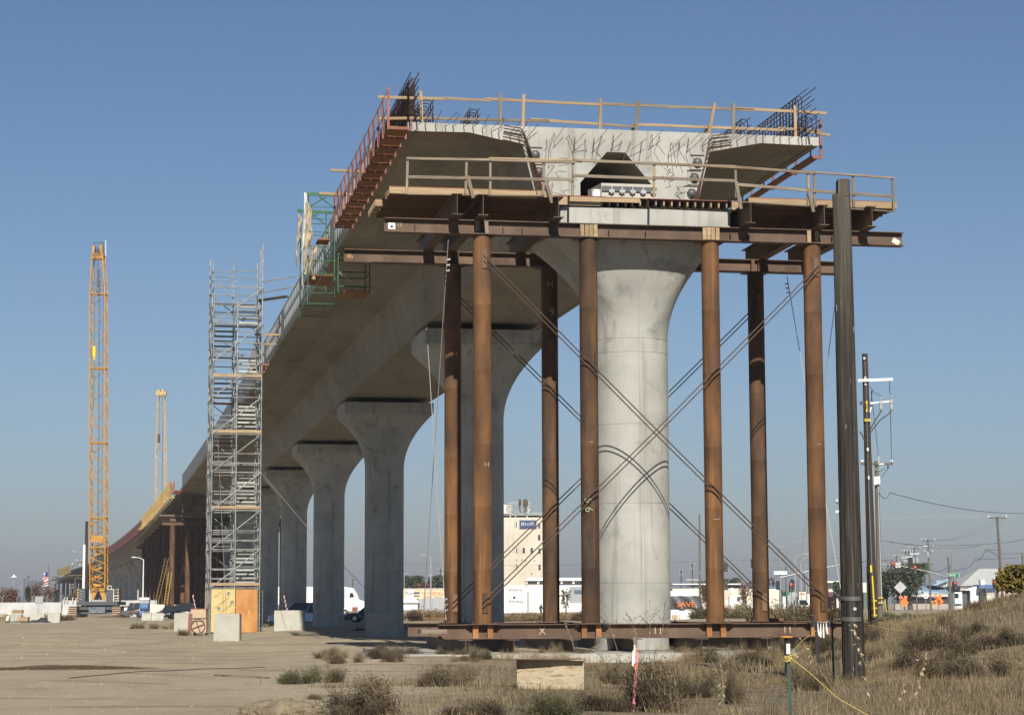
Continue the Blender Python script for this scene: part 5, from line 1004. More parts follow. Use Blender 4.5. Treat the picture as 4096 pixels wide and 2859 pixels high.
for px, y0, w, lb in ((1411, 2315, 26, 'small distant pole between the third and fourth piers'), (1762, 2274, 14, 'distant pole just left of the leftmost pipe'), (1722, 2300, 10, 'distant pole above the grey trees'), (284, 2335, 14, 'distant pole near the far viaduct end'), (2726, 2278, 12, 'distant four armed pole right of the sunlit pier'), (2771, 2250, 12, 'distant pole with a boxed top right of the sunlit pier')):
    q = S(px, 2400, 520); top = S(px, y0, 520).z; upole(lb, q.x, 520, 0, top, .22, .16, POLEG, [(.97, w * 520 / FPX, .14, POLEG, (-1, 1)), (.86, w * .8 * 520 / FPX, .14, POLEG, (-1, 1))] + ([(.75, .8, .14, POLEG, ())] if px == 2726 else []))
q = S(2799, 2400, 290); t = upole('leaning brown pole between the sunlit pier and the third front pipe', q.x, 290, 0, S(2803, 2055, 290).z, .16, .12, POLEG, [(.43, 0.1, .1, WHITE, ())], lean=.14); bar('crossarm', S(2745, 2317, 290), S(2797, 2318, 290), .08, .08, CREAM, t)
# ------------------------------------------------------------------ buildings
def bbox(t, name, p0, p1, ytop, ybot, Y, dep, m, z0=None):
    a, b_ = S(p0, ybot, Y), S(p1, ytop, Y); zb = 0 if z0 is None else z0
    return block(name, ((a.x + b_.x) / 2, Y + dep / 2, (zb + b_.z) / 2), (b_.x - a.x, dep, b_.z - zb), m, t)
SILO = mat('old_elevator_concrete', [(.50, .455, .36), (.58, .53, .43), (.64, .60, .50)], .12, .9, .1, 3, var=.02, streak=((.42, .37, .29), (.6, .6, .05), .55, .8))
YG = 520; ge = thing('grain_elevator', 'tall pale concrete grain elevator with a blue sign, behind the shaded pier', 'grain elevator', S(2100, 2400, YG))
bbox(ge, 'tower', 1975, 2196, 2068, 2400, YG, 16, SILO); bbox(ge, 'roof_slab', 1972, 2199, 2059, 2068, YG - .4, 17, CREAM, S(0, 2068, YG).z)
for p in (1990, 2042, 2063, 2110, 2165, 2186): a = S(p, 2400, YG); block('pilaster', (a.x, YG - .1, S(0, 2068, YG).z / 2), (.28, .22, S(0, 2068, YG).z), SILO, ge)
z4 = lambda x, y: (1950 + x / 2.914, 1950 + y / 2.914)
for x, y in ((330, 430), (602, 440), (602, 578), (333, 730), (423, 730), (517, 730), (607, 735), (333, 920), (607, 925)):
    p = S(*z4(x, y), YG); w = block('window', p + Vector((0, -.06, 0)), (.66, .14, 1.34), GREYL, ge); block('pane', p + Vector((0, -.15, 0)), (.52, .05, 1.18), GLASS if y != 440 else GREY, w); block('mullion', p + Vector((0, -.18, .05)), (.5, .03, .06), GREYL, w)
for x, y in ((337, 843), (402, 840), (445, 850), (547, 852), (515, 998)): block('vent_hole', S(*z4(x, y), YG) + Vector((0, -.03, 0)), (.2, .08, .4), DARKIN, ge)
p = S(*z4(472, 427), YG); sgn = block('sign_board', p + Vector((0, -.2, 0)), (4.2, .15, 2.05), flat('sign_navy', (.035, .06, .15)), ge)
text('sign_lettering', 'JESUS is LORD', 1.08, p + Vector((-.05, -.3, .08)), WHITE, ge, None, 'CENTER', 0, .50)
zr = S(0, 2059, YG).z
for x in (245, 275, 300, 330, 365, 400, 440, 470, 500): rod('truss_leg', Vector((S(*z4(x, 300), YG).x, YG + 2, zr)), Vector((S(*z4(x + rnd(-25, 25), 200), YG).x, YG + 2 + rnd(-1, 1), S(*z4(0, 200), YG).z)), .09, GALVC, ge, 5)
for x0, x1, y in ((232, 505, 200), (285, 505, 165), (232, 505, 180), (505, 655, 290), (232, 655, 305)): rod('roof_rail', S(*z4(x0, y), YG + 2), S(*z4(x1, y), YG + 2), .07, GALVC, ge, 5)
for x in (290, 385, 505, 505, 560, 610): rod('rail_post', S(*z4(x, 305 if x > 505 else 200), YG + 2), S(*z4(x, 285 if x > 505 else 165), YG + 2), .06, GALVC, ge, 5)
for x, r in ((378, .38), (442, .6)):
    a = S(*z4(x, 290), YG + 2); MB().tube(a, S(*z4(x, 160), YG + 2), r * .45, n=10).build('vent_pipe', RUSTD, ge, .7); MB().lathe(S(*z4(x, 205), YG + 2), [(r * .3, -.6), (r, 0), (r, 1.0), (r * .6, 1.5), (r * .2, 1.6)], 12).build('cyclone', RUSTD, ge, .8)
for k in range(14): x = rnd(235, 510); bar('chute', S(*z4(x, rnd(265, 305)), YG + 1.5), S(*z4(x + rnd(-40, 40), rnd(230, 300)), YG + 2.5), .2, .16, CREAM if k % 2 else GALVC, ge)
bbox(ge, 'penthouse', 1975, 2045, 2018, 2059, YG + 3, 6, CREAM, zr)
YW = 400; wh = thing('warehouse', 'long low white warehouse with a strip of clerestory windows, under the grain elevator', 'warehouse', S(2200, 2418, YW))
bbox(wh, 'wall', 1960, 2470, 2339, 2418, YW, 20, WHITE); bbox(wh, 'clerestory', 2102, 2470, 2320, 2338, YW + 2, 14, CREAM, S(0, 2340, YW).z); a, b_ = S(2098, 2310, YW), S(2474, 2320, YW)
MB().prism([Vector((a.x, YW + 1.5, b_.z)), Vector((b_.x, YW + 1.5, b_.z)), Vector((b_.x, YW + 1.5, a.z)), Vector((a.x + .8, YW + 1.5, a.z))], (0, 15, 0)).build('roof', WHITE, wh)
for k in range(26):
    p = 2106 + 9.4 * k; w = block('window', S(p, 2328.5, YW + 2) + Vector((0, -.03, 0)), (.40, .06, .48), GLASS if k % 5 else CREAM, wh)
for k in range(30): p = 1965 + 17 * k; block('wall_seam', S(p, 2380, YW) + Vector((0, -.02, 0)), (.05, .05, 3.2), CREAM, wh)
block('vent', S(2107, 2344, YW) + Vector((0, -.05, 0)), (.3, .08, .14), GREY, wh)
YK = 330; ft = thing('food_truck', 'white food truck with black script lettering, right of the shaded pier', 'food truck', S(2075, 2420, YK))
bbox(ft, 'body', 2010, 2112, 2368, 2414, YK, 2.4, WHITE, .5); bbox(ft, 'rear_frame', 2108, 2116, 2366, 2416, YK - .05, 2.5, GREYL, .45)
for x in (268, 312, 377, 416): w = block('window', S(1950 + x / 2.914, 1950 + 1278 / 2.914, YK) + Vector((0, -.04, 0)), (.42, .06, .42), GREYL, ft); block('pane', S(1950 + x / 2.914, 1950 + 1278 / 2.914, YK) + Vector((0, -.08, 0)), (.3, .03, .3), GLASS if x == 312 else WHITE, w)
text('lettering', 'Jalisciense', .62, S(1950 + 330 / 2.914, 1950 + 1322 / 2.914, YK) + Vector((0, -.05, 0)), CARD, ft, Matrix.Rotation(.08, 3, 'Y'), 'CENTER', .25, .9)
bar('awning_frame', S(2030, 2357, YK), S(2090, 2358, YK), .1, .1, CARD, ft); 
for x in (2036, 2050, 2062, 2078): bar('awning_strut', S(x, 2366, YK), S(x + 10, 2355, YK), .08, .08, CARD, ft)
for x in (2022, 2098): MB().lathe(S(x, 2414, YK) + Z3 * -.15, [(.38, .3), (.38, .5)], 12, axis=Vector((0, 1, 0))).build('wheel', GREY, ft)
bb = thing('billboard_trailer', 'grey ribbed signboard with a dark blue panel left of the sunlit pier', 'sign', S(2310, 2420, 300)); bbox(bb, 'board', 2278, 2360, 2343, 2418, 300, .3, mat('grey_board', [(.36, .38, .40), (.42, .44, .45)], .5, .7, 0), S(0, 2419, 300).z)
for k in range(9): block('board_rib', S(2320, 2350 + 8 * k, 300) + Vector((0, -.02, 0)), (2.9, .04, .03), GREY, bb)
block('blue_panel', S(2318, 2365, 300) + Vector((0, -.05, 0)), (1.5, .05, .5), flat('board_blue', (.08, .14, .2)), bb); block('support', S(2330, 2440, 300), (.5, .3, 1.2), CREAM, bb)
YC = 380; cb = thing('cream_workshop', 'low cream building with grey roof behind the weeds right of the sunlit pier', 'building', S(2900, 2400, YC))
bbox(cb, 'wall', 2690, 3010, 2352, 2402, YC, 18, CREAM); bbox(cb, 'roof', 2770, 2990, 2341, 2352, YC - .5, 19, GREYL, S(0, 2352, YC).z); bbox(cb, 'roof_edge', 2690, 2970, 2337, 2342, YC - .8, 19, WHITE, S(0, 2343, YC).z); bbox(cb, 'wall', 2985, 3120, 2352, 2402, YC - 3, 18, CREAM); bbox(cb, 'trim', 2985, 3122, 2350, 2354, YC - 3.2, 18.4, BLUEP, S(0, 2354.5, YC).z)
bbox(cb, 'shed_wall', 2898, 2926, 2355, 2400, YC - 4, 3.9, CREAM)
for k in range(7): block('wall_seam', S(2900 + 4 * k, 2378, YC - 4) + Vector((0, -.02, 0)), (.06, .05, 2.0), TANP, cb)
block('notice', S(2928, 2359, YC - 4.1), (.5, .05, .8), WHITE, cb)
bx = thing('generator_box', 'white boxy machine in front of the cream building', 'machine', S(2935, 2395, 340)); bbox(bx, 'body', 2918, 2962, 2385, 2404, 340, 1.5, WHITE, .5); block('dark_frame', S(2955, 2392, 339.7), (.5, .1, .5), GREY, bx)
# right-hand buildings beyond the junction
YR = 390; z7 = lambda x, y: (3500 + x / 3.562, 2050 + y / 3.562)
BLUER = mat('blue_metal_roof', [(.23, .33, .43), (.31, .41, .50)], .8, .6, .1, var=.02)
br = thing('blue_roofed_building', 'low building with a long sloping blue metal roof behind the junction', 'building', S(3700, 2400, YR)); q = lambda x, y, d=0: S(*z7(x, y), YR) + Vector((0, d, 0))
MB().add([q(385, 1150), q(1080, 1150), q(1080, 1150, 14), q(385, 1150, 14), q(505, 1095), q(770, 1035, 8), q(1080, 1035, 8), q(1080, 1140, -.1)], [(0, 1, 6, 5, 4), (0, 4, 5, 6, 2, 3)]).build('roof', BLUER, br)
MB().prism([q(840, 1032, 2), q(1075, 930, 2), q(1075, 965, 2), q(900, 1035, 2)], (0, 6, 0)).build('upper_roof', BLUER, br); MB().prism([q(905, 1035, 3), q(1078, 965, 3), q(1078, 1035, 3)], (0, 4, 0)).build('gable', TANP, br)
for k in range(7): block('gable_post', q(930 + 22 * k, 1005, 2.95), (.1, .06, 1.2), WHITE, br)
bbox(br, 'wall', z7(600, 0)[0], z7(905, 0)[0], z7(0, 1150)[1], 2400, YR + 1, 10, BLUEP); bbox(br, 'wall', z7(905, 0)[0], z7(1085, 0)[0], z7(0, 1150)[1], 2404, YR + 2, 10, GREY)
bbox(br, 'canopy', z7(285, 0)[0], z7(1040, 0)[0], z7(0, 1192)[1], z7(0, 1202)[1], YR - 4, 4, CREAM, S(0, z7(0, 1206)[1], YR).z); bbox(br, 'low_wall', z7(285, 0)[0], z7(1040, 0)[0], z7(0, 1212)[1], 2404, YR - 3, 1, flat('beige_low_wall', (.36, .32, .27), .9))
for k in range(11): block('dark_bay', S(z7(300 + 68 * k, 0)[0], 2400, YR - 3.2), (1.7, .1, .9), DARKIN if k % 3 else GREY, br)
gr_ = thing('grey_roofed_hall', 'big hall with a pale grey hipped roof at the right, behind the red signal', 'building', S(3950, 2350, YR))
MB().add([q(1215, 1040), q(2150, 1030), q(1970, 785, 8), q(1620, 785, 8), q(1215, 1040, 16), q(2150, 1030, 16)], [(0, 1, 2, 3), (0, 3, 4), (1, 5, 2), (2, 5, 4, 3)]).build('roof', mat('pale_roof', [(.44, .44, .42), (.52, .52, .49)], .6, .7, 0), gr_); bbox(gr_, 'wall', z7(1220, 0)[0], z7(2140, 0)[0], z7(0, 1040)[1], 2400, YR + .8, 14, mat('pinkish_wall', [(.52, .45, .38), (.58, .5, .43)], .5, .8, 0))
MB().prism([q(1215, 1105, -3), q(1490, 1022, -3), q(1490, 1300, -3), q(1310, 1300, -3), q(1310, 1105, -3)], (0, 4, 0)).build('lean_to', WHITE, gr_); bbox(gr_, 'shade_wall', z7(1215, 0)[0], z7(1312, 0)[0], z7(0, 1110)[1], 2400, YR - 2, 3, GREY)
bbox(gr_, 'blue_front', z7(1490, 0)[0], z7(1880, 0)[0], z7(0, 1022)[1], z7(0, 1125)[1], YR - 5, 6, BLUEP, S(0, z7(0, 1128)[1], YR).z)
for k in range(14): block('cladding_rib', S(z7(1580 + 22 * k, 0)[0], z7(0, 1075)[1], YR - 5) + Vector((0, -.04, 0)), (.1, .08, 1.25), BLUEP, gr_)
bbox(gr_, 'doorway', z7(1500, 0)[0], z7(1590, 0)[0], z7(0, 1130)[1], 2400, YR - 4, 3, DARKIN); bbox(gr_, 'wall_piece', z7(1590, 0)[0], z7(1700, 0)[0], z7(0, 1135)[1], 2400, YR - 4, 3, CREAM)
for x in (1530, 1585): block('roof_unit', q(x, 998, -3), (2.3, 1.6, 1.1), WHITE, gr_)
wt_ = thing('white_van', 'white box van parked beside the signal mast at the right', 'van', S(*z7(1190, 1290), 340)); bbox(wt_, 'body', z7(1140, 0)[0], z7(1240, 0)[0], z7(0, 1130)[1], 2412, 340, 4, WHITE, .4); block('window', S(*z7(1165, 1180), 339.9), (.6, .08, .7), GLASS, wt_); block('rear_step', S(*z7(1190, 1300), 339.8), (1.0, .3, .2), GREY, wt_)
far = thing('distant_shed', 'distant cream shed with a purple container seen just right of the rightmost pipe', 'building', S(3340, 2380, 430)); bbox(far, 'shed', 3314, 3480, 2329, 2366, 440, 10, CREAM); bbox(far, 'container', 3314, 3345, 2366, 2400, 425, 6, flat('purple_container', (.13, .06, .08)), .2); bbox(far, 'roof', 3310, 3370, 2329, 2333, 438, 12, WHITE, S(0, 2334, 438).z); bbox(far, 'container', 3455, 3475, 2368, 2385, 430, 4, flat('green_container', (.10, .16, .10)), .2)
fb_ = thing('roadside_clutter', 'jumble of pale vans and signs beyond the left signal mast', 'building', S(3215, 2390, 420)); bbox(fb_, 'dark_store', 3130, 3245, 2356, 2400, 430, 6, flat('dull_green_wall', (.13, .15, .13))); bbox(fb_, 'white_van', 3196, 3224, 2366, 2392, 415, 3, CREAM); bbox(fb_, 'orange_panel', 3200, 3219, 2375, 2383, 414.8, .2, ORANGE, S(0, 2383, 414).z); bbox(fb_, 'white_box', 3131, 3142, 2384, 2402, 400, 2, WHITE); bbox(fb_, 'grey_van', 3150, 3180, 2378, 2400, 412, 3, GREYL); bbox(fb_, 'white_box', 3230, 3242, 2374, 2394, 405, 2, WHITE); bbox(fb_, 'green_box', 3135, 3165, 2366, 2380, 421, 2, GREENS, 2)
# ------------------------------------------------------------------ signals and signs at the junction
def head(t, px, py, Y, lit=True, sc_=1.0, back=False):
    p = S(px, py, Y); q = block('signal_head', p, (.46 * sc_, .30, 1.16 * sc_), BLACK, t)
    if not back:
        for k, dz in enumerate((.36, 0, -.36)):
            c_ = p + Vector((0, -.16, dz * sc_)); MB().lathe(c_, [(.14 * sc_, -.02), (.14 * sc_, .03), (.05, .05)], 12, axis=Vector((0, -1, 0))).build('lens', REDL if (k == 0 and lit) else (flat('amber_lens', (.12, .04, .02)) if k == 1 else GREY), q)
    return q
YM = 282; m1 = thing('signal_mast', 'galvanised signal mast with a long arm, green street sign and red signals, at right', 'traffic signal', S(3815, 2418, YM), 'traffic signals')
xm = S(3814, 2418, YM).x; MB().tube((xm, YM, 0), (S(3808, 2207, YM).x, YM, S(3808, 2207, YM).z), .15, .10, 10).build('mast', GALV, m1, .7)
MB().path([S(3811, 2313, YM), S(3700, 2282, YM), S(3590, 2259.5, YM), S(3520, 2256, YM)], .07, 8, [.10, .09, .075, .06]).build('mast_arm', GALV, m1, .8)
MB().path([S(3808, 2209, YM), S(3790, 2202, YM), S(3765, 2193, YM), S(3740, 2187, YM), S(3708, 2184, YM)], .05, 6).build('lamp_arm', GALV, m1, .8); block('lamp_head', S(3700, 2184, YM), (.6, .3, .13), CREAM, m1)
head(m1, 3570, 2261.5, YM); head(m1, 3660.5, 2278, YM); head(m1, 3820.5, 2341, YM - .5)
sg = block('street_sign', S(3813, 2300, YM - .3), (1.58, .04, .42), GREENS, m1); block('sign_border', S(3813, 2300, YM - .27), (1.66, .03, .48), WHITE, m1); text('sign_lettering', 'North', .34, S(3810, 2300, YM - .34), WHITE, m1); 
p = S(3592, 2259.5, YM - .3); block('turn_sign', p, (.62, .04, .66), WHITE, m1); MB().path([p + Vector((math.cos(a) * .25, -.04, math.sin(a) * .25)) for a in np.linspace(0, 6.283, 25)], .03).build('sign_ring', BLACK, m1)
MB().path([p + Vector((x, -.04, z)) for x, z in ((.09, -.15), (.09, .05), (.0, .13), (-.09, .05), (-.09, -.08))], .022).build('sign_arrow', BLACK, m1); MB().path([p + Vector((x, -.04, z)) for x, z in ((-.16, -.05), (-.09, -.14), (-.02, -.05))], .02).build('sign_arrow', BLACK, m1); bar('sign_slash', p + Vector((-.18, -.045, .18)), p + Vector((.18, -.045, -.18)), .03, .03, BLACK, m1)
sr = thing('traffic_signal', 'red traffic signal on a short post in front of the blue front, far right', 'traffic signal', S(*z7(1710, 1180), 250), 'traffic signals'); head(sr, *z7(1708, 1020), 250); q = S(*z7(1710, 1120), 250); MB().tube((q.x, 250, 0), q, .06, n=8).build('post', GALV, sr)
YL = 275; m2 = thing('signal_mast', 'galvanised signal mast with lamp arm between the back pipe and rightmost pipe', 'traffic signal', S(3120, 2420, YL), 'traffic signals'); q = S(3122, 2420, YL)
MB().tube((q.x, YL, 0), S(3118, 2186, YL), .17, .12, 10).build('mast', GALV, m2, .7); MB().path([S(3122, 2189, YL), S(3180, 2166, YL), S(3230, 2155, YL), S(3252, 2154, YL)], .05, 6).build('lamp_arm', GALV, m2, .8)
MB().path([S(3122, 2309, YL), S(3240, 2282, YL), S(3367, 2256, YL), S(3457, 2244.5, YL - 4), S(3640, 2234.5, YL - 8)], .07, 8, [.13, .11, .09, .08, .07]).build('mast_arm', GALV, m2, .8)
block('street_sign', S(3122, 2290, YL - .3), (1.7, .04, .42), WHITE, m2); head(m2, 3112, 2340, YL, False, 1.0, True); head(m2, 3642, 2249, YL - 8, False, 1.15, True); block('back_plate', S(3617, 2237, YL - 7), (.66, .04, .66), GREYL, m2)
for px, py, lb in ((3164, 2348, 'traffic signal with a dim red lamp on a post right of the left signal mast'),):
    t = thing('traffic_signal', lb, 'traffic signal', S(px, 2410, 260), 'traffic signals'); head(t, px, py, 260); q = S(px + 1, py + 16, 260); MB().tube((q.x, 260, 0), q, .06, n=8).build('post', GALV, t)
for px, py, Y, lb in ((2903, 2268, 280, 'dark signal head half hidden at the right edge of the third front pipe, upper one'), (2904, 2341, 280, 'dark signal head half hidden at the right edge of the third front pipe, lower one')):
    t = thing('traffic_signal', lb, 'traffic signal', S(px, 2400, Y), 'traffic signals'); head(t, px, py, Y, False); q = S(px - 8, 2420, Y); MB().tube((q.x, Y, 0), (q.x, Y, S(0, py, Y).z), .08, n=8).build('post', GALV, t)
t = thing('traffic_signal', 'dark signal head at the left edge of the rightmost back pipe', 'traffic signal', S(3008, 2400, 280), 'traffic signals'); head(t, 3011, 2253, 280, False, 1.0, True); q = S(3018, 2420, 280); MB().tube((q.x, 280, 0), (q.x, 280, S(0, 2240, 280).z), .08, n=8).build('post', GALV, t); MB().box(S(3007, 2238, 280), (.3, .3, .2)).build('camera_box', GREY, t)
def post_sign(name, label, cat, px, py, Y, shape, m, grp=None):
    p = S(px, py, Y); t = thing(name, label, cat, (p.x, Y, g(p.x, Y)), grp); MB().tube((p.x, Y + .05, g(p.x, Y) - .1), (p.x, Y + .05, p.z + .2), .045, n=6).build('post', GALV, t); return t, p
t, p = post_sign('road_sign', 'grey back of a diamond shaped road sign beyond the dark pole', 'road sign', 3601.5, 2348, 215, None, None, 'road signs'); MB().prism([p + Vector((x, 0, z)) for x, z in ((-.64, 0), (0, -.64), (.64, 0), (0, .64))], (0, .02, 0)).build('plate', flat('bare_aluminium', (.42, .43, .41), .5), t); bar('brace', p + Vector((0, -.02, -.64)), p + Vector((0, -.02, .64)), .05, .03, GREYL, t)
t, p = post_sign('road_sign', 'white speed limit sign reading 40 behind the orange signs', 'road sign', 3703.5, 2382, 300, None, None, 'road signs'); block('plate', p, (.55, .03, .72), WHITE, t); text('sign_lettering', '40', .36, p + Vector((0, -.03, -.12)), BLACK, t); text('sign_lettering', 'SPEED', .13, p + Vector((0, -.03, .24)), BLACK, t); text('sign_lettering', 'LIMIT', .13, p + Vector((0, -.03, .1)), BLACK, t)
for px, py, Y, lb, man in ((3755, 2404, 215, 'orange diamond roadworks sign with flagger figure and two flags, by the right ridge', 1), (3616, 2408, 225, 'orange roadworks sign leaning below the grey diamond sign', 0)):
    t, p = post_sign('roadworks_sign', lb, 'road sign', px, py, Y, None, None, 'orange roadworks signs')
    MB().prism([p + Vector((x, -.08, z)) for x, z in ((-.52, .04), (-.02, -.5), (.5, -.03), (.03, .5))], (0, .02, 0)).build('plate', ORANGE, t)
    if man: MB().box(p + Vector((.0, -.10, .13)), (.1, .03, .1)).box(p + Vector((0, -.10, -.04)), (.13, .03, .24)).box(p + Vector((.12, -.10, .0)), (.2, .03, .05)).box(p + Vector((-.05, -.10, -.25)), (.05, .03, .22)).box(p + Vector((.06, -.10, -.25)), (.05, .03, .22)).box(p + Vector((-.14, -.10, .12)), (.05, .03, .3)).build('flagger_figure', BLACK, t)
    for s in (-1, 1): block('flag', p + Vector((s * .25 - .08, -.02, .52)), (.36, .02, .32), flat('orange_flag', (.75, .22, .10)), t, Matrix.Rotation(s * .35, 3, 'Y'))
bp_ = thing('barrier_panel', 'small yellow and black striped panel left of the orange flagger sign', 'road sign', S(3731, 2412, 214))
for k in range(5): block('stripe', S(3731, 2405 + 4.2 * k, 214), (.2, .03, .1), YELLOW if k % 2 == 0 else BLACK, bp_, Matrix.Rotation(.4, 3, 'Y'))
for px, py, Y, w, h, lb in ((3174, 2428, 262, .5, .45, 'small blank sign back beside the dim red signal'),):
    t, p = post_sign('road_sign', lb, 'road sign', px, 2376, Y, None, None, 'road signs'); block('plate', p, (.95, .03, .55), GREYL, t)
for px, y0, w, lb, Y in ((3716, 2157, 52, 'tall pole with three crossarms and a transformer behind the signal arm', 330), (3660, 2188, 44, 'brown pole with two grey transformers behind the second red signal', 380), (3624, 2202, 36, 'thin brown pole behind the no turn sign, right one', 420), (3636, 2202, 34, 'thin pole with a white crossarm beside the signal arm end', 400), (3586, 2222, 20, 'thin brown pole behind the no turn sign, left one', 420)):
    q = S(px + 8, 2400, Y); W_ = w * Y / FPX; t = upole(lb, q.x, Y, 0, S(px + 8, y0, Y).z, .17 if px == 3716 else .13, .12, POLEG if px != 3624 else BARK, [(.985, W_, .13, POLEG, (-1, 1, -.4)), (.90, W_ * .75, .12, WHITE if px in (3660, 3636) else POLEG, (-1, 1))] + ([(.83, W_ * .6, .1, POLEG, (-1, 1))] if px == 3716 else []), lean=-.25)
    if px in (3716, 3660):
        for s in ((-1,) if px == 3716 else (-1, 1)): MB().lathe(S(px + s * 7, y0 + 62 if px == 3716 else y0 + 54, Y) - Vector((0, .3, .45)), [(.22, 0), (.24, .05), (.24, .9), (.1, 1.0)], 12).build('transformer', GREYL, t, .6)
q = S(4012, 2350, 250); t = upole('tall brown pole with a wide crossarm and a side bracket at the far right', q.x, 250, 0, S(3997, 2065, 250).z, .19, .14, POLEG, [(.985, 2.1, .13, POLEG, (-1, 1))], lean=-.45); bar('side_bracket', S(3940, 2197, 250), S(4008, 2199, 250), .11, .11, POLEG, t); rod('bracket_brace', S(3955, 2200, 250), S(4003, 2234, 250), .03, WIRE, t, 5)
q = S(3806, 2418, 290); upole('short leaning weathered pole behind the signal mast', q.x, 290, 0, S(3797, 2226, 290).z, .17, .13, POLEG, lean=-.3)
q = S(4092, 2300, 330); upole('pole at the right frame edge with a small white transformer', q.x, 330, 0, S(4086, 2212, 330).z, .17, .14, POLEG, [(.9, .9, .1, POLEG, (-1, 1))])
for px, y0, lb in ((3183, 2225, 'first'), (3206, 2240, 'second'), (3226, 2262, 'third'), (3236, 2280, 'fourth')): lamp('slender pale street lamp beyond the left signal mast, %s of the receding row' % lb, px, y0, 300 + 40 * int({'first': 0, 'second': 1, 'third': 2, 'fourth': 3}[lb]), 1.6, GREYL, 2420, r=.09)
for px, y0, lb in ((3470, 2262, 'thin pole between the dark pole and the creosote pole'), (3220, 2300, 'thin dark pole among the receding lamps'), (3145, 2265, 'thin dark pole with a small arm right of the left signal mast')): q = S(px, 2400, 420); upole(lb, q.x, 420, 0, S(px, y0, 420).z, .14, .11, POLEG, [(.97, .8, .1, POLEG, ())])
# overhead wires
def wire(label, pts, r=.02, m=WIRE, sag=.0, n=14):
    P_ = []
    for a, b_ in zip(pts[:-1], pts[1:]):
        for i in range(n): t = i / n; P_.append(a + (b_ - a) * t - Z3 * sag * 4 * t * (1 - t))
    P_.append(pts[-1]); tag(MB().path(P_, r, 4).build('overhead_wire', m, None), label, 'overhead wire', 'overhead wires')
wire('twisted service wire from the middle right pole out to the right edge', [S(3513, 1962, 110), S(3560, 1970, 112), S(4110, 2051, 160)], 0.0180, WIRE, .35)
wire('pale long wire pair crossing the right sky, upper', [S(3300, 2067, 330), S(3700, 2064, 330), S(4110, 2048, 330)], 0.0252, GREYL, .3); wire('pale long wire pair crossing the right sky, lower', [S(3300, 2069.5, 330), S(3700, 2067, 330), S(4110, 2052, 330)], 0.0216, GREYL, .3)
wire('thick cable sagging across the right behind the poles, highest', [S(3520, 2160, 250), S(3725, 2181, 250), S(4005, 2170, 250), S(4110, 2151, 250)], 0.0252, WIRE, .12); wire('thick cable sagging below the highest one', [S(3560, 2165, 252), S(3770, 2192, 252), S(3925, 2181, 252)], 0.0180, WIRE, .1)
wire('drooping thick cable from the short pole to the side bracket', [S(3720, 2278, 290), S(3798, 2260, 290), S(3845, 2272, 280), S(3900, 2235, 265), S(3941, 2200, 250)], 0.0324, WIRE, .5); wire('cable from the side bracket to the right edge', [S(3941, 2200, 250), S(4010, 2213, 250), S(4110, 2207, 250)], 0.0216, WIRE, .1); wire('cable pair at the right edge below the bracket', [S(3910, 2233, 255), S(4110, 2227, 255)], 0.0288, WIRE, .1)
for k in range(3): wire('thin line fanning from the tall pole to the far right pole, %s' % WD[k], [S(3700 + 24 * k, 2160, 330), S(3975 + 22 * k, 2072, 252)], 0.0101, WIRE, .9)
wire('thin far wire behind the pipes at mid height', [S(1600, 2252, 480), S(2250, 2258, 480), S(2900, 2238, 480), S(3380, 2228, 480)], 0.0216, WIRE, .3); wire('pale far wire behind the leftmost pipes', [S(1610, 2078, 480), S(1800, 2082, 480), S(2330, 2074, 480)], 0.0180, GREYL, .2)
# ------------------------------------------------------------------ person walking far behind the weeds
def person(label, x, y, h):
    sk = {'pel': (0, 0, .53), 'ch': (.01, -.01, .74), 'nk': (.015, -.02, .83), 'hd': (.02, -.03, .90), 'top': (.02, -.035, .965), 'shl': (-.105, 0, .795), 'ell': (-.14, .02, .63), 'hal': (-.12, -.06, .50), 'shr': (.115, 0, .795), 'elr': (.15, -.04, .64), 'har': (.12, -.12, .53), 'hil': (-.055, 0, .50), 'knl': (-.06, -.05, .27), 'anl': (-.06, .04, .04), 'tol': (-.06, -.05, .015), 'hir': (.055, 0, .50), 'knr': (.06, -.02, .27), 'anr': (.065, .10, .05), 'tor': (.065, .03, .015)}
    ed = [('pel', 'ch'), ('ch', 'nk'), ('nk', 'hd'), ('hd', 'top'), ('ch', 'shl'), ('shl', 'ell'), ('ell', 'hal'), ('ch', 'shr'), ('shr', 'elr'), ('elr', 'har'), ('pel', 'hil'), ('hil', 'knl'), ('knl', 'anl'), ('anl', 'tol'), ('pel', 'hir'), ('hir', 'knr'), ('knr', 'anr'), ('anr', 'tor')]
    rad = dict(pel=.075, ch=.085, nk=.035, hd=.055, top=.04, shl=.045, ell=.032, hal=.022, shr=.045, elr=.032, har=.022, hil=.06, knl=.042, anl=.028, tol=.022, hir=.06, knr=.042, anr=.028, tor=.022)
    ks = list(sk); me = bpy.data.meshes.new('person'); me.from_pydata([Vector(sk[k]) * h for k in ks], [(ks.index(a), ks.index(b_)) for a, b_ in ed], [])
    o = bpy.data.objects.new('person', me); md = o.modifiers.new('skin', 'SKIN'); o.modifiers.new('sub', 'SUBSURF').levels = 1
    for k, v in zip(ks, me.skin_vertices[0].data): v.radius = (rad[k] * h, rad[k] * h * .85); v.use_root = (k == 'pel')
    me.materials.append(flat('dark_clothes', (.04, .04, .05), .9)); place(o, gz(x, y), None, RZ(.9)); tag(o, label, 'person'); return o
person('person in dark clothes walking behind the weeds in front of the white warehouse', S(2163, 2430, 262).x, 262, 1.72)
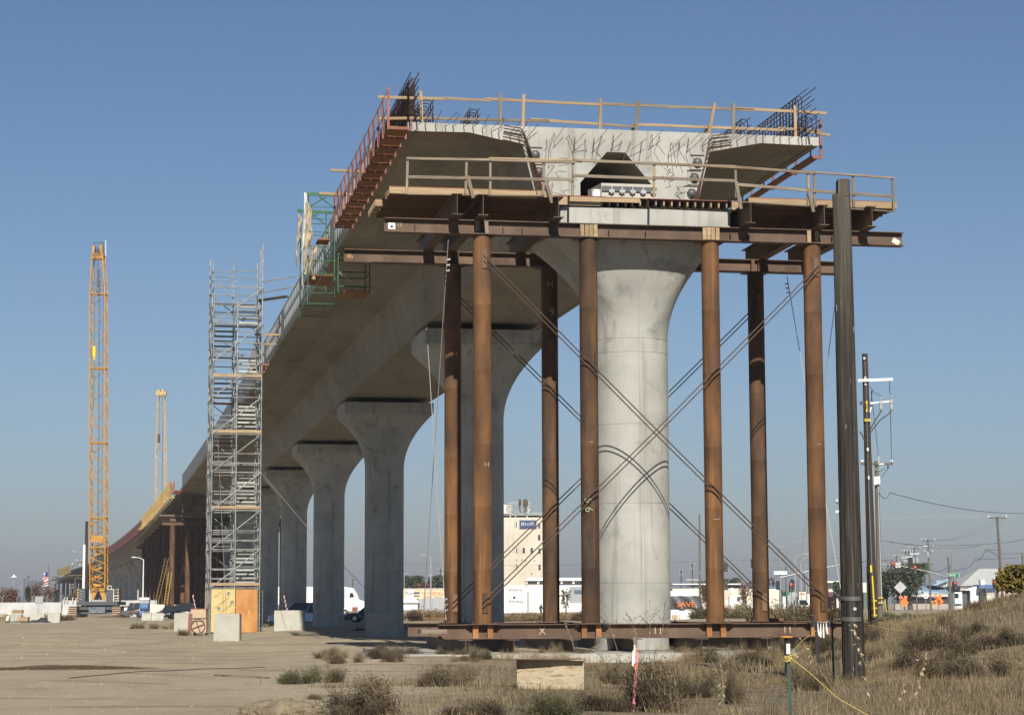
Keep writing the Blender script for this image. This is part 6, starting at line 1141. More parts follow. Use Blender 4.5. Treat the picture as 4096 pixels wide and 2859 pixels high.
# ------------------------------------------------------------------ near wooden pole, dark poles at right
pb, pt = S(3417, 2745, 42), S(3365, 780, 42); pb.z = g(pb.x, 42) - .3
t = thing('wooden_pole', 'big weathered wooden pole in the foreground with a notched top and metal bands', 'pole', (pb.x, 42, 0))
def ppt(px, py): r = ray(px, py); return S(px, py, 42)
b = MB(); nr = 60; npl = 60; vs_ = []; CRK = [(-.075 if rnd(0, 1) < .12 else rnd(-.018, .018)) for _ in range(60)]
for i in range(npl + 1):
    f = i / npl; c_ = pb + (pt - pb) * f; r = .228 - .046 * f
    for j in range(nr):
        a = 2 * math.pi * j / nr; q = 1 + .02 * math.sin(a * 3 + 1.3) + CRK[j] + rnd(-.008, .008); vs_.append(c_ + Vector((math.cos(a) * r * q, math.sin(a) * r * q, 0)))
b.add(vs_, [(i * nr + j, i * nr + (j + 1) % nr, (i + 1) * nr + (j + 1) % nr, (i + 1) * nr + j) for i in range(npl) for j in range(nr)] + [tuple(range(npl * nr, npl * nr + nr))]); b.build('pole', POLE, t, .35)
top = S(3373, 722, 42); b = MB(); lo = S(3374, 790, 42)
b.add([p + Vector((x, y, 0)) for p in (lo, top) for x, y in ((-.13, -.17), (.0, -.185), (.10, -.14), (.135, 0), (.10, .13), (-.13, .15))], [(i, (i + 1) % 6, 6 + (i + 1) % 6, 6 + i) for i in range(6)] + [tuple(range(6, 12))]); b.build('pole_tip', POLE, t)
for y, a0, a1 in ((2390, 3.25, 5.35), (2472, 3.2, 5.4)):
    f = (S(3400, y, 42).z - pb.z) / (pt.z - pb.z); c_ = pb + (pt - pb) * f; r = .239
    v_ = [c_ + Vector((math.cos(a) * r, math.sin(a) * r, z + .02 * math.sin(a))) for z in (-.04, .045) for a in np.linspace(a0, a1, 12)]
    MB().add(v_, [(i, i + 1, 13 + i, 12 + i) for i in range(11)]).build('metal_band', flat('dull_tin_band', (.13, .13, .125), .5, .4), t)
MB().lathe(S(3419, 2434, 41.77), [(.035, 0), (.035, .015)], 14, axis=Vector((0, -1, 0))).build('tag_disc', GALVC, t)
for k in range(12): f = rnd(.05, .95); c_ = pb + (pt - pb) * f; a = rnd(3.6, 5.9); r = .228 - .046 * f + .004; bar('staple', c_ + Vector((math.cos(a) * r, math.sin(a) * r, -rnd(.01, .05))), c_ + Vector((math.cos(a) * r, math.sin(a) * r, rnd(.02, .1))), .007, .007, GREYL if k % 2 else WOODG, t)
Y2 = 72; b2 = S(3492, 2462, Y2); t2 = S(3459, 1415, Y2); b2.z = g(b2.x, Y2) - .3
t = thing('utility_pole', 'tall dark utility pole with a yellow guy guard, just right of the big wooden pole', 'utility pole', (b2.x, Y2, 0), 'utility poles'); MB().tube(b2, t2, .175, .098, 14).build('pole', POLED, t, .7)
d2 = lambda x, y, o=0: S(x, y, Y2 + o)
bar('crossarm', d2(3432, 1522, -.15), d2(3571, 1517, -.15), .09, .09, WHITE, t); bar('lower_arm', d2(3480, 1612, -.15), d2(3572, 1604, -.15), .05, .05, WHITE, t); bar('arm_brace', d2(3478, 1650), d2(3489, 1612), .04, .04, WHITE, t); bar('arm_stub', d2(3440, 1612, -.1), d2(3456, 1611, -.1), .08, .12, WIRE, t)
for x, y0, y1 in ((3524, 1590, 1642), (3566, 1583, 1642)):
    a, c_ = d2(x, y1, -.15), d2(x - 1, y0, -.15); h = c_.z - a.z; MB().lathe(a, [(.03, 0), (.055, .02), (.055, h * .3), (.045, h * .35), (.06, h * .5), (.075, h * .62), (.035, h * .75)] + [q for k in range(4) for q in ((.03, h * (.78 + .05 * k)), (.042, h * (.80 + .05 * k)))] + [(.015, h * 1.05)], 12).build('cable_terminator', GREYL, t, .9)
    dx = -42 if x < 3550 else -84
    MB().path([a, d2(x + dx * .15, y1 + 14, -.15), d2(x + dx * .55, y1 + 38, -.15), d2(x + dx, y1 + 62 + (.3 * -dx), -.1)], .026, 6).build('cable', GREY, t, .9)
MB().path([d2(3476, 1542), d2(3500, 1572), d2(3523, 1582, -.15), d2(3524, 1590, -.15)], .01, 4).build('jumper_wire', WIRE, t); MB().path([d2(3558, 1522, -.15), d2(3558, 1565, -.15), d2(3566, 1583, -.15)], .012, 4).build('jumper_wire', WIRE, t); MB().path([d2(3440, 1725), d2(3450, 1740), d2(3458, 1760)], .03, 5).build('cable', GREY, t)
block('blue_fuse', d2(3559, 1546, -.15), (.06, .06, .12), BLUEP, t)
for y, w, h in ((1625, .055, .38), ): block('number_plate', d2(3467, y, -.17), (w, .02, h), YELLOW, t)
block('warning_band', d2(3470, 1680, -.17), (.2, .02, .085), YELLOW, t); text('warning_lettering', 'HIGH VOLTAGE', .038, d2(3470, 1680, -.185), BLACK, t, None, 'CENTER', 0, .6)
text('plate_numbers', 'Z680ZE', .06, d2(3467, 1625, -.185), BLACK, t, Matrix.Rotation(-math.pi / 2, 3, 'Y'))
for y in (1433, 1510, 1537): block('bolt_plate', d2(3457 + (y - 1430) * .05, y, -.13), (.07, .03, .07), GALVC, t)
gp = [d2(3459, 1445, -.14), d2(3464, 1560, -.16), d2(3470, 1790, -.2), d2(3474, 1920, -.25), d2(3489, 2302, -.5)]; MB().path(gp, .008, 4).build('guy_strand', GALVC, t)
for y, x in ((1797, 3470.5), (1910, 3474)): block('strain_insulator', d2(x, y, -.2), (.055, .055, .11), WHITE, t)
MB().tube(d2(3489, 2302, -.5), d2(3499, 2466, -.6), .028, n=7).build('guy_guard', YELLOW, t, .7); block('guard_label', d2(3484.5, 2274, -.5), (.06, .02, .24), YELLOW, t)
for y in (2402, 2431, 2460): MB().tube(d2(3487, y, -.35), d2(3508, y, -.35), .022, n=6).build('guard_bracket', YELLOW, t, .7)
Y3 = 110; b3, t3 = S(3519, 2424, Y3), S(3506, 1844, Y3); b3.z = g(b3.x, Y3) - .3
t = thing('utility_pole', 'second dark utility pole further back with a crossarm and white transformer', 'utility pole', (b3.x, Y3, 0), 'utility poles'); MB().tube(b3, t3, .165, .10, 12).build('pole', POLEG, t, .7)
d3 = lambda x, y, o=0: S(x, y, Y3 + o)
bar('crossarm', d3(3444, 1855, -.13), d3(3571, 1855, -.13), .11, .11, POLEG, t); block('white_tag', d3(3526, 1855, -.2), (.26, .02, .07), WHITE, t)
for x in (3449, 3566): MB().lathe(d3(x, 1851, -.13), [(.02, 0), (.07, .04), (.09, .07), (.05, .14), (.02, .17)], 10).build('insulator', WHITE, t, .8)
bar('pole_pin', d3(3514, 1850, -.05), d3(3514, 1822, -.05), .07, .07, GREYL, t); block('fuse_cutout', d3(3552, 1866, -.2), (.07, .08, .2), BLUED, t); rod('arm_brace', d3(3488, 1858, -.15), d3(3506, 1882, -.15), .02, GREYL, t); rod('arm_brace', d3(3540, 1858, -.15), d3(3508, 1882, -.15), .02, GREYL, t)
MB().box(d3(3501, 1922, -.25), (.18, .2, .42)).box(d3(3513, 1920, -.25), (.16, .2, .40)).build('transformer', WHITE, t); rod('conduit', d3(3512, 1940, -.16), d3(3527, 2418, -.2), .03, GREYL, t, 6)
for a, b_ in (((3459, 1850), (3489, 1560)), ((3514, 1822), (3484, 1560)), ((3566, 1850), (3562, 1640)), ((3552, 1875), (3520, 1915)), ((3545, 1872), (3508, 1888))): rod('line_wire', d3(*a), d3(*b_) if a[0] > 3540 and b_[1] > 1850 else S(*b_, Y2 + .2), .012, WIRE, t, 4)
for y in (2390, 2410): MB().tube(d3(3514, y, -.3), d3(3533, y, -.3), .03, n=6).build('guard_bracket', YELLOW, t)
tag(MB().tube(d3(3540, 2395, -3), d3(3545, 2442, -3), .022, n=6).build('marker_post', YELLOW, None), 'short thin yellow marker post right of the dark utility poles', 'marker post')
q = S(3400, 2148, 130); t = upole('pole hidden behind the big wooden pole, only its crossarm ends showing', q.x, 130, 0, S(3400, 1990, 130).z, .15, .12, POLEG); bar('crossarm', S(3343, 2011, 130), S(3400, 2011, 130), .1, .1, POLEG, t); bar('crossarm', S(3343, 2044, 130), S(3400, 2046, 130), .1, .1, WHITE, t)
for x, y in ((3347, 2004), (3345, 2050)): MB().lathe(S(x, y, 130), [(.02, -.05), (.06, 0), (.06, .08), (.02, .12)], 8).build('insulator', WHITE, t)
# ------------------------------------------------------------------ foreground posts, stakes, scraps
GRP = flat('green_post_paint', (.035, .065, .05), .6); CAPO = flat('orange_cap', (.62, .27, .07), .6)
def tpost_(label, px0, py0, px1, py1, Y, m, z0=None, w=.045):
    a = S(px1, py1, Y); c_ = S(px0, py0, Y); a.z = (g(a.x, Y) if z0 is None else z0) - .05; t = thing('fence_post', label, 'post', (a.x, Y, a.z), 'steel marker posts')
    MB().bar(a, c_, w, .006).bar(a + Vector((0, .018, 0)), c_ + Vector((0, .018, 0)), .008, .04).build('post', m, t); return t, c_
t, c1 = tpost_('green steel post with a white top tied with yellow rope, at the bottom right', 3152, 2576, 3162, 2870, 29.2, GRP)
block('white_tip', c1 + Vector((0, -.01, -.06)), (.05, .02, .14), WHITE, t)
k1 = c1 - Z3 * .16; MB().path([k1 + Vector((math.cos(a) * .045, math.sin(a) * .045, .012 * math.sin(a * 3.3) - .004 * a)) for a in np.linspace(0, 19, 40)], .008, 4).path([k1, k1 + Vector((.08, -.02, .02)), k1 + Vector((.14, -.02, -.02))], .007, 4).build('rope_knot', ROPE, t)
t, c2_ = tpost_('black steel post with white streamers in front of the rightmost pipe', 3263, 2490, 3279, 2750, 40, BLACK, None, .055)
MB().path([c2_, c2_ + Vector((-.02, 0, .14)), c2_ + Vector((-.10, 0, .15))], .013).build('bent_top', GREY, t); block('clamp', c2_ + Vector((-.03, -.02, -.02)), (.09, .06, .12), BLACK, t)
t, c3_ = tpost_('green steel post with an orange mushroom cap beside the big wooden pole', 3327, 2468, 3334, 2640, 44, GRP); MB().lathe(c3_ + Z3 * .02, [(.03, 0), (.045, .06), (.125, .075), (.125, .095), (.02, .105)], 16).build('cap', CAPO, t, .6)
q = S(3146, 2548, 46); t = thing('capped_post', 'low dark post with a wide orange cap in the weeds below the sill beam', 'post', (q.x, 46, 0), 'steel marker posts'); MB().tube((q.x, 46, g(q.x, 46) - .05), q - Z3 * .02, .05, n=8).build('post', BLACK, t); MB().lathe(q, [(.06, -.02), (.15, 0), (.15, .025), (.02, .035)], 16).build('cap', CAPO, t, .6)
stm = thing('ribbon_streamers', 'white cloth streamers on a string between two posts by the rightmost pipe', 'streamers', c2_, None)
MB().path([c2_ + Z3 * .02, (c2_ + c3_) / 2 - Z3 * .05, c3_ - Z3 * .05], .006, 4).build('string', WHITE, stm)
for k in range(5):
    f = .12 + .17 * k; q = c2_ + (c3_ - c2_) * f - Z3 * .05 * math.sin(math.pi * f); l = rnd(.2, .3); dx = rnd(-.05, .05)
    MB().add([q + Vector((-.008, 0, 0)), q + Vector((.008, 0, 0)), q + Vector((.014 + dx, -.03, -l)), q + Vector((-.014 + dx, -.02, -l)), q + Vector((-.016 + dx * .3, .02, -l / 2)), q + Vector((.016 + dx * .3, .02, -l / 2))], [(0, 1, 5, 4), (4, 5, 2, 3)]).build('streamer', WHITEC, stm)
def rope(label, pts, r=.0048): tag(MB().path(pts, r, 4).build('rope', ROPE, None), label, 'rope', 'yellow ropes')
rope('yellow rope running from the white topped post down to the bottom right', [k1, S(3240, 2690, 29), S(3350, 2790, 28.6), S(3490, 2870, 28.2)]); rope('yellow rope from the white topped post up to the black post', [k1, S(3210, 2560, 34), c2_ - Z3 * .15]); rope('thin yellow rope from the capped green post away to the right', [c3_, S(3400, 2488, 45), S(3545, 2512, 47), S(3620, 2522, 48)], .005)
t = thing('survey_stake', 'pair of wooden survey stakes leaning together, one pink, with ribbons', 'stake', S(2550, 2851, 30.6)); bar('grey_stake', S(2566, 2866, 30.6), S(2538, 2545, 30.7), .042, .018, WOODG, t, Vector((0, 1, 0))); bar('pink_stake', S(2533, 2866, 30.5), S(2547, 2612, 30.55), .04, .018, PINK, t, Vector((0, 1, 0)))
for x, y, l, m in ((2536, 2578, .26, WHITE), (2541, 2590, .30, ORANGE), (2531, 2600, .22, WHITE), (2548, 2606, .14, PINK)):
    q = S(x, y, 30.45); MB().add([q, q + Vector((.018, 0, 0)), q + Vector((.01, -.02, -l)), q + Vector((-.014, -.02, -l))], [(0, 1, 2, 3)]).build('ribbon', m, t)
t = thing('beam_offcut', 'short steel beam offcut with flaking cream paint lying in the dry weeds', 'steel beam', (.7, 38, 0)); FLK = mat('flaking_cream_paint', [(.32, .26, .17), (.42, .355, .24), (.48, .415, .29)], 2.6, .8, .3, 30, (1, 1, 4), spots=((.20, .115, .06), 9.0, .56, .66), var=.01, streak=((.17, .09, .045), (2.2, 2.2, 16), .56, .70))
ibm('beam', (.06, 38.15, .30), (1.27, 38.0, .27), .64, .30, FLK, t, .02, .015); block('end_rust', (.63, 37.93, .60), (1.22, .13, .022), RUSTD, t); block('end_plate', (.06, 38.0, .30), (.014, .30, .62), RUST, t)
def cablep(label, pts, r=.012, m=WIRE): tag(MB().path([gz(x, y, r * .7) for x, y in pts], r, 5).build('ground_cable', m, None), label, 'cable', 'cables on the dirt')
cp = [S(257 + 84.3 * i, 2709 - 6 * i - 4 * math.sin(i), 44.5 + 1.25 * i) for i in range(11)]; cablep('long dark cable lying across the bare dirt at lower left', [(p.x, 45 + .95 * i + .15 * math.sin(i * 2)) for i, p in enumerate(cp)], .011)
cablep('loose coil of thin wire on the dirt beside the long cable', [(-6.2 + .45 * math.cos(a) * (1 + .25 * math.sin(a * .37)) * 1.2, 48.6 + .42 * math.sin(a)) for a in np.linspace(0, 23, 90)], .006)
b = bmesh.new(); bmesh.ops.create_icosphere(b, subdivisions=4, radius=1)
for v in b.verts:
    n = math.sin(v.co.x * 7 + 1) * math.sin(v.co.y * 8) * .07 + math.sin(v.co.x * 19 + v.co.z * 17) * .025 + math.sin(v.co.y * 31 + v.co.x * 23) * .03; v.co = Vector((v.co.x * .62 * (1 + n), v.co.y * .5 * (1 + n), max(-.05, v.co.z * .20 * (1 + n * 2))))
me = bpy.data.meshes.new('dirt_clod'); b.to_mesh(me); b.free(); finish(me, gro.data.materials[0]); o = bpy.data.objects.new('dirt_clod', me); q = S(1112, 2850, 30.6); place(o, gz(q.x, 30.9), None); tag(o, 'crumbly mound of earth at the bottom edge left of the bushes', 'mound')
# ------------------------------------------------------------------ vegetation
def bush_mesh(name, m, n, leaf, seed, up=.6, twl=.008, nleaf=9, flatz=.8, tm=None):
    r = np.random.RandomState(seed); vs_ = []; fs = []; mi = []
    nc = r.randint(4, 7); cen = [np.array([r.normal(0, .30), r.normal(0, .30), 0]) for _ in range(nc)]; hs_ = r.uniform(.45, 1.1, nc); ws = r.uniform(.3, .75, nc); ln = [np.array([r.normal(0, .22), r.normal(0, .22)]) for _ in range(nc)]
    def tri(a, b_, c_, k=0): i = len(vs_); vs_.extend([a, b_, c_]); fs.append((i, i + 1, i + 2)); mi.append(k)
    for i in range(n):
        k = r.randint(nc); a = r.uniform(0, 6.283); el = r.uniform(.05, 1.0) ** up * 1.5; rad = r.uniform(.25, 1.0) ** .7 * (1.25 if r.uniform() < .08 else 1); d = np.array([math.cos(a) * math.cos(el) * ws[k], math.sin(a) * math.cos(el) * ws[k], math.sin(el) * flatz * hs_[k]]); d[:2] += ln[k] * d[2]
        p0 = cen[k] + np.array([r.normal(0, .07), r.normal(0, .07), 0]); p1 = p0 + d * rad
        pm = p0 + (p1 - p0) * .5 + np.array([r.normal(0, .06), r.normal(0, .06), .06]); sd = np.array([-math.sin(a), math.cos(a), 0]) * twl
        tri(p0 - sd, p0 + sd, pm, 1); tri(pm - sd * .7, pm + sd * .7, p1, 1)
        for j in range(nleaf):
            t = r.uniform(.2, 1.0); c_ = (p0 + (pm - p0) * t * 2) if t < .5 else (pm + (p1 - pm) * (t - .5) * 2); c_ = c_ + r.normal(0, .03, 3); u = r.normal(0, 1, 3); u /= np.linalg.norm(u); w = np.cross(u, r.normal(0, 1, 3)); w /= np.linalg.norm(w) + 1e-6; s = leaf * r.uniform(.5, 1.6)
            tri(c_ - u * s, c_ + w * s * .38, c_ + u * s)
    me = bpy.data.meshes.new(name); me.from_pydata([tuple(v) for v in vs_], [], fs); me.materials.append(m); me.materials.append(tm or TWIG); me.polygons.foreach_set('material_index', mi); me.update(); return me
NEARM = {'dark': [bush_mesh('bush', WEEDB, 620, .026, 10 + i, .75, .007, 18) for i in range(5)], 'green': [bush_mesh('bush', WEEDG, 620, .028, 20 + i, .6, .006, 18) for i in range(5)], 'tan': [bush_mesh('bush', WEEDT, 420, .018, 30 + i, .6, .005, 9) for i in range(5)]}
FARM = {'dark': [bush_mesh('bush', WEEDB, 150, .06, 40 + i, .75, .012, 10) for i in range(5)], 'green': [bush_mesh('bush', WEEDG, 150, .06, 50 + i, .6, .012, 10) for i in range(5)], 'tan': [bush_mesh('bush', WEEDT, 150, .055, 60 + i, .6, .012, 9) for i in range(5)]}
nb = [0]
def bush(label, x, y, rx, h, kind, near=True, grp=None, ry=None):
    me = (NEARM if near else FARM)[kind][(nb[0] * 7 + nb[0] // 5) % 5]; nb[0] += 1; o = bpy.data.objects.new('bush', me); COL.objects.link(o); o.location = gz(x, y, -.03); o.rotation_euler = (0, 0, rnd(0, 6.28)); rx *= 1.15; h *= 1.12; s = rx / .9; o.scale = (s, (ry or rx) / .9, h / .95); o.rotation_euler = (0, 0, 0) if ry else o.rotation_euler
    return tag(o, label, 'bush', grp)
def gb(x, y, lift=0):           # ground point under a D pixel, allowing for the berm
    for Y in np.arange(29, 400, .1):
        p = D(x, y, Y)
        if p.z <= g(p.x, Y) + .02: return p.x, Y
    return D(x, y, 400).x, 400
NB = 'weeds and bushes in the foreground'
for x, y, rx, h, k, lb in ((665, 1530, .55, .42, 'green', 'low grey-green bush on the bare dirt, left half of a pair'), (725, 1527, .50, .46, 'green', 'low grey-green bush on the bare dirt, right half of a pair'), (700, 1565, .16, .20, 'dark', 'tiny brown weed on the dirt left of the big dark bush'), (735, 1474, .45, .30, 'dark', 'small grey weed on the dirt below the shaded block'), (865, 1472, .60, .44, 'dark', 'dry brown bush left of the footing slab'), (850, 1603, .72, .66, 'dark', 'big dark olive bush at the bottom centre-left'), (790, 1608, .32, .36, 'dark', 'small dark weed left of the big dark olive bush'), (985, 1535, .62, .50, 'dark', 'grey-brown brush clump left of the beam offcut, nearer one'), (1050, 1512, .62, .42, 'tan', 'grey-brown brush clump left of the beam offcut, farther one'), (1085, 1600, .55, .40, 'dark', 'dark weed clump at the bottom below the beam offcut left end'), (1250, 1600, .60, .42, 'green', 'olive weed clump at the bottom below the beam offcut'), (1330, 1590, .55, .46, 'dark', 'dark weed clump between the beam offcut and the stakes'), (1480, 1592, .80, .85, 'dark', 'big dark bush right of the survey stakes'), (1545, 1560, .55, .55, 'dark', 'brown bush behind the big dark bush right of the stakes'), (1400, 1530, .60, .50, 'dark', 'brown bush just left of the survey stakes'), (1640, 1575, .20, .85, 'dark', 'narrow upright dark weed right of the big dark bush'), (1818, 1545, .50, .62, 'dark', 'dark bush behind the green post left of the wooden pole'), (1680, 1490, .70, .50, 'dark', 'brown weeds below the right part of the sill beam'), (1750, 1480, .60, .55, 'tan', 'tan weeds below the capped posts'), (2030, 1500, .75, .62, 'dark', 'brown bush right of the wooden pole foot'), (2085, 1452, .85, .72, 'dark', 'dark green-brown bush right of the wooden pole, upper one'), (2150, 1462, .85, .70, 'dark', 'dark bush on the slope at right, middle one'), (2190, 1515, .75, .70, 'dark', 'brown bush on the slope at right, lowest one'), (2120, 1520, .80, .55, 'dark', 'brown bush between the lower two on the right slope'), (2260, 1445, .7, .55, 'dark', 'brown bush at the right frame edge'), (2290, 1500, .6, .5, 'tan', 'tan weeds at the right frame edge below the brown bush'), (1975, 1470, .6, .5, 'tan', 'tan weeds touching the wooden pole on its right')):
    X, Y = gb(x, y); bush(lb, X, Y, rx, h, k, True, NB)
SB = 'weeds around the footing slab'
for i in range(46):
    x = rnd(-5.5, 9.5); y = 61.9 + (x - 3.8) * .177 + rnd(-4.6, .2) * (1 if i % 3 else .4); k = random.choice(['dark', 'tan', 'tan', 'dark']); bush('dry weed clump in front of the rusty sill beam', x, y, rnd(.25, .55), rnd(.25, .6), k, True, SB)
for i in range(10):
    x = 5 + .55 * i + rnd(-.2, .2); y = 60.5 + rnd(-2, 1); bush('dry weed clump in front of the rusty sill beam', x, y, rnd(.35, .6), rnd(.45, .85), 'dark' if i % 2 else 'tan', True, SB)
BB = 'distant weeds beyond the site'
def hedge(p0, p1, yb, yt, Y, n, ks, lb):
    for i in range(n):
        p = p0 + (p1 - p0) * (i + rnd(.1, .9)) / n; q = S(p, yb, Y + rnd(-4, 4)); h = max(.6, (yb - yt) / FPX * Y * rnd(.95, 1.35)); bush(lb, q.x, q.y, h * rnd(.8, 1.3), h, random.choice(ks), False, BB)
hedge(1612, 1810, 2460, 2416, 215, 16, ['tan', 'tan', 'dark'], 'dry weeds beyond the dirt between the third pier and the pipes'); hedge(2028, 2190, 2458, 2420, 205, 12, ['tan', 'tan', 'dark'], 'dry weeds in front of the white food truck'); hedge(2240, 2345, 2460, 2420, 205, 8, ['tan', 'dark', 'tan'], 'dry weeds left of the sunlit pier foot')
hedge(1386, 1452, 2445, 2410, 225, 5, ['tan', 'tan', 'dark'], 'pale bush behind the dark blue car'); hedge(2796, 3030, 2455, 2400, 190, 20, ['green', 'dark', 'green', 'tan'], 'green and brown weeds behind the third front pipe'); hedge(3070, 3375, 2490, 2410, 125, 30, ['dark', 'tan', 'green', 'dark'], 'tall brown weeds behind the right hand pipes'); hedge(3090, 3360, 2425, 2402, 190, 16, ['green'], 'green weeds further behind the right hand pipes')
hedge(3470, 3740, 2470, 2408, 95, 22, ['green', 'dark', 'green'], 'olive weeds right of the dark utility poles'); hedge(3500, 3800, 2425, 2402, 160, 14, ['green'], 'green weeds below the orange signs'); hedge(150, 300, 2458, 2432, 240, 12, ['dark', 'tan'], 'grey weeds in front of the white wall left of the crane'); hedge(-20, 80, 2452, 2430, 240, 8, ['dark', 'tan', 'green'], 'grey weeds at the far left edge')
for px, py, Y, rx, h, k, lb in ((548, 2512, 138, .62, .62, 'dark', 'round brown tumbleweed on the dirt in front of the blue barrels'), (620, 2514, 137, .75, .5, 'tan', 'brown weeds below the black sedan, left clump'), (680, 2516, 136, .85, .58, 'tan', 'brown weeds below the black sedan, right clump'), (740, 2542, 108, .48, .42, 'green', 'green weed at the foot of the tan wheeled box'), (1071, 2505, 138, .5, .3, 'tan', 'small brown weed by the stair tower right foot'), (1425, 2516, 126, .5, .4, 'dark', 'dark weed in the shade between the piers'), (1640, 2490, 140, .6, .35, 'dark', 'dark weed in the shade left of the sills')): q = S(px, py, Y); bush(lb, q.x, Y, rx, h, k, Y < 112, 'lone weeds on the dirt')
for i in range(26):
    x = rnd(6.5, 16); y = rnd(44, 74); bush('dry weed clump on the grassy bank', x, y, rnd(.25, .6), rnd(.3, .6), random.choice(['dark', 'tan', 'tan']), True, 'weeds on the grassy bank')
# straw grass: one mass
def grass(name, n, xr, yr, hr, dens, wid, lean, mm, seed):
    r = np.random.RandomState(seed); x = r.uniform(*xr, n); y = r.uniform(*yr, n); keep = r.uniform(0, 1, n) < dens(x, y); x, y = x[keep], y[keep]; n = len(x); z = gh(x, y)
    a = r.uniform(0, 6.283, n); l = np.abs(r.normal(0, lean, n)); h = r.uniform(*hr, n) * (.55 + .9 * r.uniform(0, 1, n) ** 2); L = np.clip(l, 0, 1.4)
    dx, dy, up = np.cos(a) * np.sin(L), np.sin(a) * np.sin(L), np.cos(L); w = wid * r.uniform(.6, 1.4, n); sa = r.uniform(0, 6.283, n); sx, sy = np.cos(sa) * w, np.sin(sa) * w
    P0 = np.stack([x, y, z - .02], 1); P1 = P0 + np.stack([dx * h * .45, dy * h * .45, up * h * .62], 1); P2 = P0 + np.stack([dx * h * 1.15, dy * h * 1.15, up * h * .95], 1); Sd = np.stack([sx, sy, np.zeros(n)], 1)
    Vv = np.stack([P0 - Sd, P0 + Sd, P1 + Sd * .8, P1 - Sd * .8, P2], 1).reshape(-1, 3); me = bpy.data.meshes.new(name); me.vertices.add(5 * n); me.vertices.foreach_set('co', Vv.ravel().astype(np.float32))
    b0 = np.arange(n) * 5; li = np.stack([b0, b0 + 1, b0 + 2, b0 + 3, b0 + 3, b0 + 2, b0 + 4], 1).ravel(); me.loops.add(7 * n); me.loops.foreach_set('vertex_index', li.astype(np.int32)); me.polygons.add(2 * n); me.polygons.foreach_set('loop_start', np.stack([np.arange(n) * 7, np.arange(n) * 7 + 4], 1).ravel().astype(np.int32)); me.update(calc_edges=True); me.materials.append(mm)
    o = bpy.data.objects.new(name, me); COL.objects.link(o); o['kind'] = 'stuff'; o['label'] = 'dry straw grass'; return o
def fnoise(x, y, k, s): rr = np.random.RandomState(s); v = 0; 
def fn(x, y, s):
    rr = np.random.RandomState(s); v = np.zeros_like(x)
    for i in range(9): k = rr.uniform(.25, 2.4); a = rr.uniform(0, 6.28); v += np.sin(x * k * math.cos(a) + y * k * math.sin(a) * .7 + rr.uniform(0, 6.28)) / (1 + k * .5)
    return v / 3.2
def dens1(x, y): m = smooth(-3.6, .8, x + 1.7 * fn(x, y, 1)) * (1 - .9 * smooth(55, 59, y - (x - 3.8) * .177) * (1 - smooth(5.5, 7.5, x))); return np.clip(m * (.12 + .88 * smooth(-.35, .5, fn(x * 1.6, y * 1.6, 2))) + smooth(4.5, 7, x) * (.25 + .7 * smooth(-.4, .4, fn(x, y, 12))), 0, 1) * (1 - .55 * smooth(60, 82, y))
grass('dry_grass', 120000, (-6, 14), (28.6, 46), (.06, .24), dens1, .0034, .75, GRASS, 1); grass('dry_grass', 100000, (-5, 19), (46, 88), (.10, .30), dens1, .0055, .65, GRASS, 2)
grass('dry_weeds', 90000, (-6, 18), (28.6, 76), (.06, .30), lambda x, y: np.clip(dens1(x + .8, y), 0, 1) * (.15 + smooth(-.25, .6, fn(x * 1.3, y * 1.3, 5))), .0045, .75, WEEDB, 3)
grass('dry_grass', 30000, (8, 40), (80, 180), (.15, .35), lambda x, y: (x / y > .12) * (x / y < .26) * 1.0, .016, .5, GRASS, 4)
# tall dry stalks with seed heads and curled leaves
SEED = flat('dark_seed_head', (.09, .065, .045), .9); LEAFD = flat('curled_dry_leaf', (.38, .30, .2), .9)
def stalk(label, base, tip, seeds, nl, r=.007):
    t = thing('dry_stalk', label, 'dry weed', base, 'tall dry stalks'); m_ = (base + tip) / 2 + Vector((rnd(-.05, .05), 0, .06)); MB().path([base, m_, tip], r, 4, [r, r * .8, r * .4]).build('stem', TWIG, t); b = MB(); s = MB()
    for k in range(nl):
        f = rnd(.25, 1); p = base + (tip - base) * f; d = Vector((rnd(-1, 1), rnd(-.5, .5), rnd(-1.2, .4))) * .07; b.add([p, p + d * .5 + Vector((.018, 0, .01)), p + d, p + d * .5 - Vector((.018, 0, 0))], [(0, 1, 2, 3)])
    for k in range(seeds):
        f = rnd(.35, 1); p = base + (tip - base) * f; e = p + Vector((rnd(-.28, .28), rnd(-.15, .15), rnd(.05, .3))); s.tube(p, e, .004, n=3); s.lathe(e, [(.006, -.016), (.016, 0), (.006, .016)], 6)
    if nl: b.build('dry_leaf', LEAFD, t)
    if seeds: s.build('seed_heads', SEED, t)
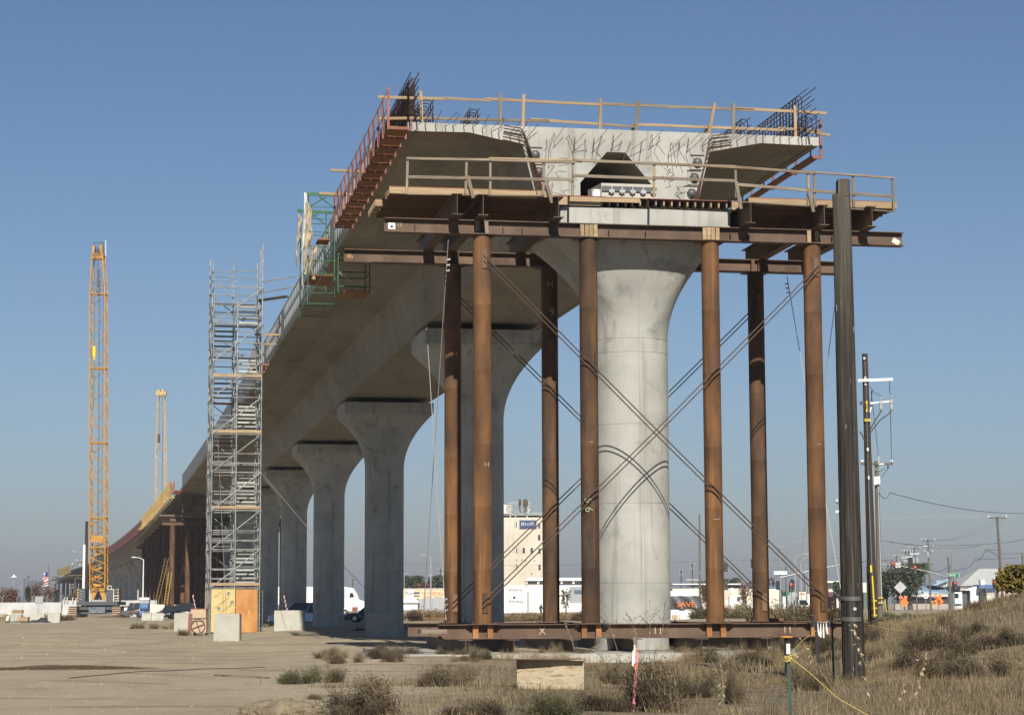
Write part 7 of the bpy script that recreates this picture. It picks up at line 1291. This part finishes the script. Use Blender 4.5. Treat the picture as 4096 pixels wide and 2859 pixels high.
for x0, y0, x1, y1, Y, sd, nl, lb in ((3490, 2870, 3412, 2490, 30.4, 0, 14, 'bent dry stalk crossing in front of the wooden pole'), (3400, 2860, 3190, 2540, 30.0, 0, 8, 'thin dry stalk leaning left in front of the wooden pole'), (3640, 2880, 3710, 2600, 31, 0, 16, 'dry stalk with curled leaves right of the wooden pole'), (3560, 2860, 3700, 2600, 33, 0, 5, 'leaning dry stalk low on the right'), (2595, 2600, 2600, 2440, 57.5, 16, 4, 'seed headed dry stalk against the sunlit pier, left of its seam'), (2640, 2600, 2655, 2440, 57.8, 18, 4, 'seed headed dry stalk against the sunlit pier, right of its seam'), (2470, 2600, 2430, 2470, 57.6, 12, 4, 'seed headed dry stalk at the left edge of the sunlit pier'), (2560, 2610, 2525, 2470, 57.2, 14, 6, 'seed headed dry stalk in the middle of the sunlit pier'), (2300, 2600, 2250, 2470, 57.6, 6, 10, 'leafy dry stalk crossing the sill beam left of the pier'), (2350, 2605, 2420, 2560, 57, 4, 12, 'tangled leafy stalk under the sill beam'), (3180, 2500, 3175, 2440, 62, 3, 2, 'short dry stalk on the right sill'), (2890, 2859, 2885, 2660, 31.5, 6, 10, 'upright leafy dry weed right of the big dark bush')):
    a = S(x0, y0, Y); a.z = max(a.z, -.1) if y0 < 2860 else a.z; stalk(lb, a, S(x1, y1, Y), sd, nl)
# loose stones, clods and chips on the dirt: one mass
def stones(name, n, xr, yr, sz, m, seed, dens):
    r = np.random.RandomState(seed); x = r.uniform(*xr, n); y = r.uniform(*yr, n); k = r.uniform(0, 1, n) < dens(x, y); x, y = x[k], y[k]; vs_ = []; fs = []
    for X, Y, Z in zip(x, y, gh(x, y)):
        s = sz * r.uniform(.4, 1) ** 2 * 2; a = r.uniform(0, 6.28); i = len(vs_)
        vs_ += [(X + s * math.cos(a + q) * r.uniform(.7, 1.3), Y + s * math.sin(a + q) * r.uniform(.7, 1.3), Z - .01) for q in (0, 1.57, 3.14, 4.71)] + [(X + r.normal(0, .2) * s, Y + r.normal(0, .2) * s, Z + s * r.uniform(.35, .8))]
        fs += [(i, i + 1, i + 4), (i + 1, i + 2, i + 4), (i + 2, i + 3, i + 4), (i + 3, i, i + 4)]
    me = bpy.data.meshes.new(name); me.from_pydata(vs_, [], fs); me.materials.append(m); o = bpy.data.objects.new(name, me); COL.objects.link(o); o['kind'] = 'stuff'; o['label'] = 'loose stones and clods on the dirt'
CLOD = mat('clod_soil', [(.22, .175, .115), (.33, .27, .185), (.42, .36, .26)], 1.5, .95, .2, var=.02)
stones('loose_stones', 5200, (-16, 2), (29, 60), .016, CLOD, 5, lambda x, y: .25 + .75 * smooth(-.2, .6, fn(x, y, 8))); stones('loose_stones', 3000, (-34, 4), (60, 150), .035, CLOD, 6, lambda x, y: .2 + .8 * smooth(0, .6, fn(x, y, 9)))
# trees
def tree(label, px, yb, yt, Y, w, m, n, leaf, grp, bare=0.0, name='tree', base=None, trunk=.3, seed=1):
    r = np.random.RandomState(seed); q = S(px, yb, Y); zt = S(px, yt, Y).z; z0 = g(q.x, Y); H_ = zt - z0; W_ = w * Y / FPX / 2; t = thing(name, label, 'tree', (q.x, Y, z0), grp)
    b = MB(); o = Vector((q.x, Y, z0 - .2)); cl = []
    b.path([o, o + Vector((0, 0, H_ * .3)), o + Vector((r.normal(0, .05) * H_, 0, H_ * .62))], .1, 7, [trunk, trunk * .7, trunk * .35])
    for k in range(9):
        a = r.uniform(0, 6.283); s0 = o + Vector((0, 0, H_ * r.uniform(.2, .5))); e = o + Vector((math.cos(a) * W_ * r.uniform(.4, .95), math.sin(a) * W_ * .8, H_ * r.uniform(.45, .97))); b.path([s0, (s0 + e) / 2 + Vector((0, 0, .06 * H_)), e], .1, 5, [trunk * .45, trunk * .3, trunk * .1]); cl.append(e)
        for j in range(3): e2 = e + Vector((r.normal(0, .25) * W_, r.normal(0, .2) * W_, r.uniform(-.05, .2) * H_)); b.path([(s0 + e) / 2, e2], .1, 4, [trunk * .2, trunk * .05]); cl.append(e2)
    b.build('trunk', BARK, t)
    vs_ = []; fs = []; nc = len(cl)
    for i in range(n):
        c_ = cl[r.randint(nc)]; p = np.array(c_) + r.normal(0, 1, 3) * np.array([W_ * .21, W_ * .21, H_ * .10]); 
        if p[2] < z0 + H_ * .12 or p[2] > z0 + H_ * 1.03: continue
        u = r.normal(0, 1, 3); u /= np.linalg.norm(u); w_ = np.cross(u, r.normal(0, 1, 3)); w_ /= np.linalg.norm(w_) + 1e-6; s = leaf * r.uniform(.6, 1.5); k = len(vs_); vs_ += [tuple(p - u * s), tuple(p + w_ * s * .6), tuple(p + u * s), tuple(p - w_ * s * .6)]; fs.append((k, k + 1, k + 2, k + 3))
    me = bpy.data.meshes.new('crown'); L_ = LOC[t]; me.from_pydata([(v[0] - L_.x, v[1] - L_.y, v[2] - L_.z) for v in vs_], [], fs); me.update(); me.materials.append(m); place(bpy.data.objects.new('crown', me), L_, t)
TG = 'trees in the background'
tree('dark round tree behind the red traffic signals at right', 3640, 2400, 2258, 345, 130, TREEG, 14000, .17, TG, seed=2, trunk=.5); tree('smaller dark tree at the left of the round tree behind the dark poles', 3545, 2400, 2290, 350, 60, TREEG, 4500, .16, TG, seed=3)
tree('golden leafed tree on the bank at the right frame edge', 4082, 2360, 2262, 66, 125, TREEO, 5200, .055, TG, seed=4, trunk=.06)
tree('grey green tree between the third pier and the pipes, left one', 1650, 2400, 2308, 520, 66, TREEG, 2600, .42, TG, seed=5); tree('grey green tree between the third pier and the pipes, right one', 1750, 2400, 2308, 520, 72, TREEG, 2800, .42, TG, seed=6); tree('low reddish tree between the two grey green ones', 1700, 2400, 2335, 515, 50, TREER, 1000, .35, TG, seed=7)
for px, yt, w, s, lb in ((30, 2350, 85, 8, 'red-brown autumn tree at the far left edge, left one'), (170, 2325, 105, 9, 'wide half bare autumn tree around the flagpole'), (50, 2360, 60, 11, 'olive and red autumn tree behind the white wall')): tree(lb, px, 2412, yt, 340, w, TREER, 2200, .11, TG, seed=s, trunk=.16)
for px, yt, w, s, lb in ((112, 2350, 14, 12, 'slim dark cypress between the autumn trees'), (226, 2362, 16, 13, 'slim dark cypress right of the flagpole')): tree(lb, px, 2412, yt, 335, w, TREEG, 1200, .16, TG, seed=s, trunk=.15, name='cypress_tree')
tree('rusty orange shrub tree at the far viaduct end', 311, 2425, 2368, 345, 24, TREER, 700, .2, TG, seed=14); tree('dark scrub tree left of the far viaduct end', 283, 2420, 2376, 350, 36, TREEG, 700, .2, TG, seed=15)
tree('bare reddish tree left of the rightmost back pipe', 2985, 2400, 2325, 330, 52, TREER, 500, .15, TG, seed=16, trunk=.12); tree('bare dark tree right of the tarped truck', 2820, 2405, 2340, 290, 34, TREER, 420, .14, TG, seed=17, trunk=.10); tree('thin bare sapling left of the second front pipe', 2264, 2452, 2356, 215, 32, WEEDB, 260, .1, TG, seed=18, trunk=.06)
tree('distant grey green trees above the cream building', 2915, 2400, 2314, 520, 66, TREEG, 1600, .4, TG, seed=19); tree('distant small tree left of the third front pipe', 2812, 2400, 2327, 520, 26, TREEG, 600, .4, TG, seed=20); tree('bare distant tree right of the rightmost back pipe', 3088, 2400, 2312, 420, 30, WEEDB, 160, .2, TG, seed=21, trunk=.12); tree('dark leafy tree behind the purple container', 3360, 2400, 2330, 420, 40, TREEG, 1400, .3, TG, seed=22); tree('tiny distant palm like tree between signal and lamp', 3172, 2400, 2322, 480, 12, TREEG, 300, .25, TG, seed=23, trunk=.1)
# ------------------------------------------------------------------ valley haze
hz = bpy.data.materials.new('valley_haze'); hz.use_nodes = True; nt = hz.node_tree; nt.nodes.remove(nt.nodes['Principled BSDF']); pv = nt.nodes.new('ShaderNodeVolumePrincipled'); pv.inputs['Color'].default_value = (.86, .90, 1.0, 1); pv.inputs['Density'].default_value = HAZE = .0002; pv.inputs['Anisotropy'].default_value = .2
nt.links.new(pv.outputs[0], nt.nodes['Material Output'].inputs['Volume'])
hb = MB().box((0, 2985, 28), (5200, 6050, 60)).build('haze', hz, None); hb['kind'] = 'stuff'; hb['label'] = 'thin valley haze'
